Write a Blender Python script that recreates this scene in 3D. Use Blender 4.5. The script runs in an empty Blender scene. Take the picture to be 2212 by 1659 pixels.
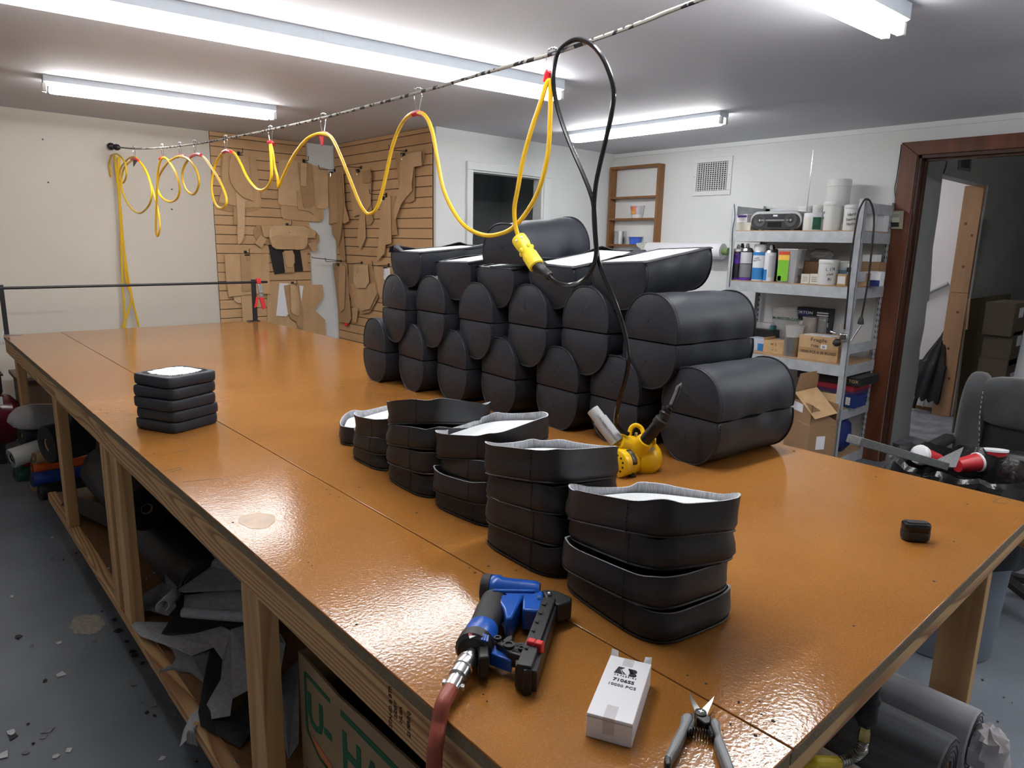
import bpy, bmesh, math, random
from mathutils import Vector, Matrix, noise
random.seed(7)
SC = bpy.context.scene
COL = SC.collection
# ------------------------------------------------------------------ camera
CAMZ = 1.46
F_PX = 1484.2
ROT = Matrix(((0.7448968573649023, 0.11729380493597821, -0.6567882727420863),
              (-0.6668250037388884, 0.16298028072361806, -0.7271738736257527),
              (0.02175054657988673, 0.9796323756485855, 0.1996179408384548)))
cam_data = bpy.data.cameras.new('camera')
cam_data.sensor_width = 36.0
cam_data.sensor_fit = 'HORIZONTAL'
cam_data.lens = F_PX / 2212 * 36
cam_data.clip_start = 0.02
cam = bpy.data.objects.new('camera', cam_data)
COL.objects.link(cam)
cam.matrix_world = Matrix.Translation((0, 0, CAMZ)) @ ROT.to_4x4()
SC.camera = cam
# ------------------------------------------------------------------ world, exposure
world = bpy.data.worlds.new('world')
SC.world = world
world.use_nodes = True
world.node_tree.nodes['Background'].inputs[0].default_value = (0.6, 0.65, 0.75, 1)
world.node_tree.nodes['Background'].inputs[1].default_value = 0.05
SC.view_settings.view_transform = 'Standard'
SC.view_settings.look = 'None'
SC.view_settings.gamma = 1
SC.view_settings.use_curve_mapping = False
SC.view_settings.exposure = 0.12
TUBE_POWER = 35.0
# ------------------------------------------------------------------ room measures (metres)
TT = 0.86                      # worktable top
CEIL = 2.285
YB = 5.9                       # back wall
XS = 3.085                     # slatwall return
YD = 4.30                      # wall with the dark doorway
XR = 5.10                      # right wall
TX0, TX1, TY0, TY1 = 0.466, 2.035, 0.31, 5.062   # worktable plan

def ray(px, py):
    return ROT @ Vector((px - 1106, 829.5 - py, -F_PX))
def PZ(px, py, z=TT):
    r = ray(px, py); p = r * ((z - CAMZ) / r.z); return Vector((p.x, p.y, z))
def PY(px, py, y):
    r = ray(px, py); p = r * (y / r.y); return Vector((p.x, y, p.z + CAMZ))
def PX(px, py, x):
    r = ray(px, py); p = r * (x / r.x); return Vector((x, p.y, p.z + CAMZ))
# ------------------------------------------------------------------ materials
MATS = {}
def nd(nt, t, **kw):
    n = nt.nodes.new(t)
    for k, v in kw.items():
        setattr(n, k, v)
    return n
def mat(name, color, rough=0.5, metal=0.0, spec=0.5, var=0.0, vscale=8.0, bump=0.0, bscale=60.0, bdist=0.002,
        coat=0.0, emit=None, alpha=1.0, trans=0.0, ior=1.45, stretch=(1, 1, 1), sheen=0.0, color2=None):
    if name in MATS:
        return MATS[name]
    m = bpy.data.materials.new(name); m.use_nodes = True
    nt = m.node_tree; b = nt.nodes['Principled BSDF']
    b.inputs['Base Color'].default_value = (*color, 1)
    b.inputs['Roughness'].default_value = rough
    b.inputs['Metallic'].default_value = metal
    b.inputs['Specular IOR Level'].default_value = spec
    b.inputs['Coat Weight'].default_value = coat
    b.inputs['Coat Roughness'].default_value = 0.08
    b.inputs['IOR'].default_value = ior
    b.inputs['Transmission Weight'].default_value = trans
    b.inputs['Alpha'].default_value = alpha
    b.inputs['Sheen Weight'].default_value = sheen
    if emit:
        b.inputs['Emission Color'].default_value = (*emit[0], 1)
        b.inputs['Emission Strength'].default_value = emit[1]
    if var or bump:
        tc = nd(nt, 'ShaderNodeTexCoord'); mp = nd(nt, 'ShaderNodeMapping')
        mp.inputs['Scale'].default_value = stretch
        nt.links.new(tc.outputs['Object'], mp.inputs[0])
    if var:
        n = nd(nt, 'ShaderNodeTexNoise'); n.inputs['Scale'].default_value = vscale; n.inputs['Detail'].default_value = 5
        nt.links.new(mp.outputs[0], n.inputs[0])
        r = nd(nt, 'ShaderNodeValToRGB')
        c2 = color2 or tuple(min(1, c * (1 + var)) for c in color)
        c1 = color if color2 else tuple(c * (1 - var) for c in color)
        r.color_ramp.elements[0].color = (*c1, 1); r.color_ramp.elements[0].position = 0.3
        r.color_ramp.elements[1].color = (*c2, 1); r.color_ramp.elements[1].position = 0.7
        nt.links.new(n.outputs[0], r.inputs[0]); nt.links.new(r.outputs[0], b.inputs['Base Color'])
    if bump:
        n2 = nd(nt, 'ShaderNodeTexNoise'); n2.inputs['Scale'].default_value = bscale; n2.inputs['Detail'].default_value = 3
        nt.links.new(mp.outputs[0], n2.inputs[0])
        bp = nd(nt, 'ShaderNodeBump'); bp.inputs['Strength'].default_value = bump; bp.inputs['Distance'].default_value = bdist
        nt.links.new(n2.outputs[0], bp.inputs['Height']); nt.links.new(bp.outputs[0], b.inputs['Normal'])
    MATS[name] = m
    return m
def ramp_mat(name, build):
    if name in MATS: return MATS[name]
    m = bpy.data.materials.new(name); m.use_nodes = True
    build(m.node_tree, m.node_tree.nodes['Principled BSDF']); MATS[name] = m
    return m

def _table(nt, b):
    L = nt.links.new
    tc = nd(nt, 'ShaderNodeTexCoord')
    def noi(scale, det=4, st=None):
        n = nd(nt, 'ShaderNodeTexNoise'); n.inputs['Scale'].default_value = scale; n.inputs['Detail'].default_value = det
        if st:
            mp = nd(nt, 'ShaderNodeMapping'); mp.inputs['Scale'].default_value = st
            mp.inputs['Rotation'].default_value = (0, 0, 0.6)
            L(tc.outputs['Object'], mp.inputs[0]); L(mp.outputs[0], n.inputs[0])
        else:
            L(tc.outputs['Object'], n.inputs[0])
        return n
    def ramp(src, p0, c0, p1, c1):
        r = nd(nt, 'ShaderNodeValToRGB'); e = r.color_ramp.elements
        e[0].position = p0; e[0].color = (*c0, 1); e[1].position = p1; e[1].color = (*c1, 1)
        L(src.outputs[0], r.inputs[0]); return r
    base = ramp(noi(2.2), .35, (.265, .104, .021), .7, (.325, .136, .031))
    fib = ramp(noi(420, 3), .5, (0, 0, 0), .72, (1, 1, 1))
    mx = nd(nt, 'ShaderNodeMix', data_type='RGBA'); mx.inputs['Factor'].default_value = .3
    L(base.outputs[0], mx.inputs['A']); mx.inputs['B'].default_value = (.62, .33, .11, 1)
    mul = nd(nt, 'ShaderNodeMath', operation='MULTIPLY'); mul.inputs[1].default_value = .20
    L(fib.outputs[0], mul.inputs[0]); L(mul.outputs[0], mx.inputs['Factor'])
    # scratches with a shape of their own
    scr = ramp(noi(9, 2, (1, 22, 1)), .69, (0, 0, 0), .74, (1, 1, 1))
    scr2 = ramp(noi(3, 2), .55, (0, 0, 0), .65, (1, 1, 1))
    m3 = nd(nt, 'ShaderNodeMath', operation='MULTIPLY'); L(scr.outputs[0], m3.inputs[0]); L(scr2.outputs[0], m3.inputs[1])
    m4 = nd(nt, 'ShaderNodeMath', operation='MULTIPLY'); L(m3.outputs[0], m4.inputs[0]); m4.inputs[1].default_value = .16
    mx2 = nd(nt, 'ShaderNodeMix', data_type='RGBA'); L(m4.outputs[0], mx2.inputs['Factor'])
    L(mx.outputs['Result'], mx2.inputs['A']); mx2.inputs['B'].default_value = (.66, .46, .27, 1)
    L(mx2.outputs['Result'], b.inputs['Base Color'])
    ro = nd(nt, 'ShaderNodeMapRange'); L(noi(5).outputs[0], ro.inputs[0]); ro.inputs[3].default_value = .09; ro.inputs[4].default_value = .16
    L(ro.outputs[0], b.inputs['Roughness'])
    b.inputs['Specular IOR Level'].default_value = .42
    bp = nd(nt, 'ShaderNodeBump'); bp.inputs['Strength'].default_value = .24; bp.inputs['Distance'].default_value = .0012
    L(noi(170, 2).outputs[0], bp.inputs['Height']); L(bp.outputs[0], b.inputs['Normal'])
def _fir(axis, c1=(.60, .37, .16), c2=(.27, .105, .035), ring=26):
    def f(nt, b):
        L = nt.links.new
        tc = nd(nt, 'ShaderNodeTexCoord'); mp = nd(nt, 'ShaderNodeMapping')
        st = [1, 1, 1]; st['xyz'.index(axis)] = .09
        mp.inputs['Scale'].default_value = st
        mp.inputs['Location'].default_value = (.13, .27, .05)
        L(tc.outputs['Object'], mp.inputs[0])
        n = nd(nt, 'ShaderNodeTexNoise'); n.inputs['Scale'].default_value = 5.5; n.inputs['Detail'].default_value = 1.5
        L(mp.outputs[0], n.inputs[0])
        mu = nd(nt, 'ShaderNodeMath', operation='MULTIPLY'); mu.inputs[1].default_value = ring; L(n.outputs[0], mu.inputs[0])
        fr = nd(nt, 'ShaderNodeMath', operation='FRACT'); L(mu.outputs[0], fr.inputs[0])
        r = nd(nt, 'ShaderNodeValToRGB'); e = r.color_ramp.elements
        e[0].position = .25; e[0].color = (*c1, 1); e[1].position = .85; e[1].color = (*c2, 1)
        e2 = r.color_ramp.elements.new(.97); e2.color = (*c1, 1)
        L(fr.outputs[0], r.inputs[0]); L(r.outputs[0], b.inputs['Base Color'])
        b.inputs['Roughness'].default_value = .6
        fi = nd(nt, 'ShaderNodeTexNoise'); fi.inputs['Scale'].default_value = 120; L(mp.outputs[0], fi.inputs[0])
        bp = nd(nt, 'ShaderNodeBump'); bp.inputs['Strength'].default_value = .25; bp.inputs['Distance'].default_value = .001
        L(fi.outputs[0], bp.inputs['Height']); L(bp.outputs[0], b.inputs['Normal'])
    return f
def _floor(nt, b):
    L = nt.links.new
    tc = nd(nt, 'ShaderNodeTexCoord')
    n = nd(nt, 'ShaderNodeTexNoise'); n.inputs['Scale'].default_value = 3; n.inputs['Detail'].default_value = 6; L(tc.outputs['Object'], n.inputs[0])
    r = nd(nt, 'ShaderNodeValToRGB'); e = r.color_ramp.elements
    e[0].position = .3; e[0].color = (.125, .142, .168, 1); e[1].position = .7; e[1].color = (.175, .198, .23, 1)
    L(n.outputs[0], r.inputs[0]); L(r.outputs[0], b.inputs['Base Color'])
    b.inputs['Roughness'].default_value = .33
    n2 = nd(nt, 'ShaderNodeTexNoise'); n2.inputs['Scale'].default_value = 90; L(tc.outputs['Object'], n2.inputs[0])
    bp = nd(nt, 'ShaderNodeBump'); bp.inputs['Strength'].default_value = .15; bp.inputs['Distance'].default_value = .002
    L(n2.outputs[0], bp.inputs['Height']); L(bp.outputs[0], b.inputs['Normal'])
def _rope(nt, b):
    L = nt.links.new
    tc = nd(nt, 'ShaderNodeTexCoord')
    w = nd(nt, 'ShaderNodeTexVoronoi'); w.inputs['Scale'].default_value = 85; L(tc.outputs['Object'], w.inputs[0])
    r = nd(nt, 'ShaderNodeValToRGB'); e = r.color_ramp.elements
    r.color_ramp.interpolation = 'CONSTANT'
    e[0].position = 0; e[0].color = (.33, .32, .29, 1); e[1].position = .66; e[1].color = (.02, .02, .025, 1)
    sp = nd(nt, 'ShaderNodeSeparateColor'); L(w.outputs['Color'], sp.inputs[0])
    L(sp.outputs[0], r.inputs[0]); L(r.outputs[0], b.inputs['Base Color']); b.inputs['Roughness'].default_value = .8
def _heather(nt, b):
    L = nt.links.new
    tc = nd(nt, 'ShaderNodeTexCoord'); mp = nd(nt, 'ShaderNodeMapping'); mp.inputs['Scale'].default_value = (1, 1, .12)
    L(tc.outputs['Object'], mp.inputs[0])
    n = nd(nt, 'ShaderNodeTexNoise'); n.inputs['Scale'].default_value = 420; n.inputs['Detail'].default_value = 2; L(mp.outputs[0], n.inputs[0])
    r = nd(nt, 'ShaderNodeValToRGB'); e = r.color_ramp.elements
    e[0].position = .35; e[0].color = (.30, .31, .34, 1); e[1].position = .65; e[1].color = (.52, .53, .56, 1)
    L(n.outputs[0], r.inputs[0]); L(r.outputs[0], b.inputs['Base Color']); b.inputs['Roughness'].default_value = .9

M_TABLE = ramp_mat('varnished hardboard', _table)
M_FIR_Y = ramp_mat('fir along y', _fir('y'))
M_FIR_X = ramp_mat('fir along x', _fir('x', ring=12))
M_FIR_Z = ramp_mat('fir along z', _fir('z', (.56, .335, .145), (.40, .21, .08), ring=9))
M_FLOOR = ramp_mat('grey painted concrete', _floor)
M_ROPE = ramp_mat('grey black braided rope', _rope)
M_HEATHER = ramp_mat('heather grey lining', _heather)
M_WALL = mat('white wall paint', (.74, .755, .75), .55, var=.03, vscale=2, bump=.08, bscale=160)
M_CREAM = mat('cream wall paint', (.60, .55, .48), .55, var=.03, vscale=1.5, bump=.08, bscale=160)
M_CEIL = mat('ceiling paint', (.60, .605, .645), .7, var=.04, vscale=1.2, bump=.1, bscale=90)
M_TRIMW = mat('white trim paint', (.74, .77, .76), .4)
M_EDGE = mat('particle board edge', (.20, .155, .095), .85, var=.22, vscale=220, bump=.3, bscale=200)
M_HARDB = mat('brown hardboard', (.21, .105, .042), .45, var=.2, vscale=90)
M_VINYL = mat('charcoal vinyl', (.022, .0245, .032), .5, spec=.38, bump=.12, bscale=900, bdist=.0006)
M_VINYL2 = mat('black twill vinyl', (.0135, .0135, .0155), .5, spec=.42, bump=.2, bscale=700, bdist=.0008)
M_THREAD = mat('black thread', (.006, .006, .008), .8)
M_BOARD = mat('white plastic board', (.84, .87, .88), .35)
M_SLAT = mat('tan slatwall', (.50, .31, .155), .6, var=.07, vscale=5)
M_GROOVE = mat('slatwall groove', (.14, .08, .04), .8)
M_CARD = mat('corrugated cardboard', (.50, .32, .165), .75, var=.10, vscale=14, bump=.1, bscale=70, stretch=(1, 1, .3))
M_CARD2 = mat('darker cardboard', (.40, .245, .12), .75, var=.10, vscale=12)
M_CARD3 = mat('light cardboard', (.56, .375, .21), .75, var=.08, vscale=10)
M_BLACK = mat('matt black plastic', (.012, .012, .013), .45)
M_BLACKG = mat('glossy black plastic', (.010, .010, .012), .16)
M_RUBBER = mat('black rubber', (.013, .013, .014), .62, bump=.2, bscale=500)
M_STEELB = mat('black steel', (.035, .035, .038), .38, metal=.7)
M_STEEL = mat('bare steel', (.55, .55, .56), .28, metal=1)
M_CHROME = mat('chrome wire', (.72, .72, .73), .15, metal=1)
M_GALV = mat('galvanised steel', (.50, .53, .56), .45, metal=.3, var=.12, vscale=18)
M_YCORD = mat('yellow cord rubber', (.72, .43, .015), .4, var=.06, vscale=6)
M_YPLUG = mat('yellow plug nylon', (.83, .62, .03), .38)
M_YELLOW = mat('yellow enamel', (.78, .47, .006), .28, var=.06, vscale=20)
M_RED = mat('red tape', (.55, .018, .03), .35)
M_REDP = mat('red rubber grip', (.60, .025, .03), .4)
M_BLUE = mat('blue enamel', (.012, .085, .40), .28)
M_HOSE = mat('red rubber hose', (.30, .065, .040), .42, bump=.15, bscale=300)
M_WHITE = mat('white card', (.80, .80, .83), .5)
M_WPLAS = mat('white plastic', (.74, .75, .74), .4)
M_OFFW = mat('off white card', (.68, .67, .60), .6)
M_INK = mat('black ink', (.012, .012, .018), .6)
M_PAPER = mat('white paper', (.80, .80, .84), .7)
M_TAPE = mat('clear tape on card', (.60, .58, .60), .22)
M_WOOD = mat('brown stained pine', (.225, .10, .032), .5, var=.25, vscale=14, stretch=(1, 1, .15))
M_DOORF = mat('dark red stained wood', (.125, .038, .016), .35, var=.35, vscale=16, stretch=(1, 1, .1))
M_DOORF2 = mat('darker stained wood', (.060, .021, .010), .4, var=.3, vscale=16, stretch=(1, 1, .1))
M_CLEAR = mat('clear plastic', (.9, .9, .9), .12, trans=.9, ior=1.25)
M_FILM = mat('plastic film', (.85, .85, .87), .2, alpha=.33)
M_BAGB = mat('black bin liner', (.008, .008, .009), .22, bump=.35, bscale=30, bdist=.01)
M_TUBE = mat('lit fluorescent tube', (1, 1, 1), .5, emit=((1.0, .985, .97), TUBE_POWER))
M_FIXT = mat('white enamel fixture', (.60, .66, .72), .4)
# ------------------------------------------------------------------ mesh builder
def basis(d):
    d = Vector(d).normalized()
    a = Vector((0, 0, 1)) if abs(d.z) < .9 else Vector((1, 0, 0))
    u = d.cross(a).normalized(); v = d.cross(u).normalized()
    return u, v
class MB:
    def __init__(s): s.v = []; s.f = []
    def add(s, vs, fs):
        o = len(s.v); s.v += [Vector(p) for p in vs]; s.f += [tuple(i + o for i in q) for q in fs]; return s
    def box(s, lo, hi):
        (a, b, c), (d, e, g) = lo, hi
        return s.add([(a, b, c), (d, b, c), (d, e, c), (a, e, c), (a, b, g), (d, b, g), (d, e, g), (a, e, g)],
                     [(0, 3, 2, 1), (4, 5, 6, 7), (0, 1, 5, 4), (1, 2, 6, 5), (2, 3, 7, 6), (3, 0, 4, 7)])
    def obox(s, c, size, rz=0, M=None):
        o = len(s.v); x, y, z = (k / 2 for k in size)
        s.box((-x, -y, -z), (x, y, z))
        R_ = M if M is not None else Matrix.Rotation(rz, 3, 'Z')
        for i in range(o, len(s.v)): s.v[i] = R_ @ s.v[i] + Vector(c)
        return s
    def bar(s, p0, p1, w, h, up=(0, 0, 1)):
        p0, p1 = Vector(p0), Vector(p1); d = (p1 - p0).normalized(); u = d.cross(Vector(up)).normalized() * w / 2
        v = u.cross(d).normalized() * h / 2
        return s.add([p0 - u - v, p0 + u - v, p0 + u + v, p0 - u + v, p1 - u - v, p1 + u - v, p1 + u + v, p1 - u + v],
                     [(0, 3, 2, 1), (4, 5, 6, 7), (0, 1, 5, 4), (1, 2, 6, 5), (2, 3, 7, 6), (3, 0, 4, 7)])
    def cyl(s, p0, p1, r0, r1=None, n=16, caps=True):
        r1 = r0 if r1 is None else r1
        p0, p1 = Vector(p0), Vector(p1); u, v = basis(p1 - p0)
        vs = []
        for p, r in ((p0, r0), (p1, r1)):
            vs += [p + (u * math.cos(2 * math.pi * i / n) + v * math.sin(2 * math.pi * i / n)) * r for i in range(n)]
        fs = [(i, (i + 1) % n, n + (i + 1) % n, n + i) for i in range(n)]
        if caps: fs += [tuple(range(n - 1, -1, -1)), tuple(range(n, 2 * n))]
        return s.add(vs, fs)
    def lathe(s, prof, o, axis=(0, 0, 1), n=20, cap0=True, cap1=True):
        o = Vector(o); d = Vector(axis).normalized(); u, v = basis(d); vs = []
        for r, z in prof:
            vs += [o + d * z + (u * math.cos(2 * math.pi * i / n) + v * math.sin(2 * math.pi * i / n)) * r for i in range(n)]
        fs = []
        for k in range(len(prof) - 1):
            fs += [(k * n + i, k * n + (i + 1) % n, (k + 1) * n + (i + 1) % n, (k + 1) * n + i) for i in range(n)]
        if cap0: fs.append(tuple(range(n - 1, -1, -1)))
        if cap1: fs.append(tuple(range((len(prof) - 1) * n, len(prof) * n)))
        return s.add(vs, fs)
    def tube(s, path, r, n=8, closed=False, radii=None):
        P = [Vector(p) for p in path]; m = len(P); vs = []; u = None
        for i, p in enumerate(P):
            a = P[(i - 1) % m] if closed or i else P[0]; b = P[(i + 1) % m] if closed or i < m - 1 else P[-1]
            d = (b - a).normalized()
            if u is None: u, w = basis(d)
            else:
                u = (u - d * u.dot(d)).normalized(); w = d.cross(u)
            rr = radii[i] if radii else r
            vs += [p + (u * math.cos(2 * math.pi * k / n) + w * math.sin(2 * math.pi * k / n)) * rr for k in range(n)]
        fs = []
        for i in range(m if closed else m - 1):
            j = (i + 1) % m
            fs += [(i * n + k, i * n + (k + 1) % n, j * n + (k + 1) % n, j * n + k) for k in range(n)]
        if not closed: fs += [tuple(range(n - 1, -1, -1)), tuple(range((m - 1) * n, m * n))]
        return s.add(vs, fs)
    def prism(s, poly, off):
        n = len(poly); off = Vector(off)
        vs = [Vector(p) for p in poly] + [Vector(p) + off for p in poly]
        fs = [tuple(range(n - 1, -1, -1)), tuple(range(n, 2 * n))] + [(i, (i + 1) % n, n + (i + 1) % n, n + i) for i in range(n)]
        return s.add(vs, fs)
    def ball(s, c, r, n=10, sc=(1, 1, 1)):
        prof = [(max(1e-4, math.sin(math.pi * k / n)) * 1.0, -math.cos(math.pi * k / n)) for k in range(n + 1)]
        o = len(s.v); s.lathe(prof, (0, 0, 0), n=2 * n)
        for i in range(o, len(s.v)):
            q = s.v[i]; s.v[i] = Vector((q.x * sc[0], q.y * sc[1], q.z * sc[2])) * r + Vector(c)
        return s
    def grid(s, rows, closed=False):
        n = len(rows[0]); vs = [p for r in rows for p in r]; fs = []
        for a in range(len(rows) - 1):
            for i in range(n if closed else n - 1):
                j = (i + 1) % n
                fs.append((a * n + i, a * n + j, (a + 1) * n + j, (a + 1) * n + i))
        return s.add(vs, fs)
    def xf(s, M):
        s.v = [M @ p for p in s.v]; return s
    def mesh(s, name, smooth=True, angle=35):
        me = bpy.data.meshes.new(name); me.from_pydata([tuple(p) for p in s.v], [], s.f)
        bm = bmesh.new(); bm.from_mesh(me); bmesh.ops.remove_doubles(bm, verts=bm.verts, dist=1e-6)
        bmesh.ops.recalc_face_normals(bm, faces=bm.faces); bm.to_mesh(me); bm.free()
        if smooth:
            me.shade_smooth(); me.set_sharp_from_angle(angle=math.radians(angle))
        return me
def link(name, me, m, parent=None, bev=0.0, solid=0.0):
    o = bpy.data.objects.new(name, me); COL.objects.link(o)
    if m is not None and not me.materials: me.materials.append(m)
    if parent is not None: o.parent = parent
    if solid:
        md = o.modifiers.new('solid', 'SOLIDIFY'); md.thickness = solid; md.offset = 0
    if bev:
        md = o.modifiers.new('bevel', 'BEVEL'); md.width = bev; md.segments = 2; md.limit_method = 'ANGLE'
    return o
def wpart(name, mb, m, parent, bev=0.0, smooth=True, solid=0.0, label=None):
    """part whose builder holds world coordinates (parents are never rotated)"""
    off = Vector(parent.location)
    q = parent.parent
    while q is not None: off += Vector(q.location); q = q.parent
    mb.v = [p - off for p in mb.v]
    o = link(name, mb.mesh(name, smooth), m, parent, bev, solid)
    if label: o['label'] = label
    return o
def tag(o, label, cat, group=None):
    o['label'] = label; o['category'] = cat
    if group: o['group'] = group
    return o
def thing(name, label, cat, loc=(0, 0, 0), group=None):
    o = bpy.data.objects.new(name, None); COL.objects.link(o); o.empty_display_size = .05
    o.location = loc
    return tag(o, label, cat, group)
def solo(name, mb, m, label, cat, group=None, bev=0.0, smooth=True, solid=0.0):
    """one-mesh thing, origin at its base centre"""
    c = sum(mb.v, Vector()) / len(mb.v); c.z = min(p.z for p in mb.v)
    mb.v = [p - c for p in mb.v]
    o = link(name, mb.mesh(name, smooth), m, None, bev, solid); o.location = c
    return tag(o, label, cat, group)
def struct(name, mb, m, parent=None, bev=0.0):
    o = link(name, mb.mesh(name), m, parent, bev)
    o['kind'] = 'structure'
    return o
def crom(pts, sub=8, closed=False):
    P = [Vector(p) for p in pts]; n = len(P); out = []
    rng = range(n if closed else n - 1)
    for i in rng:
        p1, p2 = P[i], P[(i + 1) % n]
        p0 = P[i - 1] if closed or i else p1 * 2 - p2
        p3 = P[(i + 2) % n] if closed or i + 2 < n else p2 * 2 - p1
        for k in range(sub):
            t = k / sub
            out.append(.5 * ((2 * p1) + (p2 - p0) * t + (2 * p0 - 5 * p1 + 4 * p2 - p3) * t * t + (3 * p1 - p0 - 3 * p2 + p3) * t ** 3))
    if not closed: out.append(P[-1])
    return out
def text_mesh(s, size, depth=0.0004, align='CENTER', bold=0.0):
    cu = bpy.data.curves.new('lettering', 'FONT'); cu.body = s; cu.size = size; cu.extrude = depth; cu.offset = bold
    cu.align_x = align; cu.align_y = 'CENTER'; cu.resolution_u = 2
    o = bpy.data.objects.new('lettering', cu); COL.objects.link(o)
    dg = bpy.context.evaluated_depsgraph_get(); dg.update()
    me = bpy.data.meshes.new_from_object(o.evaluated_get(dg))
    COL.objects.unlink(o); bpy.data.objects.remove(o); bpy.data.curves.remove(cu)
    return me
def write(s, size, origin, xdir, ydir, parent, m=None, bold=0.0, name='lettering', sx=1.0, align='CENTER'):
    """flat printed lettering on a face: xdir = reading direction, ydir = up of the letters"""
    me = text_mesh(s, size, bold=bold, align=align)
    x = Vector(xdir).normalized(); y = Vector(ydir); y = (y - x * y.dot(x)).normalized(); z = x.cross(y)
    off = Vector(parent.location); q = parent.parent
    while q is not None: off += Vector(q.location); q = q.parent
    M = Matrix((( x.x * sx, y.x, z.x, origin[0] - off.x), (x.y * sx, y.y, z.y, origin[1] - off.y), (x.z * sx, y.z, z.z, origin[2] - off.z), (0, 0, 0, 1)))
    me.transform(M)
    me.materials.clear()
    return link(name, me, m or M_INK, parent)
def rrect(w, h, r, n=4):
    out = []
    for cx, cy, a0 in ((w / 2 - r, h / 2 - r, 0), (-w / 2 + r, h / 2 - r, 90), (-w / 2 + r, -h / 2 + r, 180), (w / 2 - r, -h / 2 + r, 270)):
        for k in range(n + 1):
            a = math.radians(a0 + 90 * k / n); out.append((cx + r * math.cos(a), cy + r * math.sin(a)))
    return out
ORD = ['first', 'second', 'third', 'fourth', 'fifth', 'sixth', 'seventh', 'eighth', 'ninth', 'tenth', 'eleventh', 'twelfth']
# ================================================================== SETTING
struct('floor', MB().box((-1.8, -2.6, -.1), (5.16, 6.8, 0)), M_FLOOR)
M_DIRTY = mat('worn grey concrete', (.27, .28, .31), .6, var=.45, vscale=6)
struct('floor_corridor', MB().box((5.16, -1.6, -.1), (9.2, 4.2, 0)), M_DIRTY)
struct('ceiling', MB().box((-1.8, -2.6, CEIL), (5.10, 5.9, CEIL + .1)), M_CEIL)
struct('wall_back', MB().box((-1.8, YB, 0), (2.02, YB + .1, CEIL + .1)), M_CREAM)
struct('wall_alcove', MB().box((2.02, YB, 0), (XS + .1, YB + .1, CEIL + .1)), M_WALL)
struct('wall_return', MB().box((XS, YD, 0), (XS + .1, YB, CEIL + .1)), M_WALL)
struct('wall_left', MB().box((-1.9, -2.6, 0), (-1.8, YB + .1, CEIL + .1)), M_WALL)
struct('wall_front', MB().box((-1.9, -2.7, 0), (5.2, -2.6, CEIL + .1)), M_WALL)
DX0, DX1, DZ = 3.424, 4.19, 2.01
w = MB().box((XS + .1, YD, 0), (DX0, YD + .1, CEIL + .1)).box((DX1, YD, 0), (XR, YD + .1, CEIL + .1)).box((DX0, YD, DZ), (DX1, YD + .1, CEIL + .1))
struct('wall_doorway', w, M_WALL)
RY0, RY1, RZ = .72, 1.734, 2.086
w = MB().box((XR, RY1, 0), (XR + .12, YD + .1, CEIL + .1)).box((XR, -2.7, 0), (XR + .12, RY0, CEIL + .1)).box((XR, RY0, RZ), (XR + .12, RY1, CEIL + .1))
struct('wall_right', w, M_WALL)
struct('trim_1', MB().box((XR - .014, -2.6, 2.252), (XR, YD, CEIL)), M_TRIMW)
struct('baseboard_right', MB().box((XR - .012, 1.86, 0), (XR, YD, .085)), M_TRIMW, bev=.003)
struct('baseboard_doorway', MB().box((4.27, YD - .012, 0), (XR - .012, YD, .085)), M_TRIMW, bev=.003)
# casing of the dark doorway
d = bpy.data.objects.new('door_1', None); COL.objects.link(d); d['kind'] = 'structure'; d.location = (3.8, YD, 0)
for lo, hi in (((DX0 - .058, YD - .018, 0), (DX0, YD, DZ)), ((DX1, YD - .018, 0), (DX1 + .075, YD, DZ)), ((DX0 - .058, YD - .018, DZ), (DX1 + .075, YD, DZ + .06))):
    wpart('casing', MB().box(lo, hi), M_TRIMW, d, bev=.004)
wpart('jamb', MB().box((DX1 - .02, YD, 0), (DX1, YD + .1, DZ)).box((DX0, YD, 0), (DX0 + .012, YD + .1, DZ)).box((DX0, YD, DZ - .012), (DX1, YD + .1, DZ)), M_TRIMW, d)
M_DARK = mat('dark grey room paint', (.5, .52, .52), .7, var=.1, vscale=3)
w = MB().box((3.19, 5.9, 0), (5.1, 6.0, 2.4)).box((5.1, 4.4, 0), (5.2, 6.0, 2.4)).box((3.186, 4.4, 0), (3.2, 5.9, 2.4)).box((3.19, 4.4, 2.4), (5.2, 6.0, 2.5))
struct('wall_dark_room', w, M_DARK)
# brown stained frame of the open doorway on the right
d = bpy.data.objects.new('door_2', None); COL.objects.link(d); d['kind'] = 'structure'; d.location = (XR, 1.25, 0)
CW = .105
for poly in ([(RY1, 0), (RY1 + CW, 0), (RY1 + CW, RZ + .085), (RY1, RZ)], [(RY0, 0), (RY0 - CW, 0), (RY0 - CW, RZ + .085), (RY0, RZ)],
             [(RY1, RZ), (RY1 + CW, RZ + .085), (RY0 - CW, RZ + .085), (RY0, RZ)]):
    wpart('casing', MB().prism([(XR - .022, y, z) for y, z in poly], (.022, 0, 0)), M_DOORF, d, bev=.003, smooth=False)
for lo, hi in (((XR, RY1 - .022, 0), (XR + .13, RY1, RZ)), ((XR, RY0, 0), (XR + .13, RY0 + .022, RZ)), ((XR, RY0, RZ - .022), (XR + .13, RY1, RZ))):
    wpart('jamb', MB().box(lo, hi), M_DOORF2, d, bev=.002)
for lo, hi in (((XR + .05, RY1 - .036, 0), (XR + .09, RY1 - .022, RZ - .022)), ((XR + .05, RY0 + .022, 0), (XR + .09, RY0 + .036, RZ - .022)), ((XR + .05, RY0 + .022, RZ - .036), (XR + .09, RY1 - .022, RZ - .022))):
    wpart('door_stop', MB().box(lo, hi), M_DOORF2, d, bev=.002)
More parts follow.
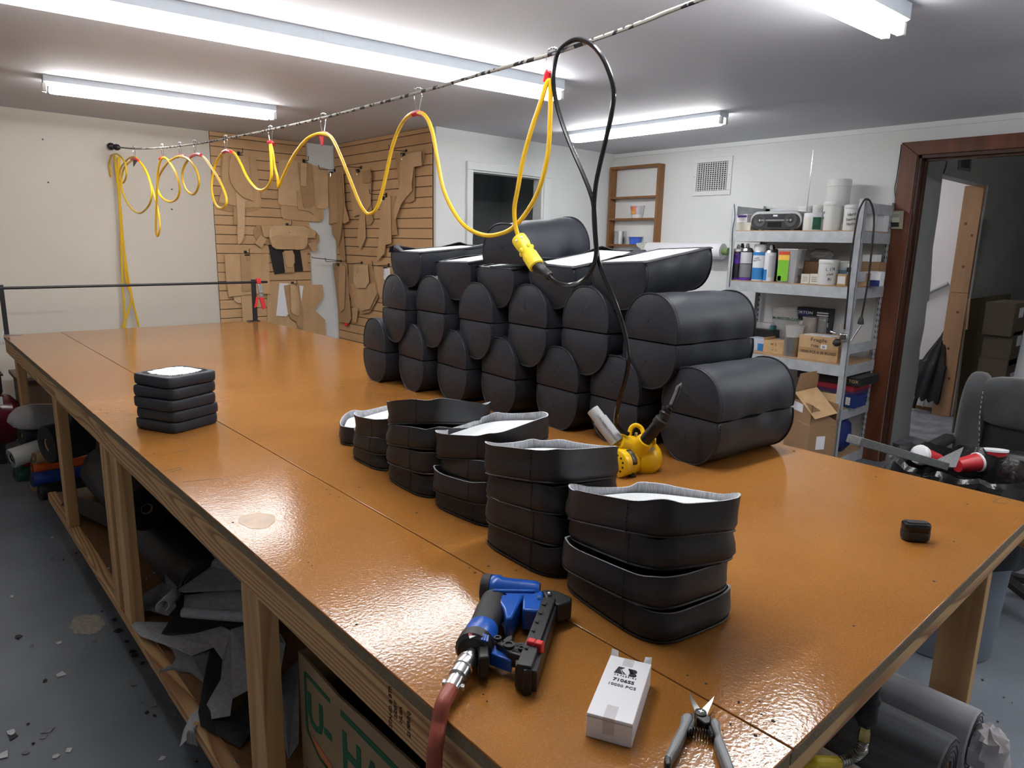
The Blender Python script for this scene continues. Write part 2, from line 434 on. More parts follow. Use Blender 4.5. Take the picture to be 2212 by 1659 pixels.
# corridor and the bright room seen through the torn opening
M_GREYW = mat('grey unpainted drywall', (.36, .37, .365), .8, var=.08, vscale=3)
GY = 1.85
edge = [(6.06, 0), (6.03, .2), (6.06, .5), (6.02, .72), (6.05, .9), (6.03, 1.08), (6.07, 1.1), (6.05, 1.25), (5.99, 1.5), (6.0, 1.75), (5.98, 2.04)]
struct('wall_corridor', MB().prism([(5.22, GY, 0)] + [(x, GY, z) for x, z in edge] + [(5.22, GY, 2.04)], (0, .1, 0)), M_GREYW)
struct('wall_corridor_upper', MB().box((5.22, GY, 2.04), (9.1, GY + .1, 2.5)), M_GREYW)
struct('wall_corridor_far', MB().box((7.11, GY, 0), (9.1, GY + .1, 2.04)), M_GREYW)
struct('wall_corridor_end', MB().box((9.1, -1.6, 0), (9.2, 4.2, 2.5)), M_GREYW)
struct('wall_corridor_side', MB().box((5.22, -1.7, 0), (9.2, -1.6, 2.5)), M_GREYW)
struct('ceiling_corridor', MB().box((5.22, -1.6, 2.45), (9.2, 4.2, 2.55)), M_GREYW)
M_PINKW = mat('white drywall', (.80, .76, .78), .7)
struct('wall_bright_room', MB().box((7.2, GY + .1, 0), (7.3, 4.2, 2.45)).box((5.22, 4.1, 0), (7.2, 4.2, 2.45)), M_PINKW)
struct('trim_2', MB().box((7.19, GY + .1, 0), (7.2, 3.4, .03)), M_WOOD)
st = thing('wall_stud', 'bare lumber stud standing beside the torn wall opening', 'stud', (7.06, 1.92, 0))
wpart('stud_board', MB().box((7.06, GY, 0), (7.11, GY + .15, 1.12)).box((7.06, GY, 1.123), (7.11, GY + .15, 2.04)), mat('pale pine', (.42, .235, .125), .6, var=.2, vscale=10, stretch=(1, 1, .1)), st, bev=.003)
M_KNOT = mat('pine knot', (.13, .05, .025), .6)
for z, dy in ((.35, .05), (.62, .09), (.95, .06), (1.35, .07), (1.62, .04), (1.72, .1)):
    wpart('knot', MB().cyl((7.0595, GY + dy, z), (7.0601, GY + dy, z), .012, n=10), M_KNOT, st)
wpart('edge_strip', MB().box((7.095, GY - .012, 0), (7.12, GY, 2.04)), M_PAPER, st)
solo('conduit_pipe', MB().cyl(PX(1980, 645, 7.17), PX(2048, 612, 7.17), .018, n=10), mat('grey pvc', (.42, .42, .45), .4), 'grey pipe running along the white wall behind the umbrella', 'pipe')
# ------------------------------------------------------------------ fluorescent fixtures
def fixture(label, c, length, ang, zb, width=.10, group=None, room='main', tubes=2, zc=None):
    zc = CEIL if zc is None else zc
    t = thing('ceiling_light', label, 'light', (c[0], c[1], zc), group)
    A = Matrix.Translation((0, 0, 0)) @ Matrix.Rotation(ang, 4, 'Z')
    hb = zb + .042 - zc
    L2 = length / 2
    prof = [(-width / 2, 0), (-width / 2, hb + .008), (-width * .36, hb), (width * .36, hb), (width / 2, hb + .008), (width / 2, 0)]
    b = MB().prism([(-L2, y, z) for y, z in prof], (length, 0, 0)).xf(A)
    link('housing', b.mesh('housing', False), M_FIXT, t)
    link('seam_plate', MB().box((-.05, -width / 2 - .0015, hb + .012), (.05, -width / 2, -.006)).xf(A).mesh('seam_plate'), M_FIXT, t)
    for k in range(tubes):
        y = (k - (tubes - 1) / 2) * .052
        zz = zb + .0175 - zc
        tb = MB().lathe([(.010, -L2 + .022), (.016, -L2 + .026), (.0175, -L2 + .034), (.0175, L2 - .034), (.016, L2 - .026), (.010, L2 - .022)], (0, y, zz), (1, 0, 0), 14).xf(A)
        o = link('tube', tb.mesh('tube'), M_TUBE, t)
        for sx in (-1, 1):
            sk = MB().box((sx * L2 - .011, y - .013, zz - .016), (sx * L2 + .011, y + .013, hb + .002)).xf(A)
            link('socket', sk.mesh('socket'), M_WPLAS, o, bev=.004)
    for sx in (-1, 1):
        e = MB().prism([(sx * (L2 + .001), y, z) for y, z in prof], (sx * .003, 0, 0)).xf(A)
        link('end_plate', e.mesh('end_plate', False), M_FIXT, t)
    return t
fixture('long twin tube fluorescent light crossing the ceiling above the rope', (1.47, 2.79), 2.44, -.10, 2.19)
fixture('short fluorescent light at the cream wall end of the ceiling', (1.345, 4.56), 1.22, -.10, 2.205, width=.12)
fixture('twin tube fluorescent light overhead at the top right', (1.46, 1.105), 2.44, -.05, 2.185)
fixture('short fluorescent light pointing at the wooden wall rack', (3.93, 3.10), 1.25, math.pi / 2 + .02, 2.21)
fixture('added fluorescent light, unseen on the ceiling behind the viewer', (3.5, -.7), 2.44, math.pi / 2, 2.19)  # unseen fixture, added to brighten the right wall and shelf fronts
fixture('added short fluorescent light, out of view on the corridor ceiling', (6.6, -.6), .7, 0, 2.36, zc=2.45, tubes=1)  # added out of view to lift the dark corridor
fixture('fluorescent light in the bright room behind the torn opening', (6.2, 3.1), 1.25, 0, 2.36, zc=2.45)
# ------------------------------------------------------------------ slatwalls
PITCH = .0765
def slatwall(name, label, mk, a0, a1, z0, z1, groove_at):
    t = thing(name, label, 'slatwall', mk((a0 + a1) / 2, 0, z0))
    lo = mk(a0, .012, z0); hi = mk(a1, .001, z1)
    wpart('groove_backing', MB().box([min(p, q) for p, q in zip(lo, hi)], [max(p, q) for p, q in zip(lo, hi)]), M_GROOVE, t)
    z = z0; k = 0
    while z < z1 - .02:
        top = min(z + PITCH - .006, z1)
        lo = mk(a0, .02, z); hi = mk(a1, .012, top)
        wpart('slat', MB().box([min(p, q) for p, q in zip(lo, hi)], [max(p, q) for p, q in zip(lo, hi)]), M_SLAT, t, bev=.002)
        z += PITCH
    return t
slatwall('slatwall_panel', 'tan slatwall panel beside the cream wall, hung with cardboard patterns', lambda a, d, z: (a, YB - d, z), 2.022, 2.84, .34, 2.283, 0)
slatwall('slatwall_panel', 'tan slatwall panel on the return wall, left of the dark doorway', lambda a, d, z: (XS - d, a, z), 4.33, 5.83, .34, 2.283, 0)
# ================================================================== WORKTABLE
tb = thing('worktable', 'long wooden worktable with glossy orange brown hardboard top', 'table', ((TX0 + TX1) / 2, (TY0 + TY1) / 2, 0))
SX = .759
G = .0012
zs = TT - .005
for lo, hi in (((TX0, TY0, zs), (SX - G, 2.64 - G, TT)), ((TX0, 2.64 + G, zs), (SX - G, TY1, TT)),
               ((SX + G, TY0, zs), (TX1, 2.585 - G, TT)), ((SX + G, 2.585 + G, zs), (TX1, TY1, TT))):
    wpart('top_sheet', MB().box(lo, hi), M_TABLE, tb, bev=.0012)
for lo, hi in (((TX0 + .002, TY0 + .002, TT - .026), (SX - .002, TY1 - .002, zs)), ((SX + .002, TY0 + .002, TT - .026), (TX1 - .002, TY1 - .002, zs))):
    wpart('core_panel', MB().box(lo, hi), M_EDGE, tb)
zc = TT - .026
wpart('fascia_board', MB().box((TX0 + .004, TY0 + .01, .758), (TX0 + .042, 2.62, zc)), M_FIR_Y, tb, bev=.003)
wpart('fascia_board', MB().box((TX0 + .004, 2.623, .758), (TX0 + .042, TY1 - .01, zc)), M_FIR_Y, tb, bev=.003)
wpart('fascia_board', MB().box((TX1 - .042, TY0 + .01, .758), (TX1 - .004, TY1 - .01, zc)), M_FIR_Y, tb, bev=.003)
wpart('end_rail', MB().box((TX0 + .042, TY0 + .006, .798), (TX1 - .006, TY0 + .044, zc)), M_FIR_X, tb, bev=.003)
wpart('end_rail', MB().box((TX0 + .042, TY1 - .044, .758), (TX1 - .006, TY1 - .006, zc)), M_FIR_X, tb, bev=.003)
LEGY = [1.26, 2.40, 3.45, 4.62]
for y in LEGY:
    zb = .174 if y < 4 else 0
    wpart('leg', MB().box((TX0 + .004, y, zb), (TX0 + .045, y + .089, .758)), M_FIR_Z, tb, bev=.002)
wpart('leg', MB().box((TX0 + .004, 2.55, .174), (TX0 + .042, 2.63, .758)), M_FIR_Z, tb, bev=.002)
for y in (.377, 2.40, 4.62):
    wpart('leg', MB().box((TX1 - .075, y, 0), (TX1 - .035, y + .089, .798)), M_FIR_Z, tb, bev=.002)
wpart('lower_rail', MB().box((TX0 + .004, 2.48, .132), (TX0 + .042, 4.02, .172)), M_FIR_Y, tb, bev=.002)
wpart('lower_rail', MB().box((TX0 + .004, .40, .132), (TX0 + .042, 2.477, .172)), M_FIR_Y, tb, bev=.002)
wpart('lower_rail', MB().box((1.50, .80, .10), (1.54, 4.02, .162)), M_FIR_Y, tb, bev=.002)
wpart('lower_shelf', MB().box((TX0 + .042, .42, .160), (1.50, 4.0, .170)), M_HARDB, tb)
for y in (.9, 2.15, 2.36, 3.6):
    wpart('foot_block', MB().box((TX0 + .05, y, 0), (TX0 + .09, y + .06, .132)), M_FIR_Z, tb, bev=.002)
for y in (.9, 2.4, 3.6):
    wpart('foot_block', MB().box((1.502, y, 0), (1.538, y + .06, .10)), M_FIR_Z, tb, bev=.002)
M_HOLE = mat('dark drilled hole', (.02, .014, .01), .9)
hm = MB().cyl((0, 0, 0), (0, 0, .0004), 1, n=12).mesh('hole')
for px, py, r in ((770, 1349, 4.2), (1044, 1500, 3), (1052, 1515, 3.2), (1485, 1459, 3), (1525, 1477, 4), (1596, 1516, 4), (1578, 1566, 3.5), (1561, 1578, 2.5),
                  (1595, 1519, 3.5), (1641, 1516, 3.2), (1645, 1543, 3.5), (1670, 1558, 6), (1632, 1589, 6), (1578, 1564, 3), (1844, 1352, 3.4), (2018, 1256, 4), (2061, 1170, 3),
                  (1014, 1227, 3.2), (1026, 1237, 4), (1055, 1223, 4), (1115, 1232, 3), (706, 1058, 3.2), (713, 1068, 3), (733, 1073, 2.5), (776, 1053, 3), (900, 1108, 4), (503, 1129, 4),
                  (666, 1215, 3), (674, 1222, 3), (332, 980, 2.2), (516, 947, 2.5), (218, 885, 3), (231, 893, 3), (1715, 975, 4), (1892, 1030, 3), (2090, 1089, 3)):
    p = PZ(px, py, TT)
    o = link('drill_hole', hm, M_HOLE, tb); o.location = p - Vector(tb.location)
    s = r * .5 * (p - Vector((0, 0, CAMZ))).length / F_PX * 1.25; o.scale = (s, s, 1)
# worn patch in the varnish and pencil rectangles
M_WORN = mat('worn bare hardboard', (.30, .165, .065), .24, var=.2, vscale=30)
pc = PZ(556, 1124, TT + .0003)
pts = []
for k in range(26):
    a = 2 * math.pi * k / 26; r = 1 + .07 * math.sin(3 * a + 1) + .03 * math.sin(7 * a)
    pts.append((pc.x + .036 * r * math.cos(a), pc.y + .048 * r * math.sin(a), TT))
wpart('worn_patch', MB().prism(pts, (0, 0, .0003)), M_WORN, tb)
M_PENCIL = mat('pencil line', (.10, .06, .03), .8)
for poly in ([(305, 985), (348, 980), (348, 984), (412, 969)], [(352, 1019), (388, 1010), (392, 1014), (364, 1020)], [(395, 1041), (476, 1033), (482, 1037)], [(2145, 1083), (2165, 1074), (2184, 1080), (2172, 1089), (2145, 1083)]):
    b = MB()
    for a, c in zip(poly, poly[1:]):
        b.bar(PZ(*a, TT + .0002), PZ(*c, TT + .0002), .0016, .0004)
    wpart('pencil_mark', b, M_PENCIL, tb)
# lumber stamp on the fascia
for s, y, z, sz in (('STAND & BTR', .768, .797, .011), ('S-DRY', .754, .80, .010), ('NLGA', .740, .80, .010), ('D FIR(N)', .72, .797, .011)):
    write(s, sz, (TX0 + .0034, y, z), (0, 0, 1), (0, 1, 0), tb, mat('stamp ink', (.07, .045, .03), .8))
# ================================================================== D-SHAPED BOLSTER CUSHIONS
BL, BW, BH = .37, .103, .134       # length, half width, height of a half round
def dome(n=22, w=BW, h=BH):
    out = []
    for k in range(n + 1):
        a = math.pi * k / n
        c, s = math.cos(a), math.sin(a)
        out.append((w * math.copysign(abs(c) ** .86, c) * (1 - .055 * (1 - s) ** 6 - .015 * (1 - s) ** 2), h * s ** .90 if s > 1e-6 else 0.0))
    return out                      # (+w,0) over the top to (-w,0)
def cushion_meshes(seed):
    rnd = random.Random(seed); ox = rnd.uniform(0, 50)
    d = dome(); N = 18; rows = []
    ph = rnd.uniform(.25, .75); amp = rnd.uniform(.3, 1)
    for i in range(N + 1):
        t = i / N; x = -BL * t
        e = min(t, 1 - t) * N
        puff = .996 + .028 * math.sin(math.pi * min(1, e / 4) / 2)
        ring = []
        for j, (y, z) in enumerate(d):
            low = max(0, 1 - z / (BH * .35))
            wr = .006 * noise.noise(Vector((x * 9 + ox, y * 12, z * 14))) * min(1, e / 2)
            dent = -.010 * amp * low * math.exp(-((t - ph) / .10) ** 2) + .005 * low * math.sin(t * 17 + ox) * min(1, e / 3)
            k = puff + (wr + dent) / BW
            ring.append((x, y * k, z * (puff + wr / BH) if j not in (0, len(d) - 1) else z))
        rows.append(ring)
    b = MB().grid([[Vector(p) for p in r] for r in rows])
    # flat side
    fl = [[Vector((r[0][0], r[0][1] * (1 - 2 * q / 6), 0)) for q in range(7)] for r in rows]
    b.grid(fl)
    cover = b.mesh('cover', angle=50)
    def endp(x, sx):
        rr = []
        for q, s in enumerate((1, .93, .8, .55, .28, .02)):
            bul = sx * .011 * (1 - s ** 2.4)
            ring = []
            for j, (y, z) in enumerate(d):
                zz = (z - BH * .42) * s + BH * .42
                w = .0009 * noise.noise(Vector((y * 25 + ox, zz * 25, sx))) * (1 - s) * 2
                ring.append(Vector((x + bul + w, y * s, zz)))
            rr.append(ring)
        return MB().grid(rr, closed=True).mesh('end_panel', angle=60)
    def pipe(x):
        return MB().tube([Vector((x, y * 1.004, z * 1.004 + .0015)) for y, z in d] , .0026, 6).mesh('piping')
    def stitch(x):
        b = MB(); pts = crom([Vector((x, y * 1.016, z * 1.016)) for y, z in d], 5)
        for a, c in list(zip(pts, pts[1:]))[::2]: b.cyl(a, c, .0009, n=4)
        return b.mesh('stitching')
    return dict(cover=cover, front=endp(0.0, 1), back=endp(-BL, -1), p0=pipe(0), p1=pipe(-BL), st=stitch(-.010))
CUSH = [cushion_meshes(s) for s in range(4)]
# flat side of a half: board, turned-in hem; open ones have a standing flap of lining
BOARD_IN = MB().prism([Vector((-BL / 2 + x, y, 0)) for x, y in rrect(BL - .07, 2 * BW - .06, .012)], (0, 0, -.002)).mesh('board')
BOARD = MB().prism([Vector((-BL / 2 + x, y, 0)) for x, y in rrect(BL - .022, 2 * BW - .018, .012)], (0, 0, -.004)).mesh('board')
def hem(seed, hi):
    rnd = random.Random(seed); o = rnd.uniform(0, 30); rows = []
    pts = [Vector((-BL / 2 + x, y, 0)) for x, y in rrect(BL - .006, 2 * BW - .006, .014, 5)]
    pts = crom(pts, 3, True)
    for lev, (ins, zz) in enumerate(((0, 0), (.003, -.004), (.009, -.006), (.014, -.0045))):
        ring = []
        for p in pts:
            c = Vector((-BL / 2, 0, 0)); q = p - c
            k = Vector((q.x * (1 - ins / (BL / 2)), q.y * (1 - ins / BW), 0)) + c
            wv = max(0, noise.noise(Vector((q.x * 9 + o, q.y * 7, 0)))) * hi * (1 if lev in (1, 2, 3) else 0)
            # the flap stands highest along one long side
            side = 1 if q.y > .05 else (.5 if q.x < -.15 else .05)
            k.z = zz - wv * side * (1.3 if lev == 3 else 1)
            ring.append(k)
        rows.append(ring)
    return MB().grid(rows, closed=True).mesh('hem_flap', angle=60)
HEM_UP = [hem(s, .035) for s in range(3)]
def bolster(y, z, down, label, variant, group, roll=0.0, dx=0.0, open_flat=False, yaw=0.0, hem_i=None, pitch=0.0):
    """axis from the near end (low x) to the far end; z = height of the flat side; down = round side below"""
    x = 1.63 - .066 * (y - 1.04) + dx
    t = thing('bolster_cushion', label, 'cushion', (x, y, z), group)
    t.matrix_world = Matrix.Translation((x, y, z)) @ Matrix.Rotation(math.pi - .066 + yaw, 4, 'Z') @ Matrix.Rotation(pitch, 4, 'Y') @ Matrix.Rotation(math.pi if down else 0, 4, 'X') @ Matrix.Rotation(roll, 4, 'X')
    c = CUSH[variant % 4]
    link('cover', c['cover'], M_VINYL, t)
    for k in ('front', 'back'): link('end_panel', c[k], M_VINYL, t)
    for k in ('p0', 'p1'): link('piping', c[k], M_VINYL, t)
    link('stitching', c['st'], M_THREAD, t)
    bo = link('board', BOARD if open_flat else BOARD_IN, M_BOARD, t); bo['label'] = 'white backing board'
    if open_flat:
        h = link('hem_flap', HEM_UP[hem_i or 0], M_VINYL, t, solid=.0016)
    return t
BG = 'charcoal half round bolster cushions stacked on the worktable'
BY = [1.058, 1.318, 1.548, 1.822, 2.076, 2.329, 2.586]
BZ = [.988, .980, .988, .978, .982, .983, .989]
sides = ['nearest the heat blower', None, None, None, None, None, 'farthest from the viewer']
for i, (y, z) in enumerate(zip(BY, BZ)):
    z = TT + BH + .0005
    nm = '%s from the right' % ORD[i]
    bolster(y, z + .0045, False, 'charcoal bolster half, round side up, bottom row of the pile, %s' % nm, i, BG, yaw=random.uniform(-.02, .02))
    bolster(y, z, True, 'charcoal bolster half, round side down on the table, %s' % nm, i + 1, BG, yaw=random.uniform(-.02, .02))
MY = [1.203, 1.442, 1.688, 1.946, 2.203, 2.441]
MZ = [1.190, 1.196, 1.188, 1.180, 1.192, 1.186]
for i, (y, z) in enumerate(zip(MY, MZ)):
    nm = '%s from the right' % ORD[i]
    bolster(y, z + .0045, False, 'charcoal bolster half, round side up, middle row of the pile, %s' % nm, i + 2, BG, yaw=random.uniform(-.025, .025))
    bolster(y, z, True, 'charcoal bolster half, round side down, middle row of the pile, %s' % nm, i + 3, BG, yaw=random.uniform(-.025, .025))
TY = [1.330, 1.591, 1.850, 2.073, 2.361]
TZ = [1.408, 1.390, 1.374, 1.385, 1.416]
for i, (y, z) in enumerate(zip(TY, TZ)):
    bolster(y, z, True, 'charcoal bolster half in the top row showing its white board, %s from the right' % ORD[i], i, BG, roll=(.05, -.02, 0, .02, 0)[i], open_flat=True, yaw=(.12, .08, .03, .08, .10)[i], hem_i=i % 3, pitch=(.127, .14, .10, .12, .08)[i])
bolster(1.80, 1.392, False, 'single charcoal bolster half, round side up, on the very top of the pile', 1, BG, yaw=.20, pitch=.10)

# ================================================================== OPEN SQUARE COVERS IN STACKS
def sq(a, n=64, p=4.2):
    c, s = math.cos(a), math.sin(a)
    return Vector((math.copysign(abs(c) ** (2 / p), c), math.copysign(abs(s) ** (2 / p), s), 0))
def tray(cx, cy, z0, w, dpt, h, rot, tx, ty, seed, label, group, flare=.0, top=False, wav=.010):
    """open cover: vinyl wall, grey lining, white board lying inside; (tx,ty) tilt slopes"""
    rnd = random.Random(seed); o = rnd.uniform(0, 90)
    t = thing('cushion_cover', label, 'cushion cover', (cx, cy, z0), group)
    N = 72; Rm = Matrix.Rotation(rot, 3, 'Z')
    def ring(zf, scale, amp, off=0.0):
        out = []
        for k in range(N):
            a = 2 * math.pi * k / N
            q = sq(a); rim = Vector((q.x * w / 2, q.y * dpt / 2, 0))
            corner = abs(q.x * q.y) ** 3
            n1 = noise.noise(Vector((math.cos(a) * 1.6 + o, math.sin(a) * 1.6, zf * 1.3)))
            n2 = noise.noise(Vector((math.cos(a) * 4 + o, math.sin(a) * 4 + 7, zf * 2.5)))
            s = scale + (n1 * .05 + n2 * .014) * amp
            s -= off / (w / 2)
            z = h * zf + (wav * (n1 * .9 + n2 * .12) + .005 * corner - .002) * (zf ** 2)
            p = Rm @ (rim * s); p.z = z + (tx * rim.x + ty * rim.y); p.z = max(.0015, p.z) if not (tx or ty) else p.z
            out.append(p)
        return out
    prof = [(0.0, .955, .1), (.06, .995, .2), (.25, 1.03, .6), (.5, 1.02, .9), (.75, .995 + flare * .5, 1.0), (1.0, .985 + flare, 1.1)]
    rows = [ring(*p) for p in prof]
    b = MB().grid(rows, closed=True)
    b.add([Vector((0, 0, .0015))] + rows[0], [(0, 1 + k, 1 + (k + 1) % N) for k in range(N)])
    link('wall', b.mesh('wall', angle=70), M_VINYL2, t)
    inner = [ring(zf, sc, am, .0028) for zf, sc, am in prof[1:]]
    lip = [Vector(p) + Vector((0, 0, .0003)) for p in rows[-1]]
    link('lining', MB().grid(inner + [lip], closed=True).mesh('lining', angle=70), M_HEATHER, t)
    if top:
        bw = [Rm @ Vector((sq(2 * math.pi * k / N).x * w / 2 * .90, sq(2 * math.pi * k / N).y * dpt / 2 * .93, 0)) for k in range(N)]
        zt = h * .66
        bd = link('board', MB().prism([p + Vector((0, 0, zt + tx * p.x + ty * p.y)) for p in bw], (0, 0, .004)).mesh('board'), M_BOARD, t)
        bd['label'] = 'white board'
    # piping along the lower seam and the joining seam
    lo = [p + (p.normalized() * .0012) for p in rows[1]]
    link('seam_cord', MB().tube(lo, .0018, 5, closed=True).mesh('seam_cord'), M_VINYL2, t)
    k0 = int(N * (.53 + rnd.uniform(-.015, .015)))
    col = [rows[i][k0] + rows[i][k0].normalized() * .0008 for i in range(len(rows))]
    cc = crom(col, 5); sb = MB()
    for a, c in list(zip(cc, cc[1:]))[::2]: sb.cyl(a, c, .0012, n=4)
    link('stitching', sb.mesh('stitching'), M_THREAD, t)
    return t
STK = [  # name, centre, size in y, size in x, layers, pitch, turn, tilt of the top layer
    ('nearest', (.912, .652), .250, .205, 4, .046, -.14, (-.15, -.22)),
    ('second nearest', (.932, .905), .228, .200, 4, .0505, -.04, (-.13, -.17)),
    ('third nearest', (.985, 1.153), .215, .21, 4, .0455, .03, (.08, -.20)),
    ('fourth nearest', (.993, 1.372), .212, .212, 4, .0475, .02, (-.20, -.22)),
    ('fifth nearest', (1.005, 1.598), .19, .195, 3, .043, .03, (.10, -.12))]
for si, (nm, (cx, cy), dy, dx, n, pitch, rot, (tx, ty)) in enumerate(STK):
    for k in range(n):
        rnd = random.Random(si * 10 + k)
        lay = 'top' if k == n - 1 else ('bottom' if k == 0 else ('second from top' if k == n - 2 else 'third from top'))
        j = .009 if k else .003
        g = k / (n - 1)
        tray(cx + rnd.uniform(-j, j), cy + rnd.uniform(-j, j), TT + .0005 + k * pitch, dx, dy, pitch * 1.12 + (.009 if k == n - 1 else 0), rot + rnd.uniform(-.07, .07),
             tx * g, ty * g, si * 10 + k,
             'open black cushion cover with grey lining, %s of the %s stack' % (lay, nm), 'open square cushion covers stacked on the worktable',
             flare=.03 if k == n - 1 else .0, top=(k == n - 1), wav=.010)
tray(1.075, 1.825, TT + .0005, .20, .21, .056, -.6, 0, 0, 99, 'single open black cushion cover lying flat behind the farthest stack of covers', 'open square cushion covers stacked on the worktable', top=True, flare=.02)
# ================================================================== LITTLE STACK OF FIVE FINISHED SQUARE PADS
def pad_mesh(seed):
    o = seed * 7.3; N = 64; rows = []
    for zf, s in ((0, .94), (.04, .97), (.14, .995), (.5, 1.005), (.88, .995), (.97, .975), (1.0, .94), (1.01, .80)):
        ring = []
        for k in range(N):
            a = 2 * math.pi * k / N; q = sq(a, p=8) * .091
            q = q * (s + .012 * noise.noise(Vector((math.cos(a) * 3 + o, math.sin(a) * 3, zf * 2)))); q.z = .034 * zf
            ring.append(q)
        rows.append(ring)
    b = MB().grid(rows, closed=True)
    b.add(rows[0], [tuple(range(N - 1, -1, -1))]); b.add(rows[-1], [tuple(range(N))])
    return b.mesh('cover', angle=60)
PADS = [pad_mesh(i) for i in range(5)]
for k in range(5):
    lay = ('bottom', 'fourth from top', 'middle', 'second from top', 'top')[k]
    t = thing('square_pad', 'small black square pad, %s of the short stack on the left' % lay, 'cushion', (.643 + .004 * math.sin(k * 2.1), 2.325 + .004 * math.cos(k * 1.7), TT + .0006 + k * .0355), 'small square pads in a short stack')
    t.rotation_euler = (0, 0, .42 + .05 * math.sin(k * 2.7))
    link('cover', PADS[k], M_VINYL, t)
    if k == 4:
        N = 40; pts = []
        for i in range(N):
            a = 2 * math.pi * i / N; q = sq(a, p=4) * (.066 + .0035 * math.sin(i * 2.4) + .003 * math.sin(i * 5.1)); q.z = .0345; pts.append(q)
        bd = link('board', MB().prism(pts, (0, 0, .0012)).mesh('board'), M_BOARD, t); bd['label'] = 'white backing board with gathered vinyl round it'
        g = MB()
        for i in range(44):
            a = 2 * math.pi * i / 44; p0 = sq(a, p=4) * .066; p1 = sq(a, p=5) * .080
            g.cyl((p0.x, p0.y, .0345), (p1.x, p1.y, .0335), .0022, .001, n=5)
        link('gathers', g.mesh('gathers'), M_VINYL, t)
# ================================================================== ROPE, CORDS AND HOOKS
RX = 1.30
def rp(px, py, x=RX): return PX(px, py, x)
ropepts = [PY(238, 316, YB - .02), rp(290, 321), rp(352, 319), rp(422, 311), rp(490, 299), rp(585, 280), rp(700, 254), rp(903, 200), rp(1050, 157), rp(1190, 117), rp(1300, 80), rp(1400, 43), rp(1510, 0)]
q = ropepts[-1]; d = (ropepts[-1] - ropepts[-3])
ropepts += [Vector((1.3, .2, q.z + .05)), Vector((1.3, -1.2, 2.27))]
rope = thing('rope', 'grey and black braided rope strung across the room', 'rope', (1.3, 3, 1.9))
wpart('braid', MB().tube(crom(ropepts, 10), .0052, 8), M_ROPE, rope)
wpart('knot', MB().ball(PX(252, 318, RX + .01), .022, 6, (1.2, 1, 1)).ball(PY(240, 316, YB - .03), .026, 6, (1, .8, 1)), M_BLACK, rope)
wpart('wall_hook', MB().cyl(PY(236, 316, YB), PY(238, 316, YB - .05), .006), M_STEELB, rope)
# yellow extension cord traced along its hanging loops
Y0 = [(250, 338), (241, 335), (228, 355), (220, 385), (224, 406), (231, 405), (239, 380), (236, 352), (244, 334), (258, 336), (270, 352), (273, 378), (266, 395), (258, 385), (262, 362), (277, 343), (290, 339)]
Y1 = [(296, 343), (313, 364), (326, 400), (325, 435), (312, 455), (298, 460), (280, 446), (265, 415), (263, 385), (270, 360), (286, 346), (296, 344), (310, 362), (325, 395), (337, 435), (344, 470), (345, 495), (340, 510), (337, 495), (338, 440), (340, 385), (344, 355), (352, 341)]
Y2 = [(364, 347), (380, 375), (388, 405), (383, 428), (367, 436), (349, 426), (340, 405), (344, 380), (360, 354), (378, 341), (391, 338), (408, 345), (423, 365), (430, 392), (425, 412), (415, 420), (401, 408), (394, 385), (397, 362), (407, 345), (421, 335)]
Y3 = [(440, 340), (458, 364), (475, 392), (487, 420), (489, 438), (482, 449), (470, 447), (461, 430), (457, 400), (462, 365), (473, 340), (489, 326), (505, 330), (519, 352), (533, 382), (550, 404), (563, 411), (577, 405), (586, 385), (586, 350), (584, 312)]
Y4 = [(589, 330), (593, 360), (599, 382), (601, 401), (603, 402), (612, 380), (632, 340), (658, 305), (680, 291), (698, 289), (716, 297), (735, 335), (755, 385), (775, 435), (788, 457), (799, 462), (812, 452), (824, 420), (836, 368), (848, 315), (866, 270), (886, 248), (903, 244), (920, 252), (934, 285), (944, 340), (957, 405), (977, 452), (1006, 490), (1045, 508), (1080, 505), (1110, 490), (1140, 455), (1166, 405), (1183, 335), (1188, 262), (1189, 185)]
Y5 = [(1182, 178), (1168, 222), (1148, 280), (1130, 345), (1119, 405), (1111, 452), (1114, 490), (1122, 518)]
yc = thing('extension_cord', 'yellow extension cord looped along the rope', 'cord', (1.3, 3, 1.7))
path = []
idx = 0
for seg in (Y0, Y1, Y2, Y3, Y4, Y5):
    for (x, y) in seg:
        idx += 1
        path.append(rp(x, y, RX + .016 * math.sin(idx * .45)))
wpart('cable', MB().tube(crom(path, 6), .0062, 8), M_YCORD, yc)
for st in ([(247, 338), (252, 380), (257, 430), (260, 480), (262, 540), (264, 600), (268, 660), (270, 700), (264, 725)],
           [(258, 338), (258, 400), (259, 450), (263, 500), (268, 540), (272, 600), (284, 640), (290, 665), (300, 706)],
           [(255, 340), (256, 400), (262, 470), (266, 520), (275, 590), (284, 642), (276, 675), (262, 715)]):
    wpart('hanging_strand', MB().tube(crom([PY(x, y, YB - .06) for x, y in st], 6), .0075, 7), M_YCORD, yc)
for (a, c) in (((345, 344), (358, 342)), ((383, 339), (398, 339)), ((412, 338), (434, 335)), ((482, 329), (498, 328)), ((580, 308), (590, 312)), ((688, 291), (709, 291)), ((892, 247), (914, 247)), ((284, 345), (298, 347))):
    wpart('tape_wrap', MB().tube(crom([rp(*a), rp((a[0] + c[0]) / 2, (a[1] + c[1]) / 2 - 3), rp(*c)], 4), .0085, 8), M_RED, yc)
wpart('tape_wrap', MB().tube(crom([rp(1188, 155), rp(1184, 164), rp(1180, 178)], 4), .0115, 8), M_RED, yc)
wpart('tape_tail', MB().prism([rp(690, 294, RX - .01), rp(699, 295, RX - .01), rp(697, 312, RX - .01), rp(694, 315, RX - .01)], (.004, .001, 0)), M_RED, yc)
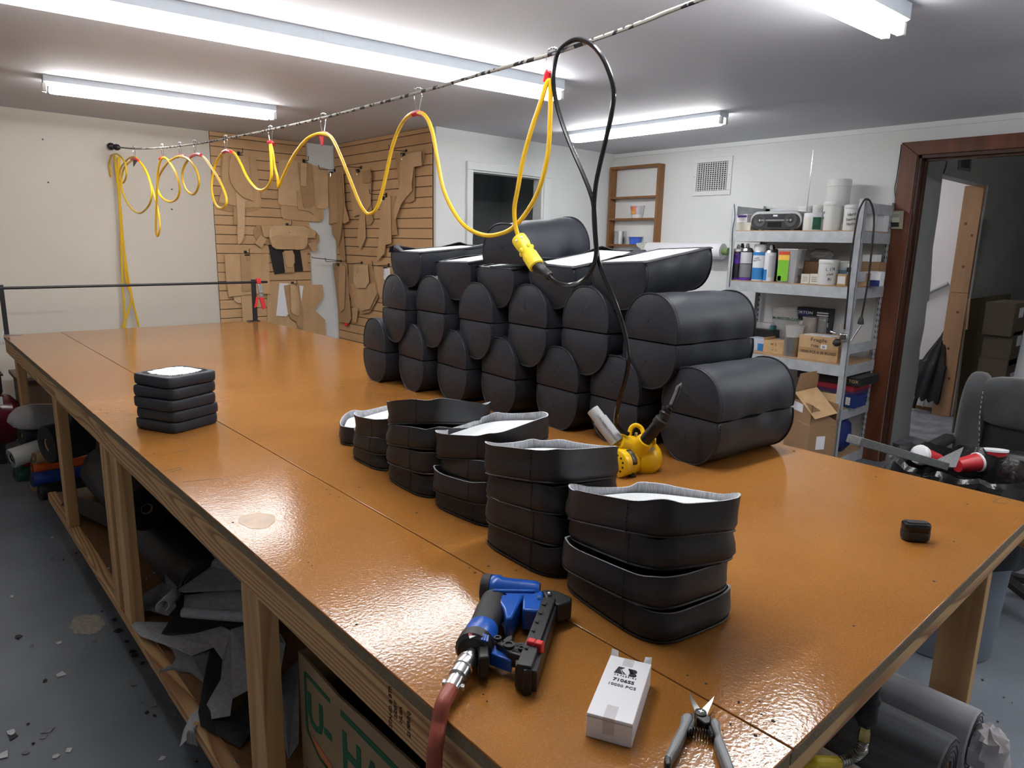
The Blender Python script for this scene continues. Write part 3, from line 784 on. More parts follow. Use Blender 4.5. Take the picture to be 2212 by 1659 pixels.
wpart('tape_tail', MB().prism([rp(287, 346, RX - .01), rp(296, 346, RX - .01), rp(288, 360, RX - .01)], (.004, .001, 0)), M_BLACK, yc)
# yellow connector
def axis_frame(p, q):
    return Vector(p), (Vector(q) - Vector(p))
pa, pb = rp(1121, 516), rp(1160, 576)
ax = (pb - pa).normalized(); LN = (pb - pa).length
cn = wpart('connector', MB().lathe([(.010, -.006), (.0205, -.002), (.0215, .004), (.0215, LN * .22), (.0195, LN * .30), (.0185, LN * .52), (.0215, LN * .60), (.022, LN * .97), (.019, LN)], pa, ax, 22), M_YPLUG, yc)
u, v = basis(ax)
for a in (0, 1, 2, 3, 4, 5):
    di = u * math.cos(a) + v * math.sin(a)
    wpart('grip_dimple', MB().ball(pa + ax * LN * .42 + di * .0175, .0055, 6, (1, 1, 1.4)), M_YPLUG, cn)
vd = -(pa - Vector((0, 0, CAMZ))).normalized()
vd = (vd - ax * vd.dot(ax)).normalized()
sdv = ax.cross(vd)
for s in (-1, 1):
    c0 = pa + ax * (LN * .12) + (vd * .93 + sdv * s * .37).normalized() * .0212
    wpart('screw', MB().cyl(c0, c0 + vd * .002, .0032, n=10), M_STEEL, cn)
# black cord with plug
BK = [(1186, 596), (1202, 610), (1232, 616), (1262, 603), (1281, 575), (1288, 545), (1286, 500), (1283, 450), (1276, 418), (1258, 372), (1236, 322), (1214, 265), (1200, 212), (1195, 165), (1204, 118), (1225, 94), (1250, 85), (1278, 96), (1302, 125), (1320, 168), (1326, 205), (1320, 250), (1308, 305), (1296, 355), (1287, 400), (1283, 450), (1285, 500), (1290, 548), (1300, 585), (1316, 622), (1334, 668), (1350, 722), (1357, 775), (1352, 815), (1341, 852), (1332, 890), (1331, 915), (1342, 930), (1358, 938)]
bc = thing('power_cord', 'black power cord looped over the rope and running to the heat blower', 'cord', (1.3, 1.2, 1.5))
pth = []
for i, (x, y) in enumerate(BK):
    t = max(0, (i - 25) / (len(BK) - 26)); pth.append(rp(x, y, RX - .012 * math.cos(i * .38) + .125 * t ** 1.5))
wpart('cable', MB().tube(crom(pth, 6), .0058, 8), M_BLACKG, bc)
qa, qb = pb, rp(1188, 598)
ax2 = (qb - qa).normalized(); l2 = (qb - qa).length
wpart('plug', MB().lathe([(.0165, 0), (.0165, l2 * .3), (.0145, l2 * .42), (.0125, l2 * .75), (.0135, l2 * .8), (.011, l2 * .98), (.006, l2)], qa, ax2, 14), M_BLACK, bc)
# wire curtain hooks
HK = [(291, 322, 342), (352, 318, 340), (390, 314, 337), (422, 310, 335), (489, 300, 326), (585, 280, 310), (699, 254, 289), (903, 200, 243), (1190, 116, 160)]
for i, (x, y0, y1) in enumerate(HK):
    top, bot = rp(x, y0 - 3), rp(x, y1)
    t = thing('curtain_hook', 'wire curtain hook with tiny beads, %s from the cream wall' % ORD[i], 'hook', tuple(bot), 'wire curtain hooks along the rope')
    h = top.z - bot.z + .008; w = h * .30
    loc = [(-.3, 0), (-.55, .22), (-1, .62), (-.75, .92), (0, 1.0), (.75, .92), (1, .66), (.55, .24), (.3, 0)]
    pts = crom([bot + Vector((.25 * w * k * 0, -w * k, h * zz)) for k, zz in loc], 5)
    wpart('wire', MB().tube(pts, .0015, 5), M_CHROME, t)
    for k in (-.55, -.05, .45, .85):
        wpart('bead', MB().ball(bot + Vector((0, -w * k, h * (1.03 - .10 * k * k))), .0036, 5), M_CHROME, t)
# ================================================================== TOOLS ON THE TABLE
def flat(poly, z): return [PZ(x, y, z) for x, y in poly]
def slab(poly, z0, z1, sub=0):
    """outline seen on its upper face at height z1, thickness down to z0"""
    pts = flat(poly, z1)
    return MB().prism([Vector((p.x, p.y, z0)) for p in pts], (0, 0, z1 - z0))
# ---- pneumatic stapler lying on its side
T = TT + .0004
sg = thing('staple_gun', 'blue and black pneumatic staple gun with an air hose', 'staple gun', tuple(PZ(1110, 1390, TT)))
C = lambda x, y: (980 + x * 280 / 1659, 1240 + y * 280 / 1659)
def S(pts): return [C(*p) for p in pts]
zt = TT + .052
# head: cylinder block along the butt-to-nose axis
h0, h1 = PZ(*C(470, 190), TT + .028), PZ(*C(1100, 255), TT + .028)
ax = (h1 - h0).normalized(); HL = (h1 - h0).length
wpart('head_body', MB().lathe([(.022, 0), (.0245, .004), (.0245, HL * .18), (.021, HL * .24), (.021, HL * .9), (.018, HL)], h0, ax, 20), M_BLUE, sg)
wpart('head_cap', MB().lathe([(.018, -.016), (.0225, -.014), (.0245, -.009), (.0245, 0)], h0, ax, 22), M_RUBBER, sg)
wpart('head_block', slab(S([(445, 250), (480, 120), (620, 110), (1090, 175), (1155, 225), (1130, 400), (1105, 480), (885, 465), (880, 300), (620, 330), (450, 310)]), TT + .006, TT + .038), M_BLUE, sg, bev=.004)
wpart('head_block', slab(S([(885, 245), (1150, 262), (1112, 470), (880, 452)]), TT + .008, TT + .044), M_BLUE, sg, bev=.003)
wpart('head_rib', MB().bar(PZ(*C(500, 215), TT + .050), PZ(*C(1040, 225), TT + .046), .006, .006), M_BLUE, sg, bev=.002)
wpart('trigger_housing', slab(S([(500, 265), (900, 250), (870, 310), (800, 440), (745, 560), (670, 560), (640, 430), (560, 310)]), TT + .010, TT + .047), M_BLUE, sg, bev=.003)
tg = wpart('trigger', slab(S([(815, 265), (880, 260), (870, 330), (800, 460), (750, 490), (770, 420)]), TT + .018, TT + .044), M_BLACK, sg, bev=.002)
wpart('trigger_wire', MB().tube(crom([PZ(*C(860, 330), TT + .03), PZ(*C(830, 430), TT + .026), PZ(*C(822, 480), TT + .022), PZ(*C(840, 530), TT + .018), PZ(*C(836, 585), TT + .015)], 5), .0015, 6), M_STEEL, sg)
# grip: tapered oval bar from the head to the hose end
g0, g1 = PZ(*C(545, 330), TT + .030), PZ(*C(330, 800), TT + .030)
gx = (g1 - g0).normalized(); GL = (g1 - g0).length
def grip(a, b, r0, r1, n=20, fl=.86):
    u = gx.cross(Vector((0, 0, 1))).normalized(); rows = []
    for k in range(9):
        t = a + (b - a) * k / 8; r = (r0 + (r1 - r0) * k / 8) * (1 + .05 * math.sin(math.pi * k / 8))
        rows.append([g0 + gx * (GL * t) + u * r * math.cos(2 * math.pi * i / n) + Vector((0, 0, 1)) * r * fl * math.sin(2 * math.pi * i / n) for i in range(n)])
    m = MB().grid(rows, closed=True); m.add(rows[0], [tuple(range(n))]); m.add(rows[-1], [tuple(range(n))]); return m
wpart('grip', grip(.02, .80, .0235, .022), M_RUBBER, sg)
wpart('grip_base', grip(.79, 1.12, .0235, .0245), M_BLUE, sg)
lb = wpart('warning_label', MB().prism([PZ(*C(x, y), TT + .0535) for x, y in ((185, 770), (275, 730), (300, 790), (205, 830))], (0, 0, .001)), M_WHITE, sg)
wpart('label_stripe', MB().prism([PZ(*C(x, y), TT + .055) for x, y in ((190, 760), (280, 735), (300, 765), (195, 785))], (0, 0, .0006)), M_REDP, sg)
for k in range(4):
    wpart('cooling_rib', MB().bar(PZ(*C(350 + 30 * k, 760 + 10 * k), TT + .0525), PZ(*C(330 + 32 * k, 840 + 10 * k), TT + .050), .003, .003), M_BLUE, sg)
# end collar and hose coupling
e0 = g0 + gx * GL * 1.12
wpart('end_collar', MB().lathe([(.023, 0), (.027, .004), (.027, .022), (.022, .028), (.012, .029)], e0, gx, 20), M_BLACK, sg)
wpart('collar_block', slab(S([(310, 860), (440, 860), (460, 1060), (320, 1070)]), TT + .008, TT + .042), M_BLACK, sg, bev=.003)
# rear bracket to the magazine
wpart('lower_arm', slab(S([(480, 880), (760, 1040), (745, 1110), (460, 1010)]), TT + .010, TT + .030), M_BLUE, sg, bev=.002)
br = wpart('bracket', slab(S([(560, 810), (610, 830), (650, 880), (770, 870), (900, 870), (1010, 830), (1040, 900), (1010, 960), (960, 1080), (700, 1000), (620, 920), (540, 880)]), TT + .018, TT + .040), M_BLACK, sg, bev=.002)
for x, y, r in ((705, 915, .0085), (563, 832, .0055), (865, 960, .0045)):
    p = PZ(*C(x, y), TT + .041); wpart('pivot_boss', MB().lathe([(r, 0), (r, .003), (r * .6, .003), (r * .6, .001), (.0001, .001)], p, (0, 0, 1), 16), M_RUBBER, sg)
for poly in ([(790, 890), (880, 890), (860, 915), (800, 920)], [(900, 890), (990, 860), (930, 950), (880, 930)], [(760, 950), (840, 960), (830, 1000), (750, 980)], [(930, 980), (1000, 950), (960, 1030), (890, 1000)]):
    wpart('bracket_web', slab(S(poly), TT + .0395, TT + .0408), mat('bracket recess', (.004, .004, .004), .8), sg)
wpart('release_lever', slab(S([(620, 840), (690, 790), (755, 775), (762, 830), (700, 870), (650, 870)]), TT + .024, TT + .036), M_BLACK, sg, bev=.002)
# magazine from the nose to the tail
def mag(a, b, wd, z0, z1, m, name):
    p, q = PZ(*C(*a), z1), PZ(*C(*b), z1)
    u = (q - p).normalized().cross(Vector((0, 0, 1))) * wd
    return wpart(name, MB().prism([Vector((c.x, c.y, z0)) for c in (p + u, p - u, q - u, q + u)], (0, 0, z1 - z0)), m, sg, bev=.0015)
mag((1225, 300), (900, 1170), .0105, TT + .006, TT + .044, M_BLACK, 'magazine')
mag((1300, 330), (1010, 1240), .0062, TT + .004, TT + .036, M_STEELB, 'magazine_rail')
for k in range(6):
    t = k / 5; x, y = 1190 - 230 * t, 380 + 560 * t
    wpart('magazine_rib', MB().prism([PZ(*C(x - 60, y + 10), TT + .045), PZ(*C(x, y - 10), TT + .045), PZ(*C(x - 15, y + 25), TT + .045)], (0, 0, .0012)), M_RUBBER, sg)
wpart('tail_plate', slab(S([(880, 1185), (1000, 1175), (1005, 1225), (890, 1240)]), TT + .001, TT + .040), M_STEELB, sg, bev=.002)
wpart('tail_block', slab(S([(790, 1090), (960, 1110), (890, 1190), (790, 1180)]), TT + .004, TT + .038), M_BLACK, sg, bev=.002)
for x, y in ((1095, 905), (995, 880)):
    p = PZ(*C(x, y), TT + .045); wpart('magazine_latch', MB().obox(p + Vector((0, 0, -.006)), (.011, .012, .022), .4), M_REDP, sg, bev=.002)
wpart('nose', slab(S([(1130, 190), (1320, 205), (1500, 285), (1515, 305), (1510, 350), (1330, 400), (1180, 300)]), TT + .008, TT + .040), M_BLACK, sg, bev=.003)
wpart('nose_plate', slab(S([(1340, 300), (1510, 305), (1510, 370), (1340, 400)]), TT + .012, TT + .034), M_STEELB, sg, bev=.002)
p = PZ(*C(1225, 258), TT + .042); wpart('nose_bolt', MB().ball(p, .004, 6), M_STEEL, sg)
p = PZ(*C(1090, 300), TT + .047); wpart('screw', MB().cyl(p, p + Vector((0, 0, .001)), .003, n=8), M_STEEL, sg)
# brass/steel couplings and the red hose
c0 = e0 + gx * .028
c1 = PZ(1012, 1405, TT + .026); c2 = PZ(985, 1470, TT + .020); c3 = PZ(968, 1492, TT + .018)
dx = (c2 - c0).normalized(); CL = (c2 - c0).length
wpart('hose_coupling', MB().lathe([(.0085, 0), (.0085, CL * .14), (.0105, CL * .16), (.0105, CL * .24), (.0135, CL * .26), (.0135, CL * .32), (.0142, CL * .34), (.0142, CL * .58), (.0125, CL * .6), (.0125, CL * .66), (.0135, CL * .67), (.0135, CL * .88), (.010, CL * .9), (.010, CL)], c0, dx, 18), M_STEEL, sg)
wpart('hose_clamp', MB().lathe([(.0118, 0), (.0118, .016), (.009, .018)], c2, dx, 16), M_STEEL, sg)
for s in (-1, 1):
    u = dx.cross(Vector((0, 0, 1))); wpart('clamp_ear', MB().obox(c2 + dx * .008 + u * s * .014, (.008, .005, .006), .7), M_STEEL, sg, bev=.001)
hp = [c2 + dx * .010, PZ(957, 1520, TT + .016), PX(949, 1560, .458), PX(943, 1600, .446), PX(938, 1650, .440), Vector((.425, .60, TT - .20)), Vector((.40, .58, TT - .45)), Vector((.36, .5, .12)), Vector((.2, .3, .012))]
wpart('air_hose', MB().tube(crom(hp, 8), .0105, 12), M_HOSE, sg)
# ---- box of staples
bx = thing('staple_box', 'small white staple box printed 7106SS 10000 PCS', 'box', tuple(PZ(1330, 1520, TT)))
bz = TT + .033
A_, B_, C_, D_ = PZ(1263, 1538, bz), PZ(1362, 1565, bz), PZ(1412, 1436, bz), PZ(1323, 1416, bz)
wid = ((B_ - A_) + (C_ - D_)) / 2; lng = ((D_ - A_) + (C_ - B_)) / 2
ctr = (A_ + B_ + C_ + D_) / 4
ex = wid.normalized(); ey = Vector((-ex.y, ex.x, 0)); W2 = wid.length / 2; L2 = lng.length / 2
def bp_(u, v, z): return ctr + ex * u * W2 + ey * v * L2 + Vector((0, 0, z - bz))
wpart('carton', MB().prism([bp_(-1, -1, TT + .0003), bp_(1, -1, TT + .0003), bp_(1, 1, TT + .0003), bp_(-1, 1, TT + .0003)], (0, 0, bz - TT)), M_WHITE, bx, bev=.0008)
wpart('lid_crease', MB().bar(bp_(-1, -1.006, bz - .0035), bp_(1, -1.006, bz - .0035), .0008, .0006), mat('grey crease', (.3, .3, .32), .8), bx)
for s in (-1, 1):
    wpart('corner_flap', MB().prism([bp_(s * .98, 1.0, bz), bp_(s * .62, 1.0, bz), bp_(s * .66, 1.06, bz + .006), bp_(s * .98, 1.05, bz + .008)], ey * .0008), M_WHITE, bx)
wpart('clear_tape', MB().prism([bp_(-.28, -1.004, bz + .0002), bp_(.22, -1.004, bz + .0002), bp_(.22, -.62, bz + .0002), bp_(-.28, -.62, bz + .0002)], (0, 0, .0003)).prism([bp_(-.28, -1.006, bz), bp_(.22, -1.006, bz), bp_(.22, -1.006, bz - .022), bp_(-.28, -1.006, bz - .023)], ey * .0004), M_TAPE, bx)
wpart('clear_tape', MB().prism([bp_(-.30, .99, bz + .0002), bp_(.20, .99, bz + .0002), bp_(.20, .72, bz + .0002), bp_(-.30, .72, bz + .0002)], (0, 0, .0003)), M_TAPE, bx)
# printed mark: slanted block letters KB with striped middle
lg = thing if False else None
cx, cy = -.02, .52
def mark(poly, m=M_INK):
    return MB().prism([bp_(cx + x, cy + y, bz + .0004) for x, y in poly], (0, 0, .0003))
wpart('printed_mark', mark([(-.52, -.11), (-.40, .13), (-.10, .13), (-.28, .03), (-.10, -.11)]), M_INK, bx)
wpart('printed_mark', mark([(.05, .13), (.40, .13), (.50, .09), (.50, .03), (.42, .01), (.52, -.03), (.52, -.09), (.40, -.12), (.16, -.12), (.20, 0)]), M_INK, bx)
for k in range(4):
    wpart('printed_stripe', mark([(-.30 + .06 * k, .05 - .03 * k), (-.26 + .06 * k, .06 - .03 * k), (-.06 + .05 * k, -.10 - .005 * k), (-.11 + .05 * k, -.11)]), M_INK if k % 2 else M_WHITE, bx)
    wpart('printed_stripe', mark([(.02 + .06 * k, .12), (.05 + .06 * k, .12), (.20 + .05 * k, -.02), (.16 + .05 * k, -.03)]), M_INK if k % 2 else M_WHITE, bx)
for s, v, sz, bo in (('K B  F A B R I C S', .355, .0036, 0), ('7106SS', .20, .0088, .0002), ('10000 PCS', .03, .0076, .0)):
    write(s, sz, bp_(.02, v, bz + .0005), ex, ey, bx, mat('dark print', (.03, .025, .06), .6), bold=bo, sx=1.12)
# ---- snips
sn = thing('thread_snips', 'grey handled spring snips lying open at the table corner', 'scissors', tuple(PZ(1513, 1560, TT)))
C2 = lambda x, y: (1240 + x * 380 / 2212, 1390 + y * 380 / 2212)
def S2(p): return [C2(*q) for q in p]
wpart('blade', slab(S2([(1445, 615), (1470, 650), (1600, 840), (1580, 900), (1520, 850), (1480, 750)]), T + .007, T + .0095), M_STEEL, sn)
wpart('blade', slab(S2([(1765, 660), (1740, 740), (1670, 900), (1580, 900), (1590, 840)]), T + .010, T + .0125), M_STEEL, sn)
wpart('handle', slab(S2([(1440, 855), (1490, 890), (1490, 925), (1425, 1060), (1350, 1240), (1240, 1420), (1225, 1500), (1150, 1510), (1140, 1400), (1230, 1200), (1320, 1030), (1345, 960), (1345, 900), (1380, 865)]), T, T + .016), mat('grey nylon', (.16, .165, .175), .42), sn, bev=.004)
wpart('handle', slab(S2([(1735, 920), (1800, 930), (1842, 985), (1840, 1060), (1880, 1180), (1960, 1380), (2020, 1540), (2030, 1600), (1940, 1600), (1900, 1540), (1760, 1190), (1790, 1130), (1715, 960)]), T, T + .016), mat('grey nylon', (.16, .165, .175), .42), sn, bev=.004)
wpart('handle_tip', slab(S2([(1145, 1385), (1225, 1425), (1222, 1500), (1195, 1530), (1150, 1510), (1135, 1440)]), T - .0002, T + .0166), M_BLACK, sn, bev=.004)
wpart('handle_tip', slab(S2([(1940, 1560), (2020, 1550), (2040, 1640), (1960, 1660)]), T - .0002, T + .0166), M_BLACK, sn, bev=.004)
wpart('pivot_arm', slab(S2([(1545, 870), (1600, 845), (1650, 870), (1730, 930), (1720, 1000), (1650, 1010), (1540, 920)]), T + .003, T + .0135), M_BLACK, sn, bev=.002)
wpart('pivot_arm', slab(S2([(1455, 870), (1530, 865), (1530, 970), (1500, 1060), (1440, 1120), (1400, 1060), (1480, 930)]), T + .003, T + .0115), M_BLACK, sn, bev=.002)
wpart('pivot_arm', slab(S2([(1690, 1020), (1720, 1015), (1760, 1130), (1740, 1180), (1710, 1140)]), T + .003, T + .0115), M_BLACK, sn, bev=.002)
p = PZ(*C2(1595, 870), T + .0138); wpart('pivot_screw', MB().lathe([(.0075, 0), (.0075, .001), (.005, .002), (.0001, .002)], p, (0, 0, 1), 14), M_BLACK, sn)
wpart('screw_slot', MB().obox(p + Vector((0, 0, .0022)), (.006, .0012, .0006), .4).obox(p + Vector((0, 0, .0022)), (.006, .0012, .0006), 1.97), M_STEEL, sn)
sp0, sp1 = PZ(*C2(1450, 1100), T + .007), PZ(*C2(1730, 1160), T + .007)
sv = (sp1 - sp0); u, v = basis(sv); pts = []
for k in range(110):
    a = k / 110 * 2 * math.pi * 8
    pts.append(sp0 + sv * (k / 110) + (u * math.cos(a) + v * math.sin(a)) * .0058)
wpart('spring', MB().tube(pts, .0007, 5), M_STEELB, sn)
# ---- earbud case
ec = thing('earbud_case', 'small glossy black rounded earbud case on the table', 'case', tuple(PZ(1981, 1172, TT)))
M_ = Matrix.Translation(PZ(1981, 1172, TT) + Vector((.010, .009, 0))) @ Matrix.Rotation(math.radians(-48), 4, 'Z') @ Matrix.Diagonal((1.12, 1.25, 1.42, 1))
def pill(z0, z1, w, d_, rr, inset0, inset1):
    rows = []
    for k in range(9):
        t = k / 8; a = math.pi * t; ins = rr * (1 - math.sin(a) ** .5) if (k in (0, 8)) else rr * (1 - math.sqrt(max(0, 1 - (2 * t - 1) ** 4))) 
        f0 = inset0 if t < .5 else inset1
        rows.append([Vector((x, y, z0 + (z1 - z0) * t)) for x, y in rrect(w - 2 * ins * f0, d_ - 2 * ins * f0, d_ * .42 - ins * f0 * .5, 6)])
    m = MB().grid(rows, closed=True); m.add(rows[0], [tuple(range(len(rows[0])))]); m.add(rows[-1], [tuple(range(len(rows[0])))]); return m
wpart('case_body', pill(.0005, .0165, .050, .027, .006, 1, .05).xf(M_), M_BLACK, ec)
wpart('case_lid', pill(.0172, .0290, .050, .027, .006, .05, 1.2).xf(M_), M_BLACKG, ec)
wpart('lid_inset', MB().prism([Vector((x, y, .0290)) for x, y in rrect(.038, .014, .005)], (0, 0, .0005)).xf(M_), mat('dark grey gloss', (.05, .05, .055), .12), ec)
# ---- yellow heat blower
hb = thing('heat_blower', 'yellow metal heat blower with black nozzle and grey tube handle', 'heat gun', (1.42, 1.09, TT))
FW = Vector((.657, .727, -.2))
def G(px, py, d=0.0):
    o = Vector((0, 0, CAMZ)); c = Vector((1.435, 1.10, TT + .05)); r = ray(px, py).normalized()
    k = ((c - o).dot(FW) + d) / r.dot(FW); return o + r * k
DG = lambda x, y: (1240 + x * 280 / 1787, 800 + y * 260 / 1659)
mf = G(*DG(565, 1290), -.035); mb_ = G(*DG(850, 1230), .045)
md_ = (mb_ - mf).normalized(); ML = (mb_ - mf).length
wpart('motor_housing', MB().lathe([(.033, 0), (.0375, .003), (.0385, .008), (.0385, ML * .75), (.034, ML)], mf, md_, 26), M_YELLOW, hb)
vc = G(*DG(960, 1200), .040)
vdir = md_
wpart('volute', MB().lathe([(.008, -.050), (.028, -.047), (.042, -.036), (.050, -.016), (.052, .004), (.046, .022), (.030, .034), (.005, .038)], vc, vdir, 28), M_YELLOW, hb)
u, v = basis(md_)
for k in range(12):
    a = 2 * math.pi * k / 12 + .2; c = mf + (u * math.cos(a) + v * math.sin(a)) * .0245
    wpart('vent_hole', MB().cyl(c - md_ * .0006, c + md_ * .001, .0030, n=10), M_HOLE, hb)
# name plate on the motor side facing up-right
pc = G(*DG(700, 1180), -.005)
nrm = ((-FW) - md_ * (-FW).dot(md_)).normalized()
nrm = (nrm + Vector((.35, .2, .9)) * .55); nrm = (nrm - md_ * nrm.dot(md_)).normalized(); tx_ = md_.cross(nrm)
base = mf + md_ * ML * .36
pl = []
for k in range(7):
    a = (k - 3) * .2; pl.append([base + (nrm * math.cos(a) + tx_ * math.sin(a)) * .0392 - md_ * .011, base + (nrm * math.cos(a) + tx_ * math.sin(a)) * .0392 + md_ * .011])
wpart('name_plate', MB().grid(pl), M_BLACK, hb, solid=.0006)
for j, off in enumerate((-.007, -.0005, .006)):
    pl2 = []
    for k in range(6):
        a = (k - 2.5) * .17; pl2.append([base + (nrm * math.cos(a) + tx_ * math.sin(a)) * .0398 + md_ * (off - .0012), base + (nrm * math.cos(a) + tx_ * math.sin(a)) * .0398 + md_ * (off + .0012)])
    wpart('plate_print', MB().grid(pl2), M_STEEL, hb, solid=.0004)
# outlet and nozzle
n0 = G(*DG(880, 1090), .01); n1 = G(*DG(985, 965), -.012); n2 = G(*DG(1215, 680), -.045)
wpart('outlet_neck', MB().lathe([(.030, 0), (.0245, .02), (.0225, (n1 - n0).length)], n0, n1 - n0, 20), M_YELLOW, hb)
wpart('outlet_lug', MB().obox(G(*DG(1100, 980), .0), (.020, .012, .018), .6), M_YELLOW, hb, bev=.003)
M_NOZ = mat('burnt black nozzle', (.008, .008, .009), .38)
nz = wpart('nozzle', MB().cyl(n1 - (n1 - n0) * .2, n2, .0165, .0165, n=18), M_NOZ, hb)
wpart('nozzle_collar', MB().lathe([(.0185, 0), (.0195, .004), (.0195, .018), (.016, .022)], n2 - (n2 - n1).normalized() * .018, n2 - n1, 18), M_RUBBER, hb)
tip = [n2 + (n2 - n1).normalized() * .0, G(*DG(1270, 560), -.045), G(*DG(1340, 500), -.045), G(*DG(1400, 370), -.04), G(*DG(1440, 250), -.035), G(*DG(1480, 175), -.03)]
tp = crom(tip, 6); rad = [.014 if i < 8 else (.0095 if i < 20 else (.0085 if i < len(tp) - 5 else .0085 - .0011 * (i - (len(tp) - 6)))) for i in range(len(tp))]
for i in range(4, 12): rad[i] += .002 * math.sin(i * 2.1)
wpart('nozzle_tip', MB().tube(tp, .01, 12, radii=rad), M_NOZ, hb)
# grey tube handle
t0 = G(*DG(600, 990), .0); t1 = G(*DG(255, 540), .03); tm = t0.lerp(t1, .70)
wpart('tube_handle', MB().lathe([(.0205, 0), (.0205, (tm - t0).length), (.0175, (tm - t0).length + .001), (.0175, (t1 - t0).length), (.0150, (t1 - t0).length), (.0150, (t1 - t0).length - .03)], t0, t1 - t0, 20, cap1=True), mat('grey pvc tube', (.47, .49, .50), .4), hb)
wpart('inlet_neck', MB().lathe([(.0245, 0), (.026, .01), (.029, .03), (.034, .05)], t0, G(*DG(820, 1080), .03) - t0, 20), M_YELLOW, hb)
hd = (t1 - t0).normalized(); up = (-FW - hd * (-FW).dot(hd)).normalized()
write('CAUTION EXTREME HEAT', .0085, t0.lerp(t1, .36) + up * .0208, hd, up.cross(hd), hb, mat('grey print', (.16, .16, .17), .6))
# loop handle, foot and cord gland
lp = [G(*DG(775, 960), .02), G(*DG(765, 880), .02), G(*DG(790, 790), .02), G(*DG(855, 755), .02), G(*DG(920, 790), .02), G(*DG(950, 850), .015), G(*DG(960, 920), .01)]
wpart('lifting_loop', MB().tube(crom(lp, 6), .0062, 10), M_YELLOW, hb)
ft = G(*DG(800, 1330), -.02)
wpart('foot', MB().obox((ft.x, ft.y, TT + .024), (.012, .004, .047), -.5).obox((ft.x - .002, ft.y, TT + .003), (.016, .03, .005), -.5), M_BLACK, hb, bev=.0015)
fc = vc - Vector((0, 0, 0))
wpart('rear_foot', MB().box((fc.x - .012, fc.y - .01, TT + .0004), (fc.x + .012, fc.y + .01, TT + .02)), M_BLACK, hb, bev=.002)
p = G(*DG(855, 885), .0); wpart('switch', MB().obox(p, (.008, .006, .012), .3), M_STEEL, hb, bev=.001)
for x, y in ((1045, 1090), (1085, 1075)):
    p = G(*DG(x, y), -.005); wpart('bolt', MB().cyl(p, p - FW * .006, .0035, n=8), M_STEEL, hb)
# ================================================================== CARDBOARD PATTERNS ON THE SLATWALLS
CA = lambda x, y: (450 + x * .16275, 290 + y * .16275)
CB = lambda x, y: (450 + x * .16275, 460 + y * .16275)
CR = lambda x, y: (690 + x * .27136, 290 + y * .27136)
PG = 'cardboard sewing patterns hung on the slatwalls'
def pattern_back(cm, poly, d, label, m=None, th=.004, curve=False, name='cardboard_pattern', group=PG, cat='pattern'):
    pts = [PY(*cm(x, y), YB - .024 - d * 1.6) for x, y in poly]
    if curve: pts = crom(pts, 4, True)
    return solo(name, MB().prism(pts, (0, th, 0)), m or M_CARD, label, cat, group, smooth=False)
def pattern_side(poly, d, label, m=None, th=.004, curve=False, name='cardboard_pattern', group=PG, cat='pattern'):
    pts = [PX(*CR(x, y), XS - .024 - d * 1.6) for x, y in poly]
    if curve: pts = crom(pts, 4, True)
    return solo(name, MB().prism(pts, (th, 0, 0)), m or M_CARD, label, cat, group, smooth=False)
def hook_back(cm, x, y, L, label):
    p = PY(*cm(x, y), YB - .012); t = thing('display_hook', label, 'hook', tuple(p), 'wire hooks on the slatwalls')
    wpart('prong', MB().tube(crom([p, p + Vector((0, -L * .9, -.005)), p + Vector((0, -L, .012)), p + Vector((0, -L - .004, .03))], 5), .0028, 6), M_STEELB, t)
    wpart('bracket', MB().box((p.x - .012, p.y - .012, p.z - .03), (p.x + .012, p.y - .009, p.z + .012)), M_STEELB, t)
    wpart('binder_clip', MB().prism([p + Vector((-.022, -.04, -.045)), p + Vector((.022, -.04, -.045)), p + Vector((.022, -.052, -.018)), p + Vector((-.022, -.052, -.018))], (0, .012, 0)), M_BLACK, t)
    wpart('clip_lever', MB().tube(crom([p + Vector((-.008, -.055, -.03)), p + Vector((-.006, -.058, -.065)), p + Vector((.006, -.058, -.065)), p + Vector((.008, -.055, -.03))], 4), .0014, 5), M_CHROME, t)
def hook_side(x, y, L, label):
    p = PX(*CR(x, y), XS - .012); t = thing('display_hook', label, 'hook', tuple(p), 'wire hooks on the slatwalls')
    wpart('prong', MB().tube(crom([p, p + Vector((-L * .9, 0, -.005)), p + Vector((-L, 0, .012)), p + Vector((-L - .004, 0, .03))], 5), .0028, 6), M_STEELB, t)
    wpart('bracket', MB().box((p.x - .012, p.y - .012, p.z - .03), (p.x - .009, p.y + .012, p.z + .012)), M_STEELB, t)
    wpart('binder_clip', MB().prism([p + Vector((-.04, -.022, -.045)), p + Vector((-.04, .022, -.045)), p + Vector((-.052, .022, -.018)), p + Vector((-.052, -.022, -.018))], (.012, 0, 0)), M_BLACK, t)
    wpart('clip_lever', MB().tube(crom([p + Vector((-.055, -.008, -.03)), p + Vector((-.058, -.006, -.075)), p + Vector((-.058, .006, -.075)), p + Vector((-.055, .008, -.03))], 4), .0014, 5), M_CHROME, t)
hook_back(CA, 395, 250, .10, 'wire hook holding the upper left pattern bunch')
hook_back(CA, 1260, 350, .10, 'wire hook holding the upper right pattern bunch')
hook_back(CA, 1040, 1200, .10, 'wire hook holding the wide middle pattern bunch')
hook_back(CB, 485, 520, .10, 'wire hook holding the lower left square pattern')
hook_back(CB, 1110, 930, .10, 'wire hook holding the long narrow patterns and white paper')
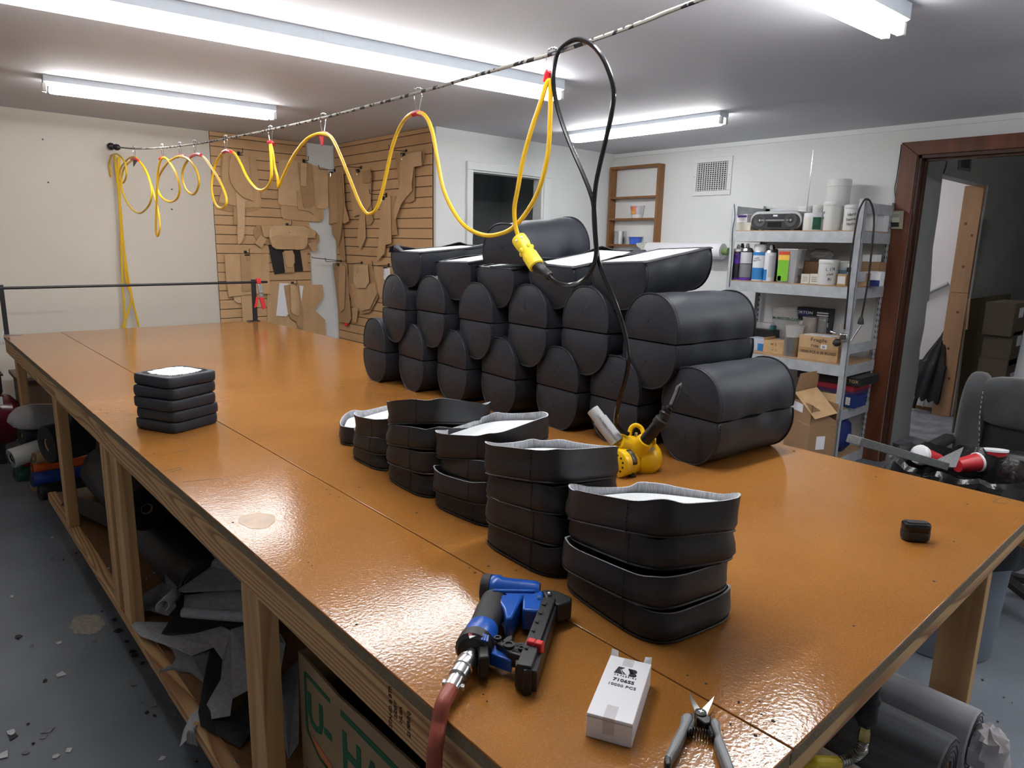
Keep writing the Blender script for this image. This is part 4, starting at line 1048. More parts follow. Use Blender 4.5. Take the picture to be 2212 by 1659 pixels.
# upper left bunch
pattern_back(CA, [(170, 290), (620, 300), (660, 560), (690, 800), (725, 930), (690, 990), (520, 1030), (300, 1030), (110, 990), (130, 890), (190, 700), (160, 500)], .004, 'broad tan pattern at the back of the upper left bunch', M_CARD2)
pattern_back(CA, [(195, 280), (630, 305), (665, 580), (690, 820), (722, 935), (690, 965), (480, 972), (330, 945), (130, 905), (185, 720), (180, 500)], .010, 'broad bell shaped pattern in the upper left bunch', M_CARD)
pattern_back(CA, [(330, 960), (385, 960), (385, 1200), (340, 1200)], .014, 'narrow strip pattern hanging below the upper left bunch', M_CARD2)
pattern_back(CA, [(365, 760), (470, 860), (520, 870), (485, 900), (485, 1250), (470, 1380), (440, 1430), (400, 1465), (388, 1420), (388, 1100)], .019, 'long knife shaped pattern hanging below the upper left bunch', M_CARD3)
pattern_back(CA, [(305, 285), (530, 285), (560, 560), (600, 885), (470, 840), (360, 740), (300, 640), (275, 520), (285, 400)], .026, 'curved wing shaped pattern in front of the upper left bunch', M_CARD)
# upper right bunch
pattern_back(CA, [(965, 930), (1530, 930), (1530, 1120), (1480, 1165), (1200, 1145), (1000, 1125), (965, 1080)], .006, 'rounded rectangle pattern lowest in the upper right bunch', M_CARD)
pattern_back(CA, [(935, 340), (1140, 345), (1590, 460), (1595, 960), (1560, 992), (1380, 975), (1200, 960), (950, 935), (928, 910)], .012, 'large square pattern in the upper right bunch', M_CARD3)
pattern_back(CA, [(1180, 750), (1240, 740), (1430, 940), (1440, 1040), (1400, 1068), (1340, 1020), (1200, 1000), (1185, 970)], .018, 'rounded flap pattern in the upper right bunch', M_CARD)
pattern_back(CA, [(1190, 370), (1370, 390), (1415, 950), (1380, 970), (1290, 985), (1265, 960), (1215, 600)], .024, 'tall narrow pattern on the front of the upper right bunch', M_CARD2)
pattern_back(CA, [(1225, 380), (1310, 385), (1300, 690), (1225, 680)], .030, 'small strip pattern clipped at the front of the upper right bunch', M_CARD3)
# middle wide bunch
pattern_back(CB, [(680, 160), (1300, 170), (1420, 240), (1470, 300), (1475, 370), (1430, 440), (1300, 460), (800, 430), (650, 380), (605, 310), (600, 230), (630, 180)], .004, 'oval pattern behind the wide middle bunch', M_CARD2)
pattern_back(CB, [(800, 420), (1210, 440), (1260, 765), (1150, 775), (1010, 795), (880, 815), (840, 640)], .010, 'black vinyl pattern hanging under the wide middle bunch', M_VINYL2, group=None)
pattern_back(CB, [(1190, 500), (1315, 480), (1325, 770), (1260, 775)], .006, 'tan strip pattern beside the black vinyl pattern', M_CARD)
pattern_back(CB, [(985, 520), (1120, 490), (1145, 790), (1020, 795)], .016, 'narrow board pattern over the black vinyl pattern', M_CARD2)
pattern_back(CB, [(1005, 500), (1120, 500), (1145, 560), (1148, 660), (1110, 720), (1050, 720), (1020, 660)], .021, 'rounded capsule pattern over the black vinyl pattern', M_CARD)
pattern_back(CB, [(615, 400), (690, 300), (780, 345), (705, 465)], .016, 'small tilted rectangle pattern on the left arm of the wide bunch', M_CARD)
pattern_back(CB, [(1320, 410), (1420, 380), (1460, 480), (1395, 525)], .016, 'small tilted rectangle pattern on the right arm of the wide bunch', M_CARD)
pattern_back(CB, [(700, 170), (870, 165), (1260, 180), (1430, 240), (1415, 335), (1320, 330), (740, 320)], .022, 'long arm pattern across the wide middle bunch', M_CARD)
pattern_back(CB, [(860, 165), (1260, 175), (1310, 210), (1320, 330), (1310, 420), (1270, 480), (1200, 490), (900, 480), (850, 450), (820, 370), (805, 250), (830, 190)], .028, 'rounded body pattern on the front of the wide middle bunch', M_CARD3)
pattern_back(CB, [(890, 300), (1250, 300), (1320, 335), (1315, 420), (1270, 482), (900, 480), (845, 430), (820, 345)], .033, 'bowl shaped pattern on the front of the wide middle bunch', M_CARD)
# lower left
pattern_back(CB, [(330, 1110), (440, 1100), (440, 1195), (390, 1195), (345, 1160)], .006, 'quarter round pattern peeping out under the square pattern', M_CARD3)
pattern_back(CB, [(435, 1080), (600, 1080), (600, 1440), (460, 1440)], .010, 'plain strip pattern below the lower left square pattern', M_CARD)
pattern_back(CB, [(215, 560), (250, 545), (800, 540), (825, 1075), (600, 1075), (270, 1115), (240, 900), (225, 700)], .016, 'large square pattern at the lower left of the slatwall', M_CARD)
pattern_back(CB, [(425, 550), (560, 545), (570, 1030), (455, 1040), (435, 780)], .022, 'taped strip pattern on the lower left square pattern', M_CARD2)
# lower right: notched sheet, paper and narrow pieces
pattern_back(CB, [(780, 965), (1515, 950), (1530, 1110), (1410, 1285), (1550, 1420), (1570, 1800), (1400, 1800), (790, 1800)], .006, 'large notched cardboard sheet at the lower right of the slatwall', M_CARD)
pattern_back(CB, [(945, 930), (1050, 935), (1265, 970), (1235, 1180), (1030, 1375), (900, 1365)], .012, 'white paper pattern behind the narrow patterns', M_PAPER, th=.001, group=None)
pattern_back(CB, [(1005, 965), (1200, 925), (1255, 1360), (1260, 1525), (1190, 1530), (1170, 1440), (1100, 1410), (1060, 1330)], .018, 'long tongue pattern hanging over the notched sheet', M_CARD2)
pattern_back(CB, [(1085, 940), (1180, 950), (1210, 1160), (1215, 1340), (1180, 1365), (1110, 1330)], .024, 'slim rounded pattern over the notched sheet', M_CARD)
pattern_back(CB, [(1090, 960), (1160, 960), (1175, 1200), (1160, 1330), (1130, 1345), (1100, 1310)], .029, 'narrow capsule pattern clipped in front of the notched sheet', M_CARD3)
# side slatwall
hook_side(130, 285, .16, 'long wire hook near the inside corner'); hook_side(340, 265, .16, 'wire hook between the two upper side bunches')
hook_side(700, 135, .16, 'wire hook holding the highest side bunch'); hook_side(540, 480, .16, 'wire hook in the middle of the side slatwall')
hook_side(180, 1010, .16, 'wire hook holding the lower corner bunch'); hook_side(345, 1025, .16, 'wire hook holding the shield shaped patterns'); hook_side(560, 1040, .16, 'wire hook with a white tag')
pattern_side([(60, 310), (130, 300), (185, 300), (200, 560), (235, 690), (205, 710), (160, 700), (75, 715), (80, 620), (70, 470)], .020, 'wavy edged pattern in the bunch by the inside corner', M_CARD)
pattern_side([(100, 700), (165, 600), (190, 800), (205, 1010), (175, 1005), (135, 860), (100, 790)], .012, 'long tail pattern hanging by the inside corner', M_CARD2)
pattern_side([(130, 305), (170, 305), (190, 560), (170, 800), (145, 900), (140, 540)], .026, 'narrow inner pattern by the inside corner', M_CARD2)
pattern_side([(260, 280), (400, 275), (412, 320), (405, 560), (360, 640), (365, 830), (325, 920), (300, 840), (320, 640), (265, 655), (240, 400)], .014, 'rounded handle pattern on the side slatwall', M_CARD)
pattern_side([(335, 300), (400, 280), (413, 330), (400, 385), (340, 385)], .026, 'short rounded tab pattern on the side slatwall', M_CARD2)
pattern_side([(360, 600), (410, 560), (425, 690), (405, 720), (375, 720)], .008, 'small kinked pattern low on the side slatwall', M_CARD2)
pattern_side([(490, 520), (565, 490), (570, 870), (525, 880), (515, 950), (455, 1015), (470, 860)], .016, 'sword shaped pattern in the middle of the side slatwall', M_CARD)
pattern_side([(565, 495), (610, 490), (600, 640), (620, 800), (575, 805), (570, 690)], .010, 'slim pattern beside the sword shaped pattern', M_CARD2)
pattern_side([(600, 150), (690, 140), (820, 125), (835, 170), (810, 250), (755, 255), (755, 525), (720, 545), (660, 540), (640, 480)], .010, 'broad pattern in the highest side bunch', M_CARD2)
pattern_side([(640, 190), (720, 150), (735, 450), (690, 500), (645, 560), (600, 690), (590, 600), (640, 400)], .020, 'leaning boomerang pattern in the highest side bunch', M_CARD)
pattern_side([(720, 150), (805, 135), (810, 250), (750, 260), (725, 420)], .026, 'square ended pattern in the highest side bunch', M_CARD3)
pattern_side([(105, 1025), (215, 1015), (235, 1300), (250, 1470), (235, 1505), (155, 1495), (130, 1240)], .012, 'tall pattern low by the inside corner', M_CARD2)
pattern_side([(160, 1030), (205, 1060), (195, 1390), (165, 1420), (150, 1200)], .020, 'slender pattern low by the inside corner', M_CARD)
pattern_side([(240, 1035), (410, 1030), (460, 1200), (465, 1300), (400, 1420), (340, 1430), (270, 1370), (225, 1220)], .010, 'outer shield shaped pattern on the side slatwall', M_CARD2)
pattern_side([(250, 1190), (440, 1190), (455, 1270), (400, 1390), (340, 1405), (285, 1360)], .018, 'inner shield shaped pattern on the side slatwall', M_CARD)
pattern_side([(275, 1040), (380, 1040), (392, 1180), (365, 1225), (300, 1225), (270, 1180)], .025, 'small rounded pattern in front of the shield shaped patterns', M_CARD3)
pattern_side([(265, 1380), (310, 1370), (290, 1500), (260, 1490)], .012, 'short strip pattern below the shield shaped patterns', M_CARD)
pattern_side([(430, 1050), (600, 1060), (600, 1300), (480, 1300), (440, 1160)], .008, 'pattern half hidden behind the cushion pile', M_CARD)
solo('paper_tag', MB().prism([PX(*CR(x, y), XS - .06) for x, y in ((510, 1070), (560, 1065), (565, 1150), (540, 1172), (510, 1150))], (.001, 0, 0)), M_PAPER, 'torn white paper tag on the side slatwall', 'tag')
solo('red_knob', MB().ball(PX(*CR(215, 1515), XS - .045), .024, 6, (.8, 1.2, .7)), M_REDP, 'dark red plastic handle hanging low by the inside corner', 'handle')
hl = PX(*CR(-60, 985), 2.75); solo('long_hook', MB().tube(crom([hl + Vector((0, 0, .01)), hl + Vector((.03, 0, 0)), PX(*CR(180, 1008), XS - .02)], 5), .003, 6), M_STEELB, 'long straight wire hook reaching across the white corner', 'hook')
# ================================================================== FABRIC ROD ON THE TABLE END, SPRING CLAMP
rd = thing('fabric_rod', 'black steel rod on posts across the far table end', 'rod', (1.25, 5.03, TT))
YR = 5.035
r0, r1 = PY(-10, 623, YR), PY(577, 609, YR)
wpart('rod', MB().cyl(r0, r1, .0085, n=12), M_STEELB, rd)
p = PY(553, 690, YR)
wpart('post', MB().box((p.x - .022, YR - .006, TT), (p.x + .012, YR + .006, r1.z + .02)), M_STEELB, rd, bev=.002)
wpart('base_plate', MB().box((p.x - .06, YR - .022, TT + .0004), (p.x + .02, YR + .022, TT + .007)), M_STEELB, rd, bev=.001)
wpart('post', MB().box((TX0 + .004, YR - .006, TT), (TX0 + .028, YR + .006, r0.z + .02)), M_STEELB, rd, bev=.002)
wpart('base_plate', MB().box((TX0 + .002, YR - .022, TT + .0004), (TX0 + .09, YR + .022, TT + .006)), M_STEEL, rd, bev=.001)
wpart('tie_string', MB().tube(crom([(TX0 + .0, YR - .01, TT + .03), (TX0 - .012, YR - .012, TT - .01), (TX0 - .02, YR - .01, TT - .045), (TX0 - .008, YR - .012, TT - .05), (TX0 - .004, YR - .01, TT - .01)], 5), .0025, 6), M_PAPER, rd)
cl = thing('spring_clamp', 'spring clamp with red grips on the rod post', 'clamp', tuple(PY(560, 640, YR - .02)))
YC = YR - .02
for poly, m, nm in (([(635, 870), (690, 865), (708, 935), (652, 945)], M_REDP, 'grip'), ([(655, 945), (705, 938), (735, 1115), (685, 1120)], M_STEEL, 'jaw'), ([(682, 1125), (738, 1120), (768, 1265), (725, 1280)], M_REDP, 'grip'), ([(640, 1120), (670, 1105), (650, 1240), (612, 1265)], M_REDP, 'grip')):
    wpart(nm, MB().prism([PY(*CB(x, y), YC) for x, y in poly], (0, .014, 0)), m, cl, bev=.003)
pc = PY(*CB(700, 1052), YC - .006); wpart('pivot', MB().cyl(pc - Vector((.014, 0, 0)), pc + Vector((.014, 0, 0)), .008, n=10), M_STEEL, cl)
# ================================================================== RIGHT WALL: RACK, VENT, ROLL, THERMOSTAT
RK = lambda x, y: (1300 + x * 320 / 2212, 340 + y * 320 / 2212)
rk = thing('wall_rack', 'narrow brown wooden shelf rack on the white wall', 'rack', (XR - .05, 4.02, 1.45))
ya, yb = 4.285, 3.735
zt_ = 2.165
RD = .085
wpart('side_board', MB().box((XR - RD, ya - .02, 1.38), (XR, ya, zt_)), M_WOOD, rk, bev=.002)
wpart('side_board', MB().box((XR - RD, yb, 1.38), (XR, yb + .02, zt_)), M_WOOD, rk, bev=.002)
wpart('top_board', MB().box((XR - RD, yb + .02, zt_ - .022), (XR, ya - .02, zt_)), M_WOOD, rk, bev=.002)
SZ = []
for py in (578, 905, 1300):
    z = PX(*RK(500, py), XR - RD).z; SZ.append(z)
    wpart('rack_shelf', MB().box((XR - RD, yb + .02, z - .018), (XR, ya - .02, z)), M_WOOD, rk, bev=.002)
def on(px0, px1, z, x): return PX(*RK(px0, 900), x).y, PX(*RK(px1, 900), x).y
XM = XR - .042
y0, y1 = on(440, 612, SZ[1], XM); c = ((y0 + y1) / 2, abs(y0 - y1) / 2)
t = thing('noodle_cup', 'red and orange printed noodle cup on the wooden rack', 'cup', (XM, c[0], SZ[1] + .0005))
hh = .105
link('cup_body', MB().lathe([(c[1] * .70, 0), (c[1] * .72, .002), (c[1] * .97, hh), (c[1] * 1.03, hh + .001), (c[1] * 1.03, hh + .004)], (0, 0, 0), n=24).mesh('cup_body'), mat('white cup', (.8, .78, .76), .4), t)
def wrap(nm, a0, a1, z0, z1, m):
    rows = []
    for k in range(9):
        a = a0 + (a1 - a0) * k / 8
        rows.append([Vector((math.cos(a), math.sin(a), 0)) * ((c[1] * .72 + (c[1] * .97 - c[1] * .72) * z / hh) + .0006) + Vector((0, 0, z)) for z in (z0, z1)])
    link(nm, MB().grid(rows).mesh(nm), m, t)
wrap('printed_band', 2.3, 3.6, .03, .10, mat('orange print', (.72, .22, .08), .4)); wrap('printed_band', 2.4, 3.3, .035, .06, mat('yellow print', (.8, .5, .08), .4)); wrap('printed_band', 2.3, 4.1, .088, .101, mat('magenta print', (.45, .06, .3), .4))
wrap('printed_panel', 3.65, 4.6, .03, .10, mat('pale grey print', (.55, .57, .62), .5))
y0, y1 = on(215, 360, SZ[2], XM); solo('tin_can', MB().lathe([(abs(y0 - y1) / 2, 0), (abs(y0 - y1) / 2, .115), (abs(y0 - y1) / 2 - .003, .116)], (XM, (y0 + y1) / 2, SZ[2] + .0005), n=22), M_STEEL, 'plain shiny tin can on the bottom of the wooden rack', 'can')
y0, y1 = on(440, 600, SZ[2], XM); t = thing('blue_tub', 'small blue plastic tub on the bottom of the wooden rack', 'tub', (XM, (y0 + y1) / 2, SZ[2] + .0005))
r = abs(y0 - y1) / 2
link('tub_body', MB().lathe([(r * .85, 0), (r, .065)], (0, 0, 0), n=22).mesh('tub_body'), mat('blue tub', (.05, .12, .55), .35), t)
link('rim', MB().lathe([(r, .065), (r * 1.12, .066), (r * 1.12, .072), (r, .072)], (0, 0, 0), n=22).mesh('rim'), M_WPLAS, t)
y0, y1 = on(580, 830, SZ[2], XM)
solo('foam_scrap', MB().prism([(XR - RD - .004, y0 + (y1 - y0) * a, SZ[2] + b) for a, b in ((0, .010), (.1, -.02), (.3, -.035), (.5, -.06), (.6, -.05), (.75, -.03), (1, .0), (1, .025), (.5, .022))], (.05, 0, 0)), mat('pale green foam', (.56, .60, .53), .9, var=.15, vscale=60), 'pale foam scrap drooping over the rack edge', 'foam')
# wall vent
vt = thing('air_vent', 'white framed air vent grille on the right wall', 'vent', (XR - .005, 3.26, 2.04))
v0, v1 = PX(1500, 340, XR), PX(1585, 418, XR)
ys, ye, zl, zh = 3.445, 3.085, 1.885, 2.185
fr = .038
for lo, hi in (((XR - .012, ye, zl), (XR, ys, zl + fr)), ((XR - .012, ye, zh - fr), (XR, ys, zh)), ((XR - .012, ye, zl + fr), (XR, ye + fr, zh - fr)), ((XR - .012, ys - fr, zl + fr), (XR, ys, zh - fr))):
    wpart('vent_frame', MB().box(lo, hi), M_WPLAS, vt, bev=.003)
wpart('vent_backing', MB().box((XR - .0016, ye + fr, zl + fr), (XR - .0004, ys - fr, zh - fr)), mat('vent darkness', (.010, .012, .014), .9), vt)
n = 13
for k in range(n):
    y = ye + fr + (ys - ye - 2 * fr) * (k + .5) / n; wpart('louvre', MB().box((XR - .010, y - .0028, zl + fr), (XR - .002, y + .0028, zh - fr)), M_WPLAS, vt)
for k in range(14):
    z = zl + fr + (zh - zl - 2 * fr) * (k + .5) / 14; wpart('cross_bar', MB().box((XR - .0045, ye + fr, z - .0024), (XR - .0018, ys - fr, z + .0024)), M_WPLAS, vt)
for y in (ye + .018, ys - .018): wpart('screw', MB().cyl((XR - .0135, y, 2.04), (XR - .012, y, 2.04), .005, n=10), M_STEEL, vt)
# paper roll behind the pile
pr = thing('paper_roll', 'white paper roll on a green holder beside the steel shelving', 'roll', (5.0, 3.0, 1.2))
a = PX(1567, 543, 5.0); b = PX(1400, 552, 5.0)
wpart('roll', MB().cyl((5.0, a.y + .02, a.z), (5.0, b.y, a.z), .062, n=26), M_PAPER, pr)
wpart('end_holder', MB().cyl((5.0, a.y - .03, a.z), (5.0, a.y + .02, a.z), .030, n=14), mat('green plastic', (.16, .24, .09), .45), pr)
wpart('wall_arm', MB().box((4.99, a.y - .036, a.z - .012), (XR, a.y - .028, a.z + .012)).box((4.99, b.y - .01, a.z - .012), (XR, b.y, a.z + .012)), mat('green plastic', (.16, .24, .09), .45), pr)
# thermostat
th = thing('thermostat', 'beige wall thermostat beside the brown door frame', 'thermostat', (XR, 1.82, 1.66))
TH = lambda x, y: PX(1780 + x * 432 / 1433, 260 + y * 500 / 1659, XR - .026)
wpart('body', MB().prism([TH(482, 650), TH(575, 648), TH(565, 780), TH(472, 778)], (-.016, 0, 0)), mat('beige plastic', (.38, .35, .25), .5), th, bev=.004)
wpart('face_panel', MB().prism([p + Vector((-.0165, 0, 0)) for p in (TH(498, 662), TH(552, 660), TH(546, 768), TH(488, 766))], (-.004, 0, 0)), mat('pale beige', (.52, .50, .40), .5), th, bev=.002)
wpart('dark_panel', MB().prism([p + Vector((-.0206, 0, 0)) for p in (TH(490, 732), TH(546, 732), TH(544, 764), TH(488, 764))], (-.001, 0, 0)), M_BLACK, th)
wpart('display', MB().prism([p + Vector((-.0206, 0, 0)) for p in (TH(494, 668), TH(550, 668), TH(548, 696), TH(492, 696))], (-.001, 0, 0)), mat('grey display', (.28, .28, .26), .3), th)
wpart('wire', MB().tube(crom([PX(1937, 450, XR - .02), PX(1933, 410, XR - .01), PX(1937, 385, XR - .01), PX(1945, 330, XR - .01), PX(1947, 312, XR - .01)], 5), .003, 6), M_BLACK, th)
# nail heads and small marks on the cream wall
for k, (x, y, w_) in enumerate(((92, 301, 'highest left nail'), (104, 394, 'lower left nail'), (371, 409, 'nail inside the cord loops'), (371, 452, 'lowest nail under the cord loops'))):
    p = PY(x, y, YB); solo('nail', MB().cyl(p, p + Vector((0, -.006, 0)), .006, n=8), M_STEELB, 'small dark nail in the cream wall, %s' % w_, 'nail', 'nails in the cream wall')
M_CARTON = mat('brown carton board', (.32, .19, .098), .75, var=.08, vscale=9)
# ================================================================== STEEL SHELVING AND WHAT STANDS ON IT
UX0, UX1, UY0, UY1 = 4.60, 5.07, 1.835, 2.755
SH = [1.592, 1.238, .728, .43, .085]
su = thing('shelving_unit', 'galvanised steel shelving unit against the right wall', 'shelving', ((UX0 + UX1) / 2, (UY0 + UY1) / 2, 0))
def angle_post(x, y, sx, sy):
    b = MB().box((min(x, x + sx * .038), min(y, y + sy * .002), 0), (max(x, x + sx * .038), max(y, y + sy * .002), 1.785))
    b.box((min(x, x + sx * .002), min(y, y + sy * .038), 0), (max(x, x + sx * .002), max(y, y + sy * .038), 1.785))
    wpart('post', b, M_GALV, su, smooth=False)
    if sx > 0: return
    h = MB()
    for k in range(44):
        z = .05 + k * .039
        h.box((x + sx * .020, min(y - sy * .0006, y), z), (x + sx * .012, max(y - sy * .0006, y), z + .018))
        h.box((x + sx * .002, y + sy * .016 - .004, z), (x + sx * .0026, y + sy * .016 + .004, z + .018))
    o = wpart('slot_row', h, mat('slot shadow', (.02, .02, .022), .9), su, smooth=False); o['kind'] = 'stuff'
for x, sx in ((UX0, 1), (UX1, -1)):
    for y, sy in ((UY0, 1), (UY1, -1)):
        angle_post(x, y, sx, sy)
for z in SH:
    wpart('shelf_board', MB().box((UX0 + .006, UY0 + .006, z - .012), (UX1 - .006, UY1 - .006, z)), mat('particle shelf', (.42, .27, .15), .7, var=.15, vscale=40), su)
    wpart('shelf_beam', MB().box((UX0 - .004, UY0 + .003, z - .078), (UX0 - .001, UY1 - .003, z - .006)), M_GALV, su)
    wpart('shelf_beam', MB().box((UX1 + .001, UY0 + .003, z - .078), (UX1 + .004, UY1 - .003, z - .006)), M_GALV, su)
    wpart('shelf_beam', MB().box((UX0 + .003, UY0 - .004, z - .078), (UX1 - .003, UY0 - .001, z - .006)), M_GALV, su)
    wpart('shelf_beam', MB().box((UX0 + .003, UY1 + .001, z - .078), (UX1 - .003, UY1 + .004, z - .006)), M_GALV, su)
for z in (1.70, 1.27, .80):
    for y in (UY0 - .003, UY1 + .001):
        wpart('side_brace', MB().box((UX0 + .003, y, z), (UX1 - .003, y + .002, z + .065)), M_GALV, su)
wpart('side_brace', MB().box((UX1 - .002, UY0 + .003, 1.70), (UX1, UY1 - .003, 1.765)), M_GALV, su)
def YP(px, x): return PX(px, 600, x).y
def cyl_thing(name, label, cat, px0, px1, x, z, top_py, prof, m, group=None, n=24):
    """upright turned thing whose sides are seen at px0..px1 and whose top is seen at top_py"""
    y0, y1 = PX(px0, top_py, x).y, PX(px1, top_py, x).y; r = abs(y0 - y1) / 2 * 1.0
    h = PX((px0 + px1) / 2, top_py, x).z - z
    t = thing(name, label, cat, (x, (y0 + y1) / 2, z + .0005), group)
    return t, r, h
def lath(t, nm, prof, m, n=24, caps=(True, True)):
    return link(nm, MB().lathe(prof, (0, 0, 0), n=n, cap0=caps[0], cap1=caps[1]).mesh(nm), m, t)
def jar(label, px0, px1, top, x, z, lidh=.14, group=None, taper=1.0, m=None, lid=None):
    t, r, h = cyl_thing('white_jar', label, 'jar', px0, px1, x, z, top, None, None, group)
    lath(t, 'body', [(r * .93 * taper, 0), (r * .96 * taper, .004), (r * .96, h * (1 - lidh))], m or M_WPLAS)
    lath(t, 'lid', [(r * .98, h * (1 - lidh)), (r, h * (1 - lidh) + .002), (r, h * .965), (r * .94, h)], lid or M_WPLAS)
    return t, r, h
def scrawl(t, r, z, words, a0=3.45, size=.02):
    """handwriting wrapped on a jar, facing the room"""
    for k, w_ in enumerate(words):
        me = text_mesh(w_, size, .0003)
        zz = z - k * size * 1.15
        for v in me.vertices:
            a = a0 + v.co.x / r; rr = r + .0006 + v.co.z
            v.co = Vector((rr * math.cos(a), rr * math.sin(a), zz + v.co.y + .003 * math.sin(v.co.x * 90)))
        me.materials.clear(); link('handwriting', me, M_INK, t)
def carton(label, px0, px1, top, x, z, depth, m, name='carton', cat='box', group=None, h=None, x_is_front=True, rot=0.0, bev=.002):
    y0, y1 = PX(px0, top, x).y, PX(px1, top, x).y
    hh = h or PX((px0 + px1) / 2, top, x).z - z
    t = thing(name, label, cat, (x, (y0 + y1) / 2, z + .0005), group); t.rotation_euler = (0, 0, rot)
    w2 = abs(y0 - y1) / 2
    link('body', MB().box((0, -w2, 0), (depth, w2, hh)).mesh('body'), m, t, bev=bev)
    return t, w2, hh
def face_panel(t, nm, y0, y1, z0, z1, m, x=-.0008):
    return link(nm, MB().box((x, min(y0, y1), z0), (x + .0006, max(y0, y1), z1)).mesh(nm), m, t)
def face_text(t, s, size, y, z, m=None, bold=0.0, sx=1.0, x=-.0014):
    """lettering on a face looking towards -x; reads from +y to -y"""
    me = text_mesh(s, size, .0003, bold=bold)
    me.transform(Matrix(((0, 0, -1, x), (-sx, 0, 0, y), (0, 1, 0, z), (0, 0, 0, 1)))); me.materials.clear()
    return link('lettering', me, m or M_INK, t)
M_PURPLE = mat('purple print', (.10, .03, .32), .4); M_BLUEP = mat('blue print', (.03, .20, .50), .4); M_GREENP = mat('green print', (.20, .52, .04), .4)
M_DKGREEN = mat('dark green print', (.01, .10, .05), .4); M_REDPR = mat('red print', (.60, .06, .03), .4); M_YELP = mat('yellow print', (.75, .62, .08), .4); M_NAVY = mat('navy print', (.012, .03, .16), .4)
z1 = SH[0]
# --- top shelf
t, w2, hh = carton('cream card box under a purple printed box at the end of the top shelf', 1583, 1622, 481, 4.68, z1, .12, M_OFFW)
t, w2, h2 = carton('white box with purple stripe on the end of the top shelf', 1587, 1615, 463, 4.69, z1 + hh + .001, .11, M_WHITE)
face_panel(t, 'purple_stripe', -w2 * .9, w2 * .5, h2 * .62, h2 * .86, M_PURPLE)
# boombox
bbx = 4.66; ya_, yb_ = PX(1622, 475, bbx).y, PX(1733, 475, bbx).y
bh = PX(1680, 456, bbx).z - z1; bw = ya_ - yb_
t = thing('boombox', 'silver and black portable stereo on the top shelf', 'radio', (bbx, (ya_ + yb_) / 2, z1 + .008))
def stad(w, h, r, x0, x1):
    return MB().prism([(x0, a, b + h / 2) for a, b in rrect(w, h, r, 8)], (x1 - x0, 0, 0))
bhh = bh - .008
link('body', stad(bw, bhh, bhh * .49, .004, .20).mesh('body'), mat('dark silver plastic', (.16, .17, .17), .35, metal=.3), t, bev=.006)
link('silver_bezel', stad(bw, bhh, bhh * .49, -.008, .006).mesh('silver_bezel'), mat('bright silver plastic', (.50, .52, .53), .28, metal=.6), t, bev=.004)
link('front_panel', stad(bw * .95, bhh * .85, bhh * .42, -.0105, -.0075).mesh('front_panel'), mat('smoky panel', (.035, .037, .04), .22), t, bev=.001)
for s in (-1, 1):
    yy = s * bw * .30
    o = link('speaker', MB().lathe([(bhh * .36, 0), (bhh * .36, .003), (bhh * .30, .003), (bhh * .12, -.001), (bhh * .1, .002), (.0001, .003)], (-.0104, yy, bhh / 2), (-1, 0, 0), 26).mesh('speaker'), mat('speaker grille', (.05, .052, .055), .4), t)
    link('speaker_dot', MB().cyl((-.0135, yy, bhh / 2), (-.0142, yy, bhh / 2), .006, n=10).mesh('speaker_dot'), M_STEEL, o)
link('display_strip', MB().box((-.0125, -bw * .26, bhh * .46), (-.010, bw * .30, bhh * .54)).mesh('display_strip'), mat('grey strip', (.22, .23, .24), .3), t, bev=.0008)
link('cassette_door', MB().box((-.0118, -bw * .13, bhh * .12), (-.0100, bw * .14, bhh * .42)).mesh('cassette_door'), M_BLACKG, t, bev=.002)
link('badge', MB().box((-.0125, -bw * .045, bhh * .70), (-.0105, bw * .045, bhh * .80)).mesh('badge'), M_WHITE, t, bev=.0008)
for s in (-1, 1): link('foot', MB().cyl((.02, s * bw * .3, -.0075), (.02, s * bw * .3, .002), .012, n=12).mesh('foot'), M_WPLAS, t)
an = PX(1742, 462, bbx + .1); at_ = PX(1757, 323, bbx + .12)
L0 = Vector(t.location)
link('antenna', MB().tube([an - L0, (an.lerp(at_, .5)) - L0, at_ - L0], .0028, 6, radii=[.0034, .0026, .0016]).mesh('antenna'), M_CHROME, t)
JG = 'white plastic jars on the top shelf'
jar('small white jar behind the green labelled jar on the top shelf', 1757, 1781, 443, 4.86, z1, group=JG)
jar('pale white jar hidden behind the stereo end on the top shelf', 1726, 1756, 446, 4.88, z1, group=JG)
t, r, h = cyl_thing('labelled_jar', 'clear jar with white and dark green label on the top shelf', 'jar', 1739, 1780, 4.68, z1, 461, None, None)
lath(t, 'body', [(r * .96, 0), (r, .004), (r, h * .82)], M_WPLAS); lath(t, 'lid', [(r * .97, h * .82), (r * .97, h), (r * .9, h * 1.01)], mat('dark clear lid', (.10, .10, .10), .25))
def wraplab(t, r, a0, a1, z0, z1_, m, nm='label'):
    rows = [[Vector((math.cos(a0 + (a1 - a0) * k / 10) * (r + .0007), math.sin(a0 + (a1 - a0) * k / 10) * (r + .0007), z)) for z in (z0, z1_)] for k in range(11)]
    return link(nm, MB().grid(rows).mesh(nm), m, t)
wraplab(t, r, 2.5, 3.2, h * .08, h * .72, M_OFFW); wraplab(t, r, 3.5, 4.4, h * .05, h * .76, M_DKGREEN); scrawl(t, r + .001, h * .22, ['EX'], 3.9, .028)
t.children[-1].data.materials.clear(); t.children[-1].data.materials.append(M_WHITE)
t, r, h = jar('tall white jar in the middle of the top shelf', 1781, 1823, 436, 4.70, z1, lidh=.15, group=JG, taper=.9); scrawl(t, r, h * .62, ['pt', 'A'], 2.5, .03)
t, r, h = jar('large pale tub standing high at the back of the top shelf', 1788, 1840, 388, 4.93, z1, lidh=.14, group=JG)
